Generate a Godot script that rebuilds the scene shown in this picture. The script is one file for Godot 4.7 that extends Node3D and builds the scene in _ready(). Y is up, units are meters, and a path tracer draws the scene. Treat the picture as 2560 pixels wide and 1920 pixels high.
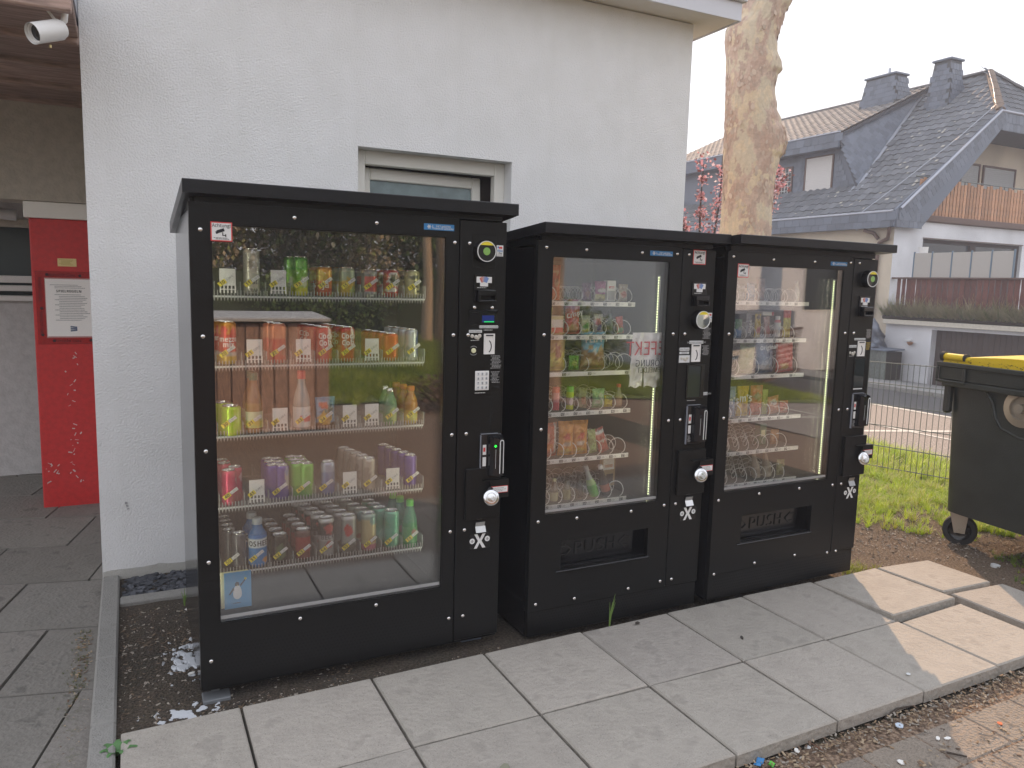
extends Node3D

# ---------------------------------------------------------------- geometry builder
class B:
	var v := PackedVector3Array()
	var n := PackedVector3Array()
	var c := PackedColorArray()
	var t := PackedVector2Array()
	var i := PackedInt32Array()
	func vert(p, nn, col = Color(1, 1, 1), uv = Vector2()):
		v.append(p); n.append(nn); c.append(col); t.append(uv)
		return v.size() - 1
	func face(ps, nn, col = Color(1, 1, 1)):   # convex polygon, wound to suit its normal
		var cr = (ps[2] - ps[0]).cross(ps[1] - ps[0])
		var order = ps.duplicate()
		if cr.dot(nn) < 0: order.reverse()
		var k = v.size()
		for p in order: vert(p, nn, col)
		for j in range(1, order.size() - 1): i.append_array([k, k + j, k + j + 1])
	func quad(a, b, cc, d, col = Color(1, 1, 1)):
		var nn = (cc - a).cross(b - a).normalized()
		face([a, b, cc, d], nn, col)
	func box(ctr, size, col = Color(1, 1, 1), bs = Basis(), bev = 0.0):
		var h = size * 0.5
		var ax = [Vector3(h.x, 0, 0), Vector3(0, h.y, 0), Vector3(0, 0, h.z)]
		var r = min(bev, min(h.x, min(h.y, h.z)) * 0.9)
		var un = [Vector3(r, 0, 0), Vector3(0, r, 0), Vector3(0, 0, r)]
		for a in 3:
			var b1 = (a + 1) % 3
			var b2 = (a + 2) % 3
			for s in [-1.0, 1.0]:
				var f = ax[a] * s
				var p = ax[b1] - un[b1]
				var q = ax[b2] - un[b2]
				face([ctr + bs * (f - p - q), ctr + bs * (f + p - q), ctr + bs * (f + p + q), ctr + bs * (f - p + q)], (bs * (ax[a] * s)).normalized(), col)
		if r <= 0.0: return
		for a in 3:
			var b1 = (a + 1) % 3
			var b2 = (a + 2) % 3
			for s in [-1.0, 1.0]:
				for s2 in [-1.0, 1.0]:
					var e = ax[a] - un[a]
					var f1 = ax[b1] * s + (ax[b2] - un[b2]) * s2
					var f2 = (ax[b1] - un[b1]) * s + ax[b2] * s2
					face([ctr + bs * (f1 - e), ctr + bs * (f1 + e), ctr + bs * (f2 + e), ctr + bs * (f2 - e)], (bs * (ax[b1].normalized() * s + ax[b2].normalized() * s2)).normalized(), col)
		for sx in [-1.0, 1.0]:
			for sy in [-1.0, 1.0]:
				for sz in [-1.0, 1.0]:
					var p = [Vector3(h.x * sx, (h.y - r) * sy, (h.z - r) * sz), Vector3((h.x - r) * sx, h.y * sy, (h.z - r) * sz), Vector3((h.x - r) * sx, (h.y - r) * sy, h.z * sz)]
					face([ctr + bs * p[0], ctr + bs * p[1], ctr + bs * p[2]], (bs * Vector3(sx, sy, sz)).normalized(), col)
	func bb(x0, x1, y0, y1, z0, z1, col = Color(1, 1, 1), bev = 0.0):
		box(Vector3((x0 + x1) / 2.0, (y0 + y1) / 2.0, (z0 + z1) / 2.0), Vector3(abs(x1 - x0), abs(y1 - y0), abs(z1 - z0)), col, Basis(), bev)
	func grid(nu, nv, pos: Callable, col: Callable, flip = false):   # smooth surface, pos(u, v)
		var k = v.size()
		var e = 0.002
		for b in nv + 1:
			for a in nu + 1:
				var u = float(a) / nu
				var w = float(b) / nv
				var p = pos.call(u, w)
				var du = pos.call(min(u + e, 1.0), w) - pos.call(max(u - e, 0.0), w)
				var dv = pos.call(u, min(w + e, 1.0)) - pos.call(u, max(w - e, 0.0))
				var nn = du.cross(dv).normalized()
				vert(p, -nn if flip else nn, col.call(u, w), Vector2(u, w))
		for b in nv:
			for a in nu:
				var q = k + b * (nu + 1) + a
				if flip: i.append_array([q, q + 1, q + nu + 2, q, q + nu + 2, q + nu + 1])
				else: i.append_array([q, q + nu + 2, q + 1, q, q + nu + 1, q + nu + 2])
	func lathe(prof, segs, col = Color(1, 1, 1), xf = Transform3D(), paint = null):
		var m = prof.size()
		var sn = []
		for j in m - 1:
			var d = prof[j + 1] - prof[j]
			sn.append(Vector2(d.y, -d.x).normalized())
		for j in m - 1:
			var n0 = sn[j]
			var n1 = sn[j]
			if j > 0 and sn[j - 1].dot(sn[j]) > 0.6: n0 = (sn[j - 1] + sn[j]).normalized()
			if j < m - 2 and sn[j + 1].dot(sn[j]) > 0.6: n1 = (sn[j + 1] + sn[j]).normalized()
			var k = v.size()
			for s in segs + 1:
				var a = TAU * s / segs
				var dx = sin(a)
				var dz = cos(a)
				for e in 2:
					var p = prof[j + e]
					var q = n0 if e == 0 else n1
					var cc = col
					if paint != null: cc = paint.call(wrapf(float(s) / segs + 0.5, 0.0, 1.0), p.y)
					vert(xf * Vector3(dx * p.x, p.y, dz * p.x), (xf.basis * Vector3(dx * q.x, q.y, dz * q.x)).normalized(), cc)
			for s in segs:
				var q = k + s * 2
				i.append_array([q, q + 1, q + 3, q, q + 3, q + 2])
	func tube(pts, rad, segs, col = Color(1, 1, 1), caps = true):
		var m = pts.size()
		var up = Vector3(0.31, 0.87, 0.21)
		var k = v.size()
		var u = Vector3.ZERO
		for j in m:
			var d = (pts[min(j + 1, m - 1)] - pts[max(j - 1, 0)]).normalized()
			if j == 0:
				u = d.cross(up).normalized()
				if u.length() < 0.5: u = d.cross(Vector3.RIGHT).normalized()
			else:
				u = (u - d * u.dot(d)).normalized()
			var w = d.cross(u)
			var r = rad[j] if rad is Array else rad
			for s in segs + 1:
				var a = TAU * s / segs
				var q = u * cos(a) + w * sin(a)
				vert(pts[j] + q * r, q, col)
		for j in m - 1:
			for s in segs:
				var q = k + j * (segs + 1) + s
				i.append_array([q, q + segs + 1, q + segs + 2, q, q + segs + 2, q + 1])
		if caps:
			for e in [0, m - 1]:
				var d = (pts[1] - pts[0]) if e == 0 else (pts[m - 1] - pts[m - 2])
				var ring = []
				for s in segs: ring.append(v[k + e * (segs + 1) + s])
				face(ring, -d.normalized() if e == 0 else d.normalized(), col)
	func poly(pts2, z0, z1, xf = Transform3D(), col = Color(1, 1, 1)):   # a 2D outline with a depth
		var idx = Geometry2D.triangulate_polygon(PackedVector2Array(pts2))
		for z in [z0, z1]:
			var nn = xf.basis * Vector3(0, 0, 1 if z == max(z0, z1) else -1)
			for q in range(0, idx.size(), 3):
				var a = []
				for e in 3: a.append(xf * Vector3(pts2[idx[q + e]].x, pts2[idx[q + e]].y, z))
				face(a, nn.normalized(), col)
		var area = 0.0
		for k in pts2.size():
			var p = pts2[k]
			var q = pts2[(k + 1) % pts2.size()]
			area += p.x * q.y - q.x * p.y
		for k in pts2.size():
			var p = pts2[k]
			var q = pts2[(k + 1) % pts2.size()]
			var d = (q - p)
			var nn = Vector3(d.y, -d.x, 0) * (1 if area > 0 else -1)
			face([xf * Vector3(p.x, p.y, z0), xf * Vector3(q.x, q.y, z0), xf * Vector3(q.x, q.y, z1), xf * Vector3(p.x, p.y, z1)], (xf.basis * nn).normalized(), col)
	func mesh():
		var arr = []
		arr.resize(Mesh.ARRAY_MAX)
		arr[Mesh.ARRAY_VERTEX] = v
		arr[Mesh.ARRAY_NORMAL] = n
		arr[Mesh.ARRAY_COLOR] = c
		arr[Mesh.ARRAY_TEX_UV] = t
		arr[Mesh.ARRAY_INDEX] = i
		var m := ArrayMesh.new()
		m.add_surface_from_arrays(Mesh.PRIMITIVE_TRIANGLES, arr)
		return m

# ---------------------------------------------------------------- naming, tagging
var taken := {}
var M := {}
var rng := RandomNumberGenerator.new()
const W1 := Color(1, 1, 1)

func numbered(called):
	if not taken.has(called):
		taken[called] = 0
		return called
	taken[called] += 1
	return "%s_%03d" % [called, taken[called]]

func tag(o, label, category, group = "", kind = ""):
	o.set_meta("label", label)
	if category: o.set_meta("category", category)
	if group: o.set_meta("group", group)
	if kind: o.set_meta("kind", kind)
	return o

func thing(called, label, category, at = Vector3.ZERO, turn = 0.0, group = "", kind = ""):
	var o := Node3D.new()
	o.name = numbered(called)
	add_child(o)
	o.position = at
	o.rotation.y = turn
	return tag(o, label, category, group, kind)

func part(parent, called, what, m, label = "", kind = ""):
	var o := MeshInstance3D.new()
	o.name = called
	o.mesh = what.mesh() if what is B else what
	o.material_override = M[m] if m is String else m
	parent.add_child(o, true)
	if label: o.set_meta("label", label)
	if kind: o.set_meta("kind", kind)
	return o

func single(called, what, m, label, category, at = Vector3.ZERO, turn = 0.0, group = "", kind = ""):
	var o := MeshInstance3D.new()
	o.name = numbered(called)
	o.mesh = what.mesh() if what is B else what
	o.material_override = M[m] if m is String else m
	add_child(o)
	o.position = at
	o.rotation.y = turn
	return tag(o, label, category, group, kind)

func many(parent, called, what, m, places, colors, kind = "stuff"):
	var mm := MultiMesh.new()
	mm.transform_format = MultiMesh.TRANSFORM_3D
	mm.use_colors = colors.size() > 0
	mm.mesh = what.mesh() if what is B else what
	mm.instance_count = places.size()
	for k in places.size():
		mm.set_instance_transform(k, places[k])
		if colors.size(): mm.set_instance_color(k, colors[k])
	var o := MultiMeshInstance3D.new()
	o.name = called if parent != self else numbered(called)
	o.multimesh = mm
	o.material_override = M[m]
	parent.add_child(o, true)
	o.set_meta("kind", kind)
	return o

func lin(r, g, b, a = 1.0):
	var q = Color(r, g, b).linear_to_srgb()
	q.a = a
	return q

func noise_tex(freq, octaves, lo, hi, size = 512, seed_ = 1, type = FastNoiseLite.TYPE_SIMPLEX_SMOOTH, normal = false, bump = 4.0):
	var f := FastNoiseLite.new()
	f.seed = seed_
	f.noise_type = type
	f.frequency = freq
	f.fractal_octaves = octaves
	var nt := NoiseTexture2D.new()
	nt.width = size
	nt.height = size
	nt.seamless = true
	nt.noise = f
	if normal:
		nt.as_normal_map = true
		nt.bump_strength = bump
	else:
		var g := Gradient.new()
		g.set_color(0, lo)
		g.set_color(1, hi)
		nt.color_ramp = g
	return nt

func std(name_, col, rough = 0.8, metal = 0.0, opt = {}):
	var m := StandardMaterial3D.new()
	m.resource_name = name_
	m.albedo_color = col
	m.roughness = rough
	m.metallic = metal
	for k in opt: m.set(k, opt[k])
	M[name_] = m
	return m

func tri(m, tex, scale_, world = true, nrm = null, nscale = 1.0):
	m.uv1_triplanar = true
	m.uv1_world_triplanar = world
	m.uv1_scale = Vector3.ONE * scale_ if scale_ is float else scale_
	if tex: m.albedo_texture = tex
	if nrm:
		m.normal_enabled = true
		m.normal_texture = nrm
		m.normal_scale = nscale
	return m

func concrete_image(sd, stain):   # fine grain, pores and a few soft stains
	var size = 768
	var a := FastNoiseLite.new()
	a.seed = sd
	a.frequency = 0.012
	a.fractal_octaves = 5
	var f := FastNoiseLite.new()
	f.seed = sd + 5
	f.frequency = 0.35
	f.fractal_octaves = 2
	var ia = a.get_seamless_image(size, size)
	var ifn = f.get_seamless_image(size, size)
	var img := Image.create(size, size, false, Image.FORMAT_RGB8)
	for y in size:
		for x in size:
			var p = ia.get_pixel(x, y).r
			var g = ifn.get_pixel(x, y).r
			var v = 0.95 + (g - 0.5) * 0.16 + (p - 0.5) * 0.10
			v -= stain * smoothstep(0.62, 0.86, p) * (0.55 + g)
			if g < 0.16: v -= 0.16
			if g > 0.87: v += 0.06
			img.set_pixel(x, y, Color(v, v * 0.995, v * 0.985))
	return ImageTexture.create_from_image(img)

func make_materials():
	var vc = {"vertex_color_use_as_albedo": true}
	var nfine = noise_tex(0.03, 5, Color(0.92, 0.92, 0.92), Color(1.04, 1.04, 1.04), 512, 3)
	var ncloud = noise_tex(0.006, 5, Color(0.84, 0.84, 0.84), Color(1.06, 1.06, 1.06), 512, 5)
	var stucco_n = noise_tex(0.045, 4, W1, W1, 1024, 7, FastNoiseLite.TYPE_SIMPLEX_SMOOTH, true, 5.0)
	var grit_n = noise_tex(0.12, 3, W1, W1, 512, 8, FastNoiseLite.TYPE_SIMPLEX_SMOOTH, true, 5.0)
	var peel_n = noise_tex(0.06, 2, W1, W1, 256, 9, FastNoiseLite.TYPE_SIMPLEX_SMOOTH, true, 1.2)
	tri(std("stucco", lin(0.80, 0.80, 0.80), 0.92), noise_tex(0.004, 5, Color(0.97, 0.97, 0.965), Color(1.0, 1.0, 1.0), 512, 15), 0.45, true, stucco_n, 1.0)
	M.stucco.uv1_scale = Vector3.ONE * 1.6
	tri(std("cream", lin(0.62, 0.58, 0.50), 0.9), nfine, 0.8, true, stucco_n, 0.5)
	tri(std("cream_house", lin(0.66, 0.58, 0.46), 0.9), ncloud, 0.12)
	tri(std("white_house", lin(0.72, 0.73, 0.76), 0.9), ncloud, 0.1)
	std("white_trim", lin(0.78, 0.76, 0.70), 0.45)
	std("white_paint", lin(0.72, 0.73, 0.74), 0.4)
	std("white_plastic", lin(0.75, 0.74, 0.72), 0.35)
	std("zinc", lin(0.42, 0.44, 0.50), 0.4, 0.4)
	std("eave_paint", lin(0.62, 0.63, 0.68), 0.4)
	std("soffit", lin(0.72, 0.70, 0.66), 0.8)
	tri(std("black_paint", lin(0.009, 0.009, 0.009), 0.32), null, 6.0, false, peel_n, 0.25)
	M.black_paint.metallic_specular = 0.36
	tri(std("black_gloss", lin(0.012, 0.012, 0.014), 0.12), null, 6.0, false, peel_n, 0.06)
	std("black_plastic", lin(0.010, 0.010, 0.011), 0.2)
	std("black_dark", lin(0.006, 0.006, 0.006), 0.9)
	std("liner", lin(0.03, 0.03, 0.032), 0.5)
	std("liner_pale", lin(0.075, 0.08, 0.078), 0.5)
	std("chrome", lin(0.72, 0.71, 0.69), 0.18, 1.0)
	std("steel", lin(0.62, 0.62, 0.62), 0.3, 1.0)
	std("lock_steel", lin(0.75, 0.76, 0.78), 0.14, 1.0)
	std("wire", lin(0.82, 0.82, 0.80), 0.35, 0.2)
	std("glass", Color(1, 1, 1, 0.0), 0.0, 0.0, {"transparency": BaseMaterial3D.TRANSPARENCY_ALPHA, "metallic_specular": 0.7})
	std("clear_plastic", Color(0.92, 0.95, 0.95, 0.28), 0.2, 0.0, {"transparency": BaseMaterial3D.TRANSPARENCY_ALPHA})
	std("frosted", lin(0.20, 0.27, 0.28), 0.18)
	M.frosted.albedo_texture = ncloud
	M.frosted.uv1_triplanar = true
	M.frosted.uv1_scale = Vector3.ONE * 2.0
	std("dark_window", lin(0.02, 0.025, 0.03), 0.06)
	std("colored", W1, 0.45, 0.0, vc)
	std("colored_matte", W1, 0.9, 0.0, vc)
	std("colored_can", W1, 0.25, 0.35, vc)
	std("can_lid", lin(0.75, 0.75, 0.75), 0.25, 1.0)
	std("bag", W1, 0.3, 0.0, vc)
	std("bottle_glass", W1, 0.08, 0.0, vc)
	std("paper", lin(0.78, 0.77, 0.74), 0.9)
	std("sheet_paper", lin(0.88, 0.86, 0.83), 0.5)
	std("ink", lin(0.02, 0.02, 0.025), 0.8)
	std("red_ink", lin(0.55, 0.03, 0.03), 0.8)
	std("tape", Color(0.72, 0.12, 0.12, 0.30), 0.3, 0.0, {"transparency": BaseMaterial3D.TRANSPARENCY_ALPHA})
	std("sticker_red", lin(0.60, 0.05, 0.05), 0.45)
	std("sticker_blue", lin(0.04, 0.22, 0.50), 0.4)
	std("sticker_white", lin(0.72, 0.72, 0.71), 0.45)
	std("sticker_yellow", lin(0.75, 0.62, 0.03), 0.45)
	std("label_grey", lin(0.60, 0.62, 0.63), 0.4)
	std("print_grey", lin(0.34, 0.34, 0.34), 0.6)
	std("print_yellow", lin(0.35, 0.26, 0.05), 0.6)
	std("lcd", lin(0.02, 0.03, 0.08), 0.05, 0.0, {"emission_enabled": true, "emission": Color(0.06, 0.10, 0.35), "emission_energy_multiplier": 0.5})
	std("lcd_text", lin(0.02, 0.3, 0.1), 0.3, 0.0, {"emission_enabled": true, "emission": Color(0.1, 0.9, 0.35), "emission_energy_multiplier": 0.8})
	std("green_led", lin(0.05, 0.5, 0.1), 0.3, 0.0, {"emission_enabled": true, "emission": Color(0.1, 1.0, 0.2), "emission_energy_multiplier": 2.0})
	std("led_light", lin(0.9, 0.95, 0.8), 0.3, 0.0, {"emission_enabled": true, "emission": Color(0.95, 1.0, 0.72), "emission_energy_multiplier": 3.0})
	std("disc_face", lin(0.03, 0.03, 0.028), 0.04)
	std("disc_mirror", lin(0.62, 0.62, 0.56), 0.06, 1.0)
	std("disc_green", lin(0.22, 0.42, 0.10), 0.3)
	std("coin", lin(0.55, 0.53, 0.48), 0.4, 0.3)
	std("button_pale", lin(0.70, 0.70, 0.45), 0.4)
	var conc = concrete_image(21, 0.09)
	var worn = concrete_image(22, 0.18)
	tri(std("slab", W1, 0.85, 0.0, vc), conc, 0.55, true, grit_n, 0.22)
	tri(std("kerb", lin(0.29, 0.285, 0.27), 0.9), conc, 1.6, true, grit_n, 0.5)
	tri(std("old_slab", W1, 0.85, 0.0, vc), worn, 0.6, true, grit_n, 0.3)
	var soil_t = noise_tex(0.05, 6, Color(0.45, 0.42, 0.40), Color(1.25, 1.2, 1.15), 1024, 25)
	tri(std("soil", W1, 1.0, 0.0, vc), soil_t, 1.2, true, grit_n, 1.0)
	tri(std("ground", lin(0.12, 0.11, 0.08), 1.0), soil_t, 0.6, true, grit_n, 1.0)
	tri(std("forecourt", W1, 0.95, 0.0, vc), worn, 0.8, true, grit_n, 0.8)
	tri(std("asphalt", lin(0.11, 0.115, 0.125), 0.9), soil_t, 0.7, true, grit_n, 0.5)
	tri(std("parking", lin(0.36, 0.345, 0.33), 0.9), soil_t, 0.6, true, grit_n, 0.4)
	tri(std("sidewalk", lin(0.27, 0.27, 0.27), 0.9), conc, 0.5)
	std("line_paint", lin(0.6, 0.58, 0.52), 0.8)
	tri(std("lawn", lin(0.20, 0.24, 0.06), 1.0), noise_tex(0.05, 6, Color(0.3, 0.35, 0.25), Color(1.35, 1.3, 1.2), 512, 45), 0.7)
	std("leaf", W1, 0.6, 0.0, {"vertex_color_use_as_albedo": true, "backlight": Color(0.35, 0.45, 0.1), "backlight_enabled": true})
	std("petal", W1, 0.6, 0.0, {"vertex_color_use_as_albedo": true, "backlight": Color(0.8, 0.6, 0.6), "backlight_enabled": true})
	std("grass", W1, 0.6, 0.0, {"vertex_color_use_as_albedo": true, "backlight": Color(0.85, 0.95, 0.3), "backlight_enabled": true})
	tri(std("bark", W1, 0.9, 0.0, vc), nfine, 2.0, true, stucco_n, 0.7)
	tri(std("branch", lin(0.06, 0.045, 0.035), 0.9), nfine, 3.0)
	tri(std("red_paint", lin(0.56, 0.022, 0.020), 0.5), nfine, 1.5, true, grit_n, 0.08)
	std("scuff", lin(0.60, 0.55, 0.52), 0.9)
	std("brass", lin(0.62, 0.50, 0.24), 0.35, 0.6)
	tri(std("ceiling_wood", W1, 0.6, 0.0, vc), noise_tex(0.02, 4, Color(0.7, 0.7, 0.7), Color(1.1, 1.1, 1.1), 512, 31), Vector3(0.4, 3.0, 4.0))
	tri(std("board_wood", W1, 0.8, 0.0, vc), noise_tex(0.02, 4, Color(0.7, 0.7, 0.7), Color(1.1, 1.1, 1.1), 512, 33), Vector3(5.0, 0.7, 5.0))
	std("slate", W1, 0.45, 0.0, vc)
	std("tile", W1, 0.75, 0.0, vc)
	std("shutter", lin(0.40, 0.41, 0.41), 0.5)
	std("shutter_white", lin(0.62, 0.60, 0.58), 0.6)
	std("brown_metal", lin(0.10, 0.055, 0.04), 0.5)
	std("screen_cloth", lin(0.42, 0.40, 0.37), 0.9)
	std("blue_metal", lin(0.10, 0.16, 0.22), 0.4)
	tri(std("garage_wood", lin(0.05, 0.033, 0.028), 0.6), nfine, Vector3(8.0, 0.4, 8.0))
	std("fence_metal", lin(0.14, 0.16, 0.15), 0.4, 0.3)
	tri(std("bin_plastic", lin(0.034, 0.040, 0.037), 0.42), ncloud, 1.3, true, grit_n, 0.12)
	std("bin_yellow", lin(0.70, 0.50, 0.02), 0.45)
	std("rubber", lin(0.03, 0.03, 0.03), 0.8)
	std("galv", lin(0.42, 0.38, 0.32), 0.45, 0.7)
	tri(std("slate_stone", W1, 0.7, 0.0, vc), null, 8.0, false, grit_n, 0.4)
	tri(std("shed_wood", W1, 0.85, 0.0, vc), noise_tex(0.02, 4, Color(0.7, 0.7, 0.7), Color(1.1, 1.1, 1.1), 512, 41), Vector3(6.0, 0.6, 6.0))
	std("shed_lid", lin(0.45, 0.46, 0.46), 0.5, 0.3)
	std("chalk", lin(0.52, 0.54, 0.57), 0.95)

	tri(std("black_side", lin(0.009, 0.009, 0.010), 0.14), null, 4.0, false, peel_n, 0.10)
	tri(std("black_roof", lin(0.012, 0.012, 0.014), 0.3), null, 6.0, false, peel_n, 0.2)
	M.black_roof.metallic_specular = 0.38
	std("comb", lin(0.34, 0.34, 0.33), 0.4)
	std("cap_green", lin(0.02, 0.10, 0.05), 0.4)
	std("cap_orange", lin(0.6, 0.2, 0.03), 0.4)
	std("cap_grey", lin(0.32, 0.36, 0.38), 0.4)
	std("cap_lime", lin(0.12, 0.55, 0.06), 0.4)
	std("sticker_blue_pale", lin(0.06, 0.30, 0.56), 0.45)
	std("label_yellow", lin(0.62, 0.60, 0.34), 0.5)
	std("kraft", lin(0.36, 0.27, 0.16), 0.8)
	std("screen_glass", lin(0.03, 0.035, 0.035), 0.03)
	std("stain", Color(0.50, 0.47, 0.34, 0.16), 0.95, 0.0, {"transparency": BaseMaterial3D.TRANSPARENCY_ALPHA})
	std("brown_dark", lin(0.035, 0.025, 0.022), 0.9)
	tri(std("cream_dark", lin(0.45, 0.41, 0.34), 0.9), nfine, 0.8, true, stucco_n, 0.5)
	tri(std("cream_grey", lin(0.56, 0.55, 0.54), 0.9), nfine, 0.8, true, stucco_n, 0.4)
	std("teal_glass", lin(0.035, 0.055, 0.06), 0.25)
	std("print_blue", lin(0.10, 0.14, 0.22), 0.7)
	tri(std("soil_dark", lin(0.03, 0.026, 0.02), 1.0), soil_t, 1.0)
	tri(std("forecourt_base", lin(0.30, 0.23, 0.175), 1.0), soil_t, 0.8, true, grit_n, 0.8)
	std("dark_pane", lin(0.025, 0.032, 0.035), 0.06)
	std("curtain", lin(0.35, 0.42, 0.42), 0.9)
	std("slate_flat", lin(0.12, 0.145, 0.19), 0.5)
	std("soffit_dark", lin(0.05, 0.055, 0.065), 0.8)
	std("lichen", lin(0.40, 0.38, 0.34), 0.95)
	std("ridge_brown", lin(0.17, 0.12, 0.085), 0.8)
	std("ridge_dark", lin(0.10, 0.10, 0.105), 0.8)
	tri(std("tarp", lin(0.16, 0.18, 0.22), 0.5), null, 2.0, true, grit_n, 0.3)
	std("terracotta", lin(0.35, 0.17, 0.09), 0.9)
	std("dirt", lin(0.05, 0.042, 0.035), 0.95)
	std("scrap_blue", lin(0.50, 0.58, 0.68), 0.8)
	std("scrap_orange", lin(0.65, 0.16, 0.06), 0.7)
	std("leaf_brown", lin(0.16, 0.08, 0.05), 0.8)
	std("leaf_grey", lin(0.22, 0.22, 0.16), 0.8)
	tri(std("trunk_pale", lin(0.42, 0.32, 0.22), 0.9), nfine, 2.0)
	std("black_emboss", lin(0.016, 0.016, 0.017), 0.2)
	std("foot_grey", lin(0.16, 0.17, 0.18), 0.6, 0.2)
# ---------------------------------------------------------------- lettering
func text_mesh(s, height, depth = 0.0006, bold = false, serif = false):
	var tm := TextMesh.new()
	var f := SystemFont.new()
	f.font_names = PackedStringArray(["Droid Serif" if serif else "Droid Sans"])
	if bold: f.font_weight = 700
	tm.font = f
	tm.text = s
	tm.font_size = 32
	tm.pixel_size = height / 23.0
	tm.depth = depth
	tm.curve_step = 2.0
	return tm

func lettering(parent, s, height, at, m, called = "lettering", turn = Basis(), bold = false):
	var o = part(parent, called, text_mesh(s, height, 0.0008, bold), m)
	o.transform = Transform3D(turn, at)
	return o

func wrapped_text(s, height, r, y, squeeze = 1.0):   # lettering bent round a can
	var a = text_mesh(s, height, 0.0003, true).get_mesh_arrays()
	var vs = a[Mesh.ARRAY_VERTEX]
	var ns = a[Mesh.ARRAY_NORMAL]
	for k in vs.size():
		var p = vs[k]
		var ang = p.x * squeeze / r
		vs[k] = Vector3(sin(ang) * (r + 0.0004 + p.z), p.y + y, cos(ang) * (r + 0.0004 + p.z))
		ns[k] = ns[k].rotated(Vector3.UP, ang)
	var arr = []
	arr.resize(Mesh.ARRAY_MAX)
	arr[Mesh.ARRAY_VERTEX] = vs
	arr[Mesh.ARRAY_NORMAL] = ns
	arr[Mesh.ARRAY_INDEX] = a[Mesh.ARRAY_INDEX]
	var m := ArrayMesh.new()
	m.add_surface_from_arrays(Mesh.PRIMITIVE_TRIANGLES, arr)
	return m

func lines_of_print(parent, x0, x1, y1, y0, rows, m = "print_grey", z = 0.0006):
	var b = B.new()
	for k in rows:
		var y = lerp(y1, y0, (k + 0.5) / rows)
		var xa = x0 + (0.0 if k % 3 == 0 else (x1 - x0) * 0.12)
		var end = x1 - (x1 - x0) * rng.randf_range(0.0, 0.35)
		var x = xa
		while x < end:
			var w = rng.randf_range(0.003, 0.009)
			b.bb(x, min(x + w, end), y - (y1 - y0) / rows * 0.22, y + (y1 - y0) / rows * 0.22, z, z + 0.0005)
			x += w + 0.0018
	return part(parent, "printed_lines", b, m)

func sticker(parent, called, x0, x1, y0, y1, m, z = 0.0, th = 0.0012, bev = 0.0005):
	var b = B.new()
	b.bb(x0, x1, y0, y1, z, z + th, W1, bev)
	return part(parent, called, b, m)

# ---------------------------------------------------------------- vending machines
func camera_sticker(p, x0, x1, y0, y1):
	sticker(p, "warning_sticker", x0, x1, y0, y1, "sticker_red", 0.0004, 0.0008)
	sticker(p, "sticker_field", x0 + 0.004, x1 - 0.004, y0 + 0.004, y1 - 0.004, "sticker_white", 0.0013, 0.0006)
	var cx = (x0 + x1) / 2
	var cy = (y0 + y1) / 2
	lettering(p, "Achtung!", 0.0115, Vector3(cx, y1 - 0.013, 0.0024), "ink")
	var b = B.new()
	b.box(Vector3(cx - 0.003, cy + 0.003, 0.0023), Vector3(0.026, 0.011, 0.0008), W1, Basis(Vector3(0, 0, 1), 0.35))
	b.box(Vector3(cx - 0.017, cy - 0.004, 0.0023), Vector3(0.005, 0.009, 0.0008), W1, Basis(Vector3(0, 0, 1), 0.35))
	b.box(Vector3(cx + 0.004, cy - 0.008, 0.0023), Vector3(0.003, 0.012, 0.0008))
	b.box(Vector3(cx + 0.009, cy - 0.013, 0.0023), Vector3(0.011, 0.003, 0.0008))
	b.box(Vector3(cx + 0.014, cy - 0.013, 0.0023), Vector3(0.003, 0.010, 0.0008))
	part(p, "camera_symbol", b, "ink")
	lines_of_print(p, x0 + 0.010, x1 - 0.010, y0 + 0.014, y0 + 0.006, 2, "ink", 0.002)

func cooling_sticker(p, x0, x1, y0, y1):
	sticker(p, "cooling_sticker", x0, x1, y0, y1, "sticker_blue", 0.0004, 0.001)
	var b = B.new()
	var c = Vector3(x0 + 0.022, (y0 + y1) / 2, 0.0018)
	for k in 3: b.box(c, Vector3(0.018, 0.0022, 0.0006), W1, Basis(Vector3(0, 0, 1), k * PI / 3))
	for k in 6: b.box(c + Vector3(cos(k * PI / 3), sin(k * PI / 3), 0) * 0.006, Vector3(0.005, 0.0016, 0.0006), W1, Basis(Vector3(0, 0, 1), k * PI / 3 + 1.57))
	b.bb(x0 + 0.036, x0 + 0.038, y0 + 0.006, y1 - 0.006, 0.0015, 0.0021)
	part(p, "snowflake", b, "sticker_white")
	lettering(p, "24/7 gekühlte", 0.0075, Vector3((x0 + x1) / 2 + 0.018, y1 - 0.009, 0.0018), "sticker_white")
	lettering(p, "Snacks & Getränke", 0.0075, Vector3((x0 + x1) / 2 + 0.018, y0 + 0.0075, 0.0018), "sticker_white")

var screw_mesh
func screw(p, x, y):
	if screw_mesh == null:
		var b = B.new()
		b.lathe([Vector2(0.0085, 0.0), Vector2(0.0082, 0.0025), Vector2(0.006, 0.0048), Vector2(0.0028, 0.0058), Vector2(0.0001, 0.006)], 12, W1, Transform3D(Basis(Vector3.RIGHT, PI / 2), Vector3.ZERO))
		screw_mesh = b.mesh()
	var o = part(p, "screw", screw_mesh, "chrome")
	o.position = Vector3(x, y, 0.0002)

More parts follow.
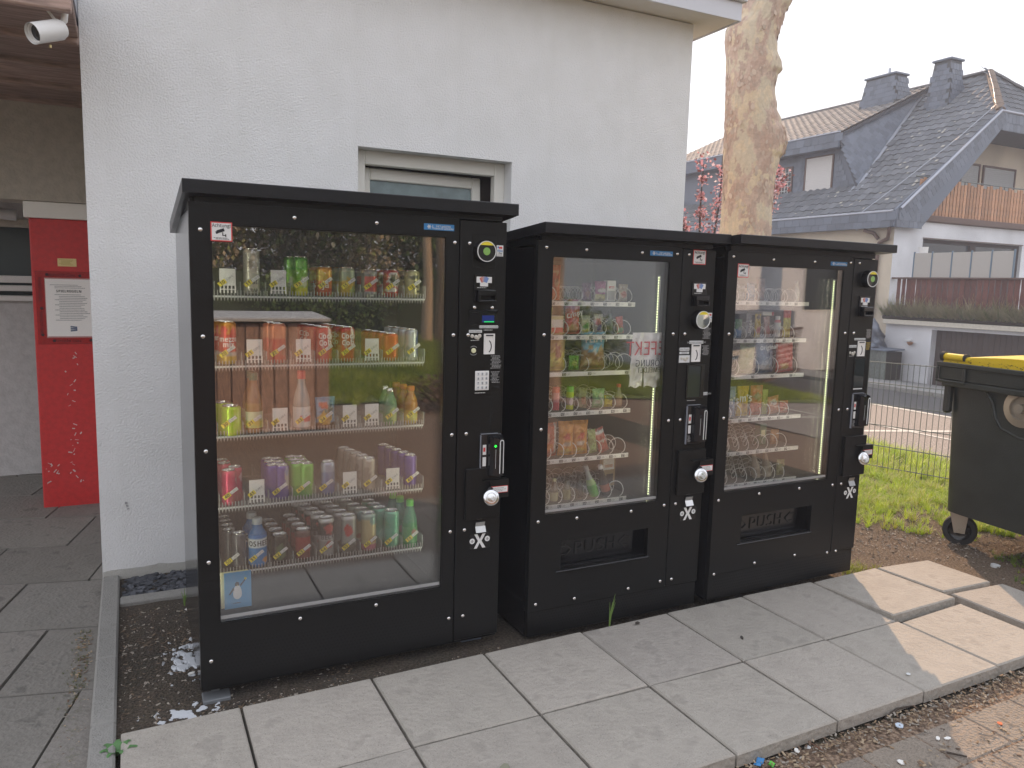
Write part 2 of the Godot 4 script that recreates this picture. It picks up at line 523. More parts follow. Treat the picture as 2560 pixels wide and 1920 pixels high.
func disc_reader(p, cx, cy, face):
	var xf = Transform3D(Basis(Vector3.RIGHT, PI / 2), Vector3(cx, cy, 0))
	var b = B.new()
	b.lathe([Vector2(0.047, 0.0), Vector2(0.044, 0.03), Vector2(0.042, 0.036)], 40, W1, xf)
	var d = part(p, "card_reader", b, "black_plastic")
	b = B.new()
	b.lathe([Vector2(0.0425, 0.034), Vector2(0.0425, 0.0385), Vector2(0.0395, 0.0385), Vector2(0.0395, 0.035)], 40, W1, xf)
	part(d, "rim", b, "sticker_white")
	b = B.new()
	b.lathe([Vector2(0.040, 0.0365), Vector2(0.0001, 0.037)], 40, W1, xf)
	part(d, "face", b, face)
	var pts = []
	for k in 13:
		var a = lerp(deg_to_rad(40.0), deg_to_rad(140.0), k / 12.0)
		pts.append(Vector2(cos(a), sin(a)) * 0.0392)
	b = B.new()
	b.poly(pts, 0.0372, 0.0378, Transform3D(Basis(), Vector3(cx, cy, 0)))
	part(d, "yellow_band", b, "sticker_yellow")
	if face == "disc_face":
		b = B.new()
		b.lathe([Vector2(0.016, 0.0371), Vector2(0.0001, 0.0376)], 24, W1, xf)
		part(d, "green_dot", b, "disc_green")

func payment_sticker(p, x0, x1, y0, y1):
	sticker(p, "payment_sticker", x0, x1, y0, y1, "sticker_white", 0.0004, 0.001)
	lettering(p, "VISA", 0.0085, Vector3((x0 + x1) / 2, (y0 + y1) / 2, 0.0018), "sticker_blue", "lettering", Basis(), true)
	var b = B.new()
	for q in [[-0.006, 0.013, "r"], [0.001, 0.013, "r"]]:
		b.lathe([Vector2(0.0048, 0.0), Vector2(0.0001, 0.0006)], 12, W1, Transform3D(Basis(Vector3.RIGHT, PI / 2), Vector3((x0 + x1) / 2 + q[0] + 0.005, (y0 + y1) / 2 + q[1], 0.0015 + (0.0006 if q[0] > 0 else 0.0))))
	part(p, "red_dots", b, "sticker_red")
	b = B.new()
	b.bb(x0 + 0.004, x0 + 0.010, y1 - 0.012, y1 - 0.005, 0.0015, 0.002)
	part(p, "blue_mark", b, "sticker_blue")
	lettering(p, "Pay", 0.007, Vector3((x0 + x1) / 2 + 0.002, y0 + 0.013, 0.0018), "ink")
	lettering(p, "G Pay", 0.006, Vector3((x0 + x1) / 2, y0 + 0.005, 0.0018), "print_grey")

func bill_acceptor(p, x0, x1, y0, y1):
	var b = B.new()
	var w = x1 - x0
	b.bb(x0, x1, y1 - 0.006, y1, 0, 0.006)
	b.bb(x0, x0 + 0.006, y0, y1 - 0.006, 0, 0.006)
	b.bb(x1 - 0.006, x1, y0, y1 - 0.006, 0, 0.006)
	b.bb(x0 + 0.006, x1 - 0.006, y0 + 0.05, y1 - 0.006, 0.0, 0.004)
	var a = part(p, "bill_acceptor", b, "black_plastic")
	b = B.new()
	b.bb(x0 + 0.010, x1 - 0.008, y1 - 0.034, y1 - 0.009, 0.005, 0.0065, W1, 0.0005)
	part(a, "picture_label", b, "sticker_white")
	b = B.new()
	for k in 5:   # the fanned banknotes on the label
		var ang = lerp(-0.5, 0.5, k / 4.0)
		var col = [Color(0.5, 0.12, 0.10), Color(0.55, 0.25, 0.2), Color(0.4, 0.3, 0.35), Color(0.2, 0.25, 0.45), Color(0.15, 0.25, 0.5)][k]
		b.box(Vector3((x0 + x1) / 2 + sin(ang) * 0.022, y1 - 0.041 + cos(ang) * 0.022, 0.0072 + k * 0.0002), Vector3(0.013, 0.022, 0.0006), col, Basis(Vector3(0, 0, 1), -ang))
	part(a, "banknote_picture", b, "colored")
	b = B.new()
	b.bb((x0 + x1) / 2 - 0.018, (x0 + x1) / 2 + 0.018, y1 - 0.049, y1 - 0.034, 0.005, 0.0082, W1, 0.0005)
	part(a, "hand_picture", b, "sticker_white")
	lines_of_print(a, x0 + 0.014, x1 - 0.014, y1 - 0.052, y1 - 0.057, 1, "sticker_white", 0.005)
	b = B.new()
	b.bb(x0 + 0.012, x1 + 0.004, y0 + 0.026, y0 + 0.052, 0.0, 0.03, W1, 0.003)
	b.bb(x0 + 0.012, x1 + 0.004, y0 + 0.0, y0 + 0.008, 0.0, 0.034, W1, 0.002)
	b.bb(x0 + 0.012, x0 + 0.020, y0 + 0.008, y0 + 0.026, 0.0, 0.032)
	b.bb(x1 - 0.004, x1 + 0.004, y0 + 0.008, y0 + 0.026, 0.0, 0.032)
	part(a, "note_slot", b, "black_plastic")

func coin_slot(p, x0, x1, y0, y1):
	var b = B.new()
	b.bb(x0, x0 + 0.005, y0, y1, 0, 0.005)
	b.bb(x1 - 0.005, x1, y0, y1, 0, 0.005)
	b.bb(x0 + 0.005, x1 - 0.005, y0, y0 + 0.006, 0, 0.005)
	b.bb(x0 + 0.005, x1 - 0.005, y1 - 0.012, y1, 0, 0.005)
	b.bb(x0 + 0.005, x1 - 0.005, y0 + 0.006, y1 - 0.012, 0, 0.0015)
	var s = part(p, "coin_slot", b, "white_plastic")
	b = B.new()
	b.bb(x0 + 0.008, x1 - 0.008, y1 - 0.010, y1 - 0.004, 0.005, 0.0056)
	part(s, "slot_top", b, "ink")
	b = B.new()
	var pts = []
	for k in 9:
		var a = lerp(-1.2, 1.2, k / 8.0)
		pts.append(Vector3((x0 + x1) / 2 - 0.006 + cos(a) * 0.016, y0 + 0.033 + sin(a) * 0.026, 0.002))
	b.tube(pts, 0.0022, 6)
	part(s, "slot_edge", b, "ink")

func coin_icons(p, x, y, plate = false):
	if plate: sticker(p, "coin_sticker", x - 0.016, x + 0.05, y - 0.022, y + 0.014, "label_grey", 0.0003, 0.0005)
	var b = B.new()
	for q in [[0.0, 0.0, 0.008], [0.018, -0.004, 0.009], [0.034, 0.001, 0.0085], [0.026, -0.008, 0.008]]:
		b.lathe([Vector2(q[2], 0.0), Vector2(q[2] * 0.9, 0.001), Vector2(0.0001, 0.001)], 16, W1, Transform3D(Basis(Vector3.RIGHT, PI / 2), Vector3(x + q[0], y + q[1], 0.0008 + q[2] * 0.03)))
	part(p, "coin_symbols", b, "coin")
	lines_of_print(p, x - 0.006, x + 0.038, y - 0.016, y - 0.020, 1, "sticker_white")

func white_label(p, x0, x1, y0, y1, s):
	sticker(p, "paper_label", x0, x1, y0, y1, "label_grey", 0.0003, 0.0008)
	lettering(p, s, (y1 - y0) * 0.62, Vector3((x0 + x1) / 2, (y0 + y1) / 2, 0.0016), "print_grey")

func age_terminal(p, x0, y0, lit):
	var b = B.new()   # body
	b.bb(x0, x0 + 0.098, y0, y0 + 0.198, 0.0, 0.012, W1, 0.004)
	var t = part(p, "age_terminal", b, "black_gloss")
	b = B.new()   # pale edge line
	b.bb(x0 - 0.0015, x0, y0 + 0.004, y0 + 0.194, 0.002, 0.0125)
	b.bb(x0, x0 + 0.08, y0 + 0.198, y0 + 0.1992, 0.002, 0.0125)
	part(t, "edge_trim", b, "zinc")
	b = B.new()   # swollen reader housing
	var prof = [Vector2(0.030, 0.012), Vector2(0.034, 0.030), Vector2(0.046, 0.044), Vector2(0.072, 0.050), Vector2(0.092, 0.046), Vector2(0.099, 0.036), Vector2(0.099, 0.0)]
	for k in prof.size() - 1:
		var a0 = prof[k]
		var a1 = prof[k + 1]
		b.quad(Vector3(x0 + a0.x, y0 + 0.022, a0.y), Vector3(x0 + a0.x, y0 + 0.186, a0.y), Vector3(x0 + a1.x, y0 + 0.180, a1.y), Vector3(x0 + a1.x, y0 + 0.018, a1.y))
	for yy in [[0.186, 0.192, 1.0], [0.022, 0.012, -1.0]]:
		for k in prof.size() - 1:
			b.face([Vector3(x0 + prof[k].x, y0 + yy[0], prof[k].y), Vector3(x0 + prof[k + 1].x, y0 + yy[0] - (0.006 if yy[2] > 0 else 0.004), prof[k + 1].y), Vector3(x0 + prof[k + 1].x, y0 + yy[1], 0.010), Vector3(x0 + prof[k].x, y0 + yy[1], 0.010)], Vector3(0, yy[2], 0.3).normalized())
	part(t, "reader_housing", b, "black_gloss")
	b = B.new()   # card slot outlined white
	var path = []
	for q in [[0.072, 0.03], [0.072, 0.165], [0.0735, 0.172], [0.080, 0.175], [0.0875, 0.172], [0.089, 0.165], [0.089, 0.03]]:
		path.append(Vector3(x0 + q[0], y0 + q[1], 0.0525 - max(0.0, q[0] - 0.074) * 0.2))
	b.tube(path, 0.0022, 6)
	part(t, "slot_outline", b, "sticker_white")
	b = B.new()
	b.bb(x0 + 0.0745, x0 + 0.0865, y0 + 0.03, y0 + 0.170, 0.0475, 0.0512)
	part(t, "card_slot", b, "black_dark")
	for q in [[0.108, 0.152], [0.058, 0.098]]:
		b = B.new()
		b.bb(x0 + 0.008, x0 + 0.024, y0 + q[0], y0 + q[1], 0.0122, 0.0128)
		part(t, "instruction_sticker", b, "sticker_white")
	b = B.new()
	b.bb(x0 + 0.010, x0 + 0.020, y0 + 0.122, y0 + 0.140, 0.0129, 0.0133)
	part(t, "card_picture", b, "sticker_red")
	lines_of_print(t, x0 + 0.006, x0 + 0.026, y0 + 0.048, y0 + 0.014, 6, "print_grey", 0.0123)
	b = B.new()
	b.tube([Vector3(x0 + 0.054, y0 + 0.052, 0.0475), Vector3(x0 + 0.054, y0 + 0.136, 0.0475)], 0.0008, 5)
	part(t, "thin_line", b, "label_grey")
	b = B.new()
	b.lathe([Vector2(0.005, 0.0), Vector2(0.004, 0.002), Vector2(0.0001, 0.0025)], 12, W1, Transform3D(Basis(Vector3.RIGHT, PI / 2), Vector3(x0 + 0.053, y0 + 0.150, 0.0465)))
	part(t, "status_lamp", b, "green_led" if lit else "black_dark")

func lower_column(p, S, xo, lit):   # lock box, hasp, return flap, cross mark
	var b = B.new()
	b.bb(S + xo + 0.012, S + 0.203, 0.575, 0.800, 0.0, 0.016, W1, 0.002)
	part(p, "lock_cover", b, "black_paint")
	b = B.new()
	b.bb(S + xo + 0.09, S + 0.236, 0.668, 0.748, 0.0, 0.004)
	b.bb(S + xo + 0.09, S + 0.236, 0.744, 0.748, 0.004, 0.034)
	b.bb(S + 0.150, S + 0.236, 0.668, 0.744, 0.030, 0.034, W1)
	part(p, "hasp", b, "black_paint")
	var hs = B.new()
	hs.bb(S + 0.152, S + 0.232, 0.690, 0.720, 0.0342, 0.0350)
	part(p, "hasp_sticker", hs, "sticker_red")
	hs = B.new()
	hs.bb(S + 0.1545, S + 0.2295, 0.6925, 0.7175, 0.0351, 0.0356)
	part(p, "sticker_field", hs, "sticker_white")
	lines_of_print(p, S + 0.158, S + 0.226, 0.7155, 0.6945, 3, "print_grey", 0.0357)
	# coin return
	b = B.new()
	b.bb(S + 0.093, S + 0.138, 0.512, 0.560, 0.0, 0.003)
	part(p, "return_frame", b, "black_dark")
	b = B.new()
	b.box(Vector3(S + 0.1155, 0.549, 0.007), Vector3(0.043, 0.024, 0.002), W1, Basis(Vector3.RIGHT, 0.35))
	b.box(Vector3(S + 0.117, 0.527, 0.010), Vector3(0.047, 0.028, 0.002), W1, Basis(Vector3.RIGHT, -0.45))
	part(p, "return_flap", b, "steel")
	lines_of_print(p, S + 0.103, S + 0.128, 0.573, 0.569, 1, "sticker_white")
	# white cross with two round marks
	sticker(p, "mark_plate", S + 0.070, S + 0.168, 0.438, 0.506, "black_plastic", 0.0002, 0.0006)
	lettering(p, "X", 0.064, Vector3(S + 0.118, 0.470, 0.0014), "sticker_white", "cross_mark", Basis(), true)
	for q in [[0.082, 0.474], [0.154, 0.478]]:
		b = B.new()
		b.lathe([Vector2(0.0125, 0.0), Vector2(0.0122, 0.0008), Vector2(0.0001, 0.0009)], 20, W1, Transform3D(Basis(Vector3.RIGHT, PI / 2), Vector3(S + q[0], q[1], 0.001)))
		part(p, "round_mark", b, "sticker_white")
		b = B.new()
		b.bb(S + q[0] - 0.004, S + q[0] + 0.004, q[1] - 0.006, q[1] + 0.006, 0.0019, 0.0022)
		b.bb(S + q[0] - 0.0075, S + q[0] + 0.0075, q[1] - 0.001, q[1] + 0.001, 0.0022, 0.0025)
		part(p, "round_symbol", b, "print_grey")

func padlock(root, S, label):
	var t = thing("padlock", label, "padlock", root.transform * Vector3(S + 0.146, 0.676, 0.047), -0.25, "disc padlocks on the vending machines")
	var xf = Transform3D(Basis(Vector3.RIGHT, PI / 2 - 0.25), Vector3.ZERO)
	var b = B.new()
	b.lathe([Vector2(0.0001, -0.012), Vector2(0.031, -0.012), Vector2(0.0355, -0.008), Vector2(0.036, 0.006), Vector2(0.032, 0.011), Vector2(0.026, 0.0125), Vector2(0.0001, 0.0125)], 32, W1, xf)
	part(t, "lock_body", b, "lock_steel")
	b = B.new()
	b.lathe([Vector2(0.022, 0.0128), Vector2(0.022, 0.0140), Vector2(0.019, 0.0140), Vector2(0.019, 0.0128)], 28, W1, xf)
	b.lathe([Vector2(0.007, 0.0128), Vector2(0.007, 0.0150), Vector2(0.0001, 0.0150)], 16, W1, xf * Transform3D(Basis(), Vector3(0.006, 0, 0.006)))
	part(t, "key_plate", b, "steel")
	b = B.new()
	var pts = []
	for k in 9:
		var a = lerp(0.25 * PI, 1.25 * PI, k / 8.0)
		pts.append(Vector3(cos(a) * 0.012 - 0.002, sin(a) * 0.012 + 0.028, -0.006))
	b.tube(pts, 0.0055, 8)
	part(t, "shackle", b, "black_plastic")

func make_machine(sp):
	var W = sp.W
	var S = sp.S
	var D = 0.82
	var t = thing("vending_machine", sp.label, "vending machine", sp.at, sp.turn, "")
	var y0 = sp.y0
	var top = sp.top
	var yc = top - 0.03
	var b = B.new()
	b.bb(0, 0.03, y0, yc, -D, -0.031)
	b.bb(W - 0.03, W, y0, yc, -D, -0.031)
	b.bb(0.03, W - 0.03, y0, yc, -D, -D + 0.03)
	b.bb(0.03, W - 0.03, yc - 0.03, yc, -D + 0.03, -0.031)
	b.bb(0.03, W - 0.03, y0, y0 + 0.03, -D + 0.03, -0.031)
	part(t, "cabinet", b, "black_side")
	var gl = sp.g[0]
	var gr = sp.g[1]
	var gb = sp.g[2]
	var gt = sp.g[3]
	var k0 = sp.kick
	b = B.new()   # liner of the display chamber, back wall in 60 mm
	var lr = S - 0.012
	b.bb(0.034, 0.046, gb - 0.06, gt + 0.03, -D + 0.07, -0.07)
	b.bb(lr - 0.012, lr, gb - 0.06, gt + 0.03, -D + 0.07, -0.07)
	b.bb(0.046, lr - 0.012, gt + 0.018, gt + 0.03, -D + 0.07, -0.07)
	b.bb(0.046, lr - 0.012, gb - 0.06, gb - 0.048, -D + 0.07, -0.07)
	b.bb(0.046, lr - 0.012, gb - 0.048, gt + 0.018, -D + 0.07, -D + 0.08)
	part(t, "display_liner", b, sp.liner)
	b = B.new()
	b.bb(0.0, gl, k0, top, -0.03, 0.0)
	b.bb(gr, S - 0.003, k0, top, -0.03, 0.0)
	b.bb(gl, gr, gt, top, -0.03, 0.0)
	if sp.flap == null:
		b.bb(gl, gr, k0, gb, -0.03, 0.0)
	else:
		var f = sp.flap
		b.bb(gl, gr, k0, f[2], -0.03, 0.0)
		b.bb(gl, gr, f[3], gb, -0.03, 0.0)
		b.bb(gl, f[0], f[2], f[3], -0.03, 0.0)
		b.bb(f[1], gr, f[2], f[3], -0.03, 0.0)
	part(t, "door_panel", b, "black_paint")
	b = B.new()   # gasket and rounded glass corners
	b.bb(gl, gl + 0.004, gb, gt, -0.03, -0.004)
	b.bb(gr - 0.004, gr, gb, gt, -0.03, -0.004)
	b.bb(gl + 0.004, gr - 0.004, gt - 0.004, gt, -0.03, -0.004)
	b.bb(gl + 0.004, gr - 0.004, gb, gb + 0.004, -0.03, -0.004)
	for q in [[gl, gb, 1, 1], [gr, gb, -1, 1], [gl, gt, 1, -1], [gr, gt, -1, -1]]:
		var pts = [Vector2(q[0], q[1])]
		for k in 6:
			var a = k / 5.0 * PI / 2
			pts.append(Vector2(q[0] + q[2] * 0.02 * (1 - sin(a)), q[1] + q[3] * 0.02 * (1 - cos(a))))
		b.poly(pts, -0.028, -0.0015)
	part(t, "gasket", b, "black_paint")
	for zz in sp.panes:
		b = B.new()
		var e = 0.0 if zz > -0.03 else 0.012
		b.bb(gl + 0.0045 - e, gr - 0.0045 + e, gb + 0.0045 - e, gt - 0.0045 + e, zz - 0.003, zz)
		part(t, "glass_pane", b, "glass")
	b = B.new()
	b.bb(gl + 0.005, gr - 0.005, gb + 0.012, gb + 0.024, -0.016, -0.010)
	part(t, "glass_strip", b, "print_grey")
	b = B.new()   # control column
	b.bb(S + 0.003, W, k0, top - 0.004, -0.03, 0.0, W1, 0.003)
	part(t, "control_column", b, "black_paint")
	b = B.new()
	b.bb(0.004, W - 0.004, y0, k0 - 0.003, -0.034, -0.008, W1, 0.002)
	part(t, "kick_panel", b, "black_paint")
	var hole = B.new()
	hole.lathe([Vector2(0.0042, 0.0), Vector2(0.0001, 0.0003)], 7, W1, Transform3D(Basis(Vector3.RIGHT, PI / 2), Vector3.ZERO))
	var pl = []
	for r in sp.vent[4]:
		var n = int((sp.vent[1] - sp.vent[0]) / sp.vent[5])
		for k in n: pl.append(Transform3D(Basis(), Vector3(sp.vent[0] + (k + 0.5 * (r % 2)) * sp.vent[5], lerp(sp.vent[2], sp.vent[3], r / float(sp.vent[4] - 1)), sp.vent[6])))
	many(t, "vent_holes", hole, "black_dark", pl, [])
	# roof
	var rf = sp.roof   # xl, xr, zf, y bottom, y top, slope
	var xf = Transform3D(Basis(Vector3(0, 0, 1), Vector3(0, 1, 0), Vector3(-1, 0, 0)), Vector3.ZERO)
	b = B.new()
	var zb = -D - 0.04
	var drop = (rf[2] - zb) * rf[5]
	b.poly([Vector2(rf[2], rf[3]), Vector2(rf[2], rf[4] - 0.003), Vector2(rf[2] - 0.003, rf[4]), Vector2(zb, rf[4] - drop), Vector2(zb, rf[3] - drop)], -rf[1], -rf[0], xf)
	part(t, "roof", b, "black_roof")
	b = B.new()
	b.bb(0.006, W - 0.006, top - 0.02, rf[3] - 0.004, -0.4, -0.034)
	b.bb(0.02, W - 0.02, top + 0.001, rf[3] + 0.002, -0.034, -0.006)
	part(t, "roof_support", b, "black_paint")
	for x in sp.screw_x:
		for y in [1.752, 1.374, 0.953, 0.53, 0.14]: screw(t, x, y)
	for q in sp.more_screws: screw(t, q[0], q[1])
	cooling_sticker(t, sp.blue[0], sp.blue[1], sp.blue[2], sp.blue[3])
	return t

func push_flap(t, f):
	var b = B.new()
	b.bb(f[0] - 0.002, f[0], f[2], f[3], -0.14, -0.031)
	b.bb(f[1], f[1] + 0.002, f[2], f[3], -0.14, -0.031)
	b.bb(f[0] - 0.002, f[1] + 0.002, f[3], f[3] + 0.002, -0.14, -0.031)
	b.bb(f[0] - 0.002, f[1] + 0.002, f[2] - 0.002, f[2], -0.14, -0.031)
	part(t, "flap_recess", b, "black_plastic")
	b = B.new()
	b.box(Vector3((f[0] + f[1]) / 2 - 0.02, (f[2] + f[3]) / 2, -0.065), Vector3(f[1] - f[0] - 0.05, f[3] - f[2] - 0.006, 0.008), W1, Basis(Vector3.RIGHT, 0.06), 0.002)
	var p = part(t, "push_flap", b, "black_plastic")
	var xf = Basis(Vector3.RIGHT, 0.06)
	var cx = (f[0] + f[1]) / 2
	var cy = (f[2] + f[3]) / 2
	var o = part(p, "embossed_word", text_mesh("PUSH", 0.058, 0.006), "black_emboss")
	o.transform = Transform3D(xf.scaled(Vector3(1.25, 1, 1)), Vector3(cx - 0.02, cy, -0.0585))
	b = B.new()
	for s in [-1.0, 1.0]:
		var c = Vector3(cx - 0.02 + s * (f[1] - f[0]) * 0.34, cy, -0.058)
		b.box(c + Vector3(-0.012 * s, 0.016, 0), Vector3(0.045, 0.006, 0.005), W1, Basis(Vector3(0, 0, 1), 0.7 * s))
		b.box(c + Vector3(-0.012 * s, -0.016, 0), Vector3(0.045, 0.006, 0.005), W1, Basis(Vector3(0, 0, 1), -0.7 * s))
		b.box(c + Vector3(0.012 * s, 0.02, 0), Vector3(0.03, 0.006, 0.005))
		b.box(c + Vector3(0.012 * s, -0.02, 0), Vector3(0.03, 0.006, 0.005))
	part(p, "embossed_arrow", b, "black_emboss")
	b = B.new()
	b.box(Vector3((f[0] + f[1]) / 2 - 0.012, f[2] - 0.004, 0.004), Vector3(f[1] - f[0] + 0.035, 0.006, 0.012), W1, Basis(), 0.0025)
	part(t, "flap_sill", b, "black_gloss")

var helix_cache := {}
func coil(t, x, ys, r, zf):
	var key = "%.3f" % r
	if not helix_cache.has(key):
		var b = B.new()
		var pts = []
		var turns = 5
		for k in turns * 18 + 1:
			var a = TAU * k / 18.0
			pts.append(Vector3(sin(a) * r, r - cos(a) * r, -0.085 * k / 18.0))
		b.tube(pts, 0.0019, 5)
		helix_cache[key] = b.mesh()
	var o = part(t, "coil", helix_cache[key], "wire")
	o.position = Vector3(x, ys + 0.003, zf)

func snack_shelf(t, x0, x1, ys, numbers):   # numbers: list of [x, text]
	var b = B.new()
	b.bb(x0, x1, ys - 0.004, ys, -0.68, -0.205)
	var s = part(t, "shelf", b, "liner_pale")
	b = B.new()
	b.bb(x0, x1, ys - 0.021, ys + 0.001, -0.203, -0.199, W1, 0.001)
	part(s, "price_rail", b, "white_plastic")
	for q in numbers:
		b = B.new()
		b.bb(q[0] - 0.010, q[0] + 0.010, ys - 0.0175, ys - 0.0035, -0.1988, -0.1982)
		part(s, "number_tag", b, "ink")
		lettering(s, q[1], 0.0105, Vector3(q[0], ys - 0.0105, -0.1978), "sticker_white", "number")
		lettering(s, "1,50", 0.008, Vector3(q[0] + 0.022, ys - 0.0105, -0.1984), "print_grey", "price")

func led_strip(t, x, y0, y1, power = 0.030):
	var b = B.new()
	b.bb(x + 0.003, x + 0.008, y0, y1, -0.075, -0.058)
	part(t, "lamp_rail", b, "white_plastic")
	b = B.new()
	var n = int((y1 - y0) / 0.0125)
	for k in n: b.bb(x + 0.0012, x + 0.003, y0 + k * 0.0125 + 0.004, y0 + k * 0.0125 + 0.0080, -0.0685, -0.0645)
	part(t, "led_strip", b, "led_light")
	var l := AreaLight3D.new()
	l.name = "led_strip_light"
	l.area_size = Vector2(0.012, y1 - y0)
	l.light_color = Color(1.0, 1.0, 0.86)
	l.light_energy = power
	l.area_range = 3.0
	l.shadow_enabled = true
	t.add_child(l)
	l.transform = Transform3D(Basis(Vector3.UP, PI / 2 - 0.5), Vector3(x - 0.004, (y0 + y1) / 2, -0.068))
# ---------------------------------------------------------------- goods
func can_body(r, h, paint):
	var b = B.new()
	var prof = [Vector2(0.0001, 0.004), Vector2(r * 0.72, 0.0), Vector2(r * 0.86, 0.003), Vector2(r, 0.012)]
	for k in 19: prof.append(Vector2(r, lerp(0.014, h - 0.014, k / 18.0)))
	prof.append_array([Vector2(r * 0.985, h - 0.010), Vector2(r * 0.84, h - 0.003)])
	b.lathe(prof, 40, W1, Transform3D(), paint)
	return b.mesh()

func can_lid(r, h):
	var b = B.new()
	b.lathe([Vector2(r * 0.84, h - 0.003), Vector2(r * 0.86, h), Vector2(r * 0.82, h), Vector2(r * 0.79, h - 0.006), Vector2(0.0001, h - 0.006)], 20)
	b.box(Vector3(0, h - 0.0045, r * 0.2), Vector3(r * 0.35, 0.0015, r * 0.7), W1, Basis(), 0.0005)
	return b.mesh()

func make_can(label, group, r, h, paint, words = []):   # words: [text, height, y, ink]
	var t = thing("drink_can", label, "can", Vector3.ZERO, 0.0, group)
	part(t, "can_body", can_body(r, h, paint), "colored_can")
	part(t, "can_lid", can_lid(r, h), "can_lid")
	for q in words: part(t, "can_lettering", wrapped_text(q[0], q[1], r, q[2], 0.9), q[3])
	return t

func dense(prof):   # more rings, so that printed bands stay sharp
	var out = [prof[0]]
	for k in prof.size() - 1:
		var n = max(1, int(prof[k].distance_to(prof[k + 1]) / 0.006))
		for j in range(1, n + 1): out.append(prof[k].lerp(prof[k + 1], j / float(n)))
	return out

func make_bottle(label, group, prof, cap_r, cap_y, cap_h, paint, cap_m, words = [], label_band = null):
	var t = thing("drink_bottle", label, "bottle", Vector3.ZERO, 0.0, group)
	var b = B.new()
	b.lathe(dense(prof), 24, W1, Transform3D(), paint)
	part(t, "bottle_body", b, "bottle_glass")
	b = B.new()
	b.lathe([Vector2(cap_r, cap_y), Vector2(cap_r, cap_y + cap_h - 0.003), Vector2(cap_r * 0.85, cap_y + cap_h), Vector2(0.0001, cap_y + cap_h)], 18)
	part(t, "cap", b, cap_m)
	if label_band != null:
		b = B.new()
		b.lathe(dense([Vector2(label_band[0] + 0.0006, label_band[1]), Vector2(label_band[0] + 0.0006, label_band[2])]), 40, W1, Transform3D(), label_band[3])
		part(t, "paper_label", b, "colored")
	for q in words: part(t, "bottle_lettering", wrapped_text(q[0], q[1], q[4], q[2], 0.9), q[3])
	return t

func again(src, xf, label = "", group = ""):
	var r = src.duplicate()
	r.name = numbered(String(src.name).split("_0")[0])
	add_child(r)
	r.transform = xf
	if label: r.set_meta("label", label)
	if group: r.set_meta("group", group)
	return r

func put(o, root, x, y, z, turn = 0.0):
	o.transform = root.transform * Transform3D(Basis(Vector3.UP, turn), Vector3(x, y, z))

func queue(src, root, x, y, z, n, gap, label, dx = 0.0):   # the same goods standing behind the front one
	for k in n:
		var where = "" if n == 1 else [", nearest the front", ", second in line", ", third in line", ", fourth in line"][k] if k < n - 1 else ", last in line"
		again(src, root.transform * Transform3D(Basis(Vector3.UP, rng.randf_range(-0.8, 0.8)), Vector3(x + dx * (k + 1), y, z - gap * (k + 1))), label + where, label + "s")

func bag_mesh(w, h, th, paint, seed_ = 1):
	var b = B.new()
	var nz := FastNoiseLite.new()
	nz.seed = seed_
	nz.frequency = 3.0
	for s in [1.0, -1.0]:
		var pos = func(u, v):
			var e = clamp(sin(PI * clamp((v - 0.06) / 0.88, 0.0, 1.0)), 0.0, 1.0)
			var q = clamp(sin(PI * u), 0.0, 1.0)
			var z = s * th * 0.5 * pow(q, 0.6) * pow(e, 0.5)
			z += nz.get_noise_2d(u * 1.2 + s, v * 1.6) * 0.012 * q * (0.3 + e) + sin(u * 60.0) * 0.0012 * (1.0 - e)
			return Vector3((u - 0.5) * w * (1.0 - 0.10 * e), v * h, z)
		b.grid(12, 16, pos, paint, s < 0)
	return b.mesh()

func snack_bag(label, root, x, y, z, w, h, th, paint, turn = 0.0, words = [], lean = 0.0, group = ""):
	var t = thing("snack_bag", label, "bag", Vector3.ZERO, 0.0, group)
	part(t, "wrapper", bag_mesh(w, h, th, paint, int(x * 1000 + y * 77)), "bag")
	for q in words: lettering(t, q[0], q[1], Vector3(q[3] if q.size() > 3 else 0.0, q[2], th * 0.5 + 0.003), q[4] if q.size() > 4 else "sticker_white", "lettering", Basis(Vector3(0, 0, 1), q[5] if q.size() > 5 else 0.0), true)
	t.transform = root.transform * Transform3D(Basis(Vector3.UP, turn) * Basis(Vector3(0, 0, 1), lean), Vector3(x, y, z))
	return t

func pack(called, cat, label, root, x, y, z, w, h, d, m, turn = 0.0, bands = [], words = []):   # carton with printed bands
	var t = thing(called, label, cat, Vector3.ZERO)
	var b = B.new()
	b.bb(-w / 2, w / 2, 0, h, -d, 0, W1, 0.001)
	part(t, "carton", b, m)
	for q in bands:
		b = B.new()
		b.bb(-w / 2 * q[3] + w * q[4], w / 2 * q[3] + w * q[4], h * q[0], h * q[1], 0.0003, 0.0008)
		part(t, "printed_band", b, q[2])
	for q in words: lettering(t, q[0], q[1], Vector3(0, q[2], 0.0014), q[3], "lettering", Basis(), true)
	put(t, root, x, y, z, turn)
	return t

func flat(c): return func(_u, _v): return c

func stripes(list):   # list of [y limit, colour] from the bottom up
	return func(_u, y):
		for q in list:
			if y < q[0]: return q[1]
		return list[list.size() - 1][1]

func splash(base, spots, sd):   # printed picture: base colour with coloured patches
	var nz := FastNoiseLite.new()
	nz.seed = sd
	nz.frequency = 1.0
	return func(u, y):
		var c = base.call(u, y)
		for q in spots:   # [u, y, ru, ry, colour]
			var d = Vector2((u - q[0]) / q[2], (y - q[1]) / q[3]).length() + nz.get_noise_2d(u * 7.0, y / q[3] * 1.4) * 0.45
			if d < 1.0: c = q[4]
		return c

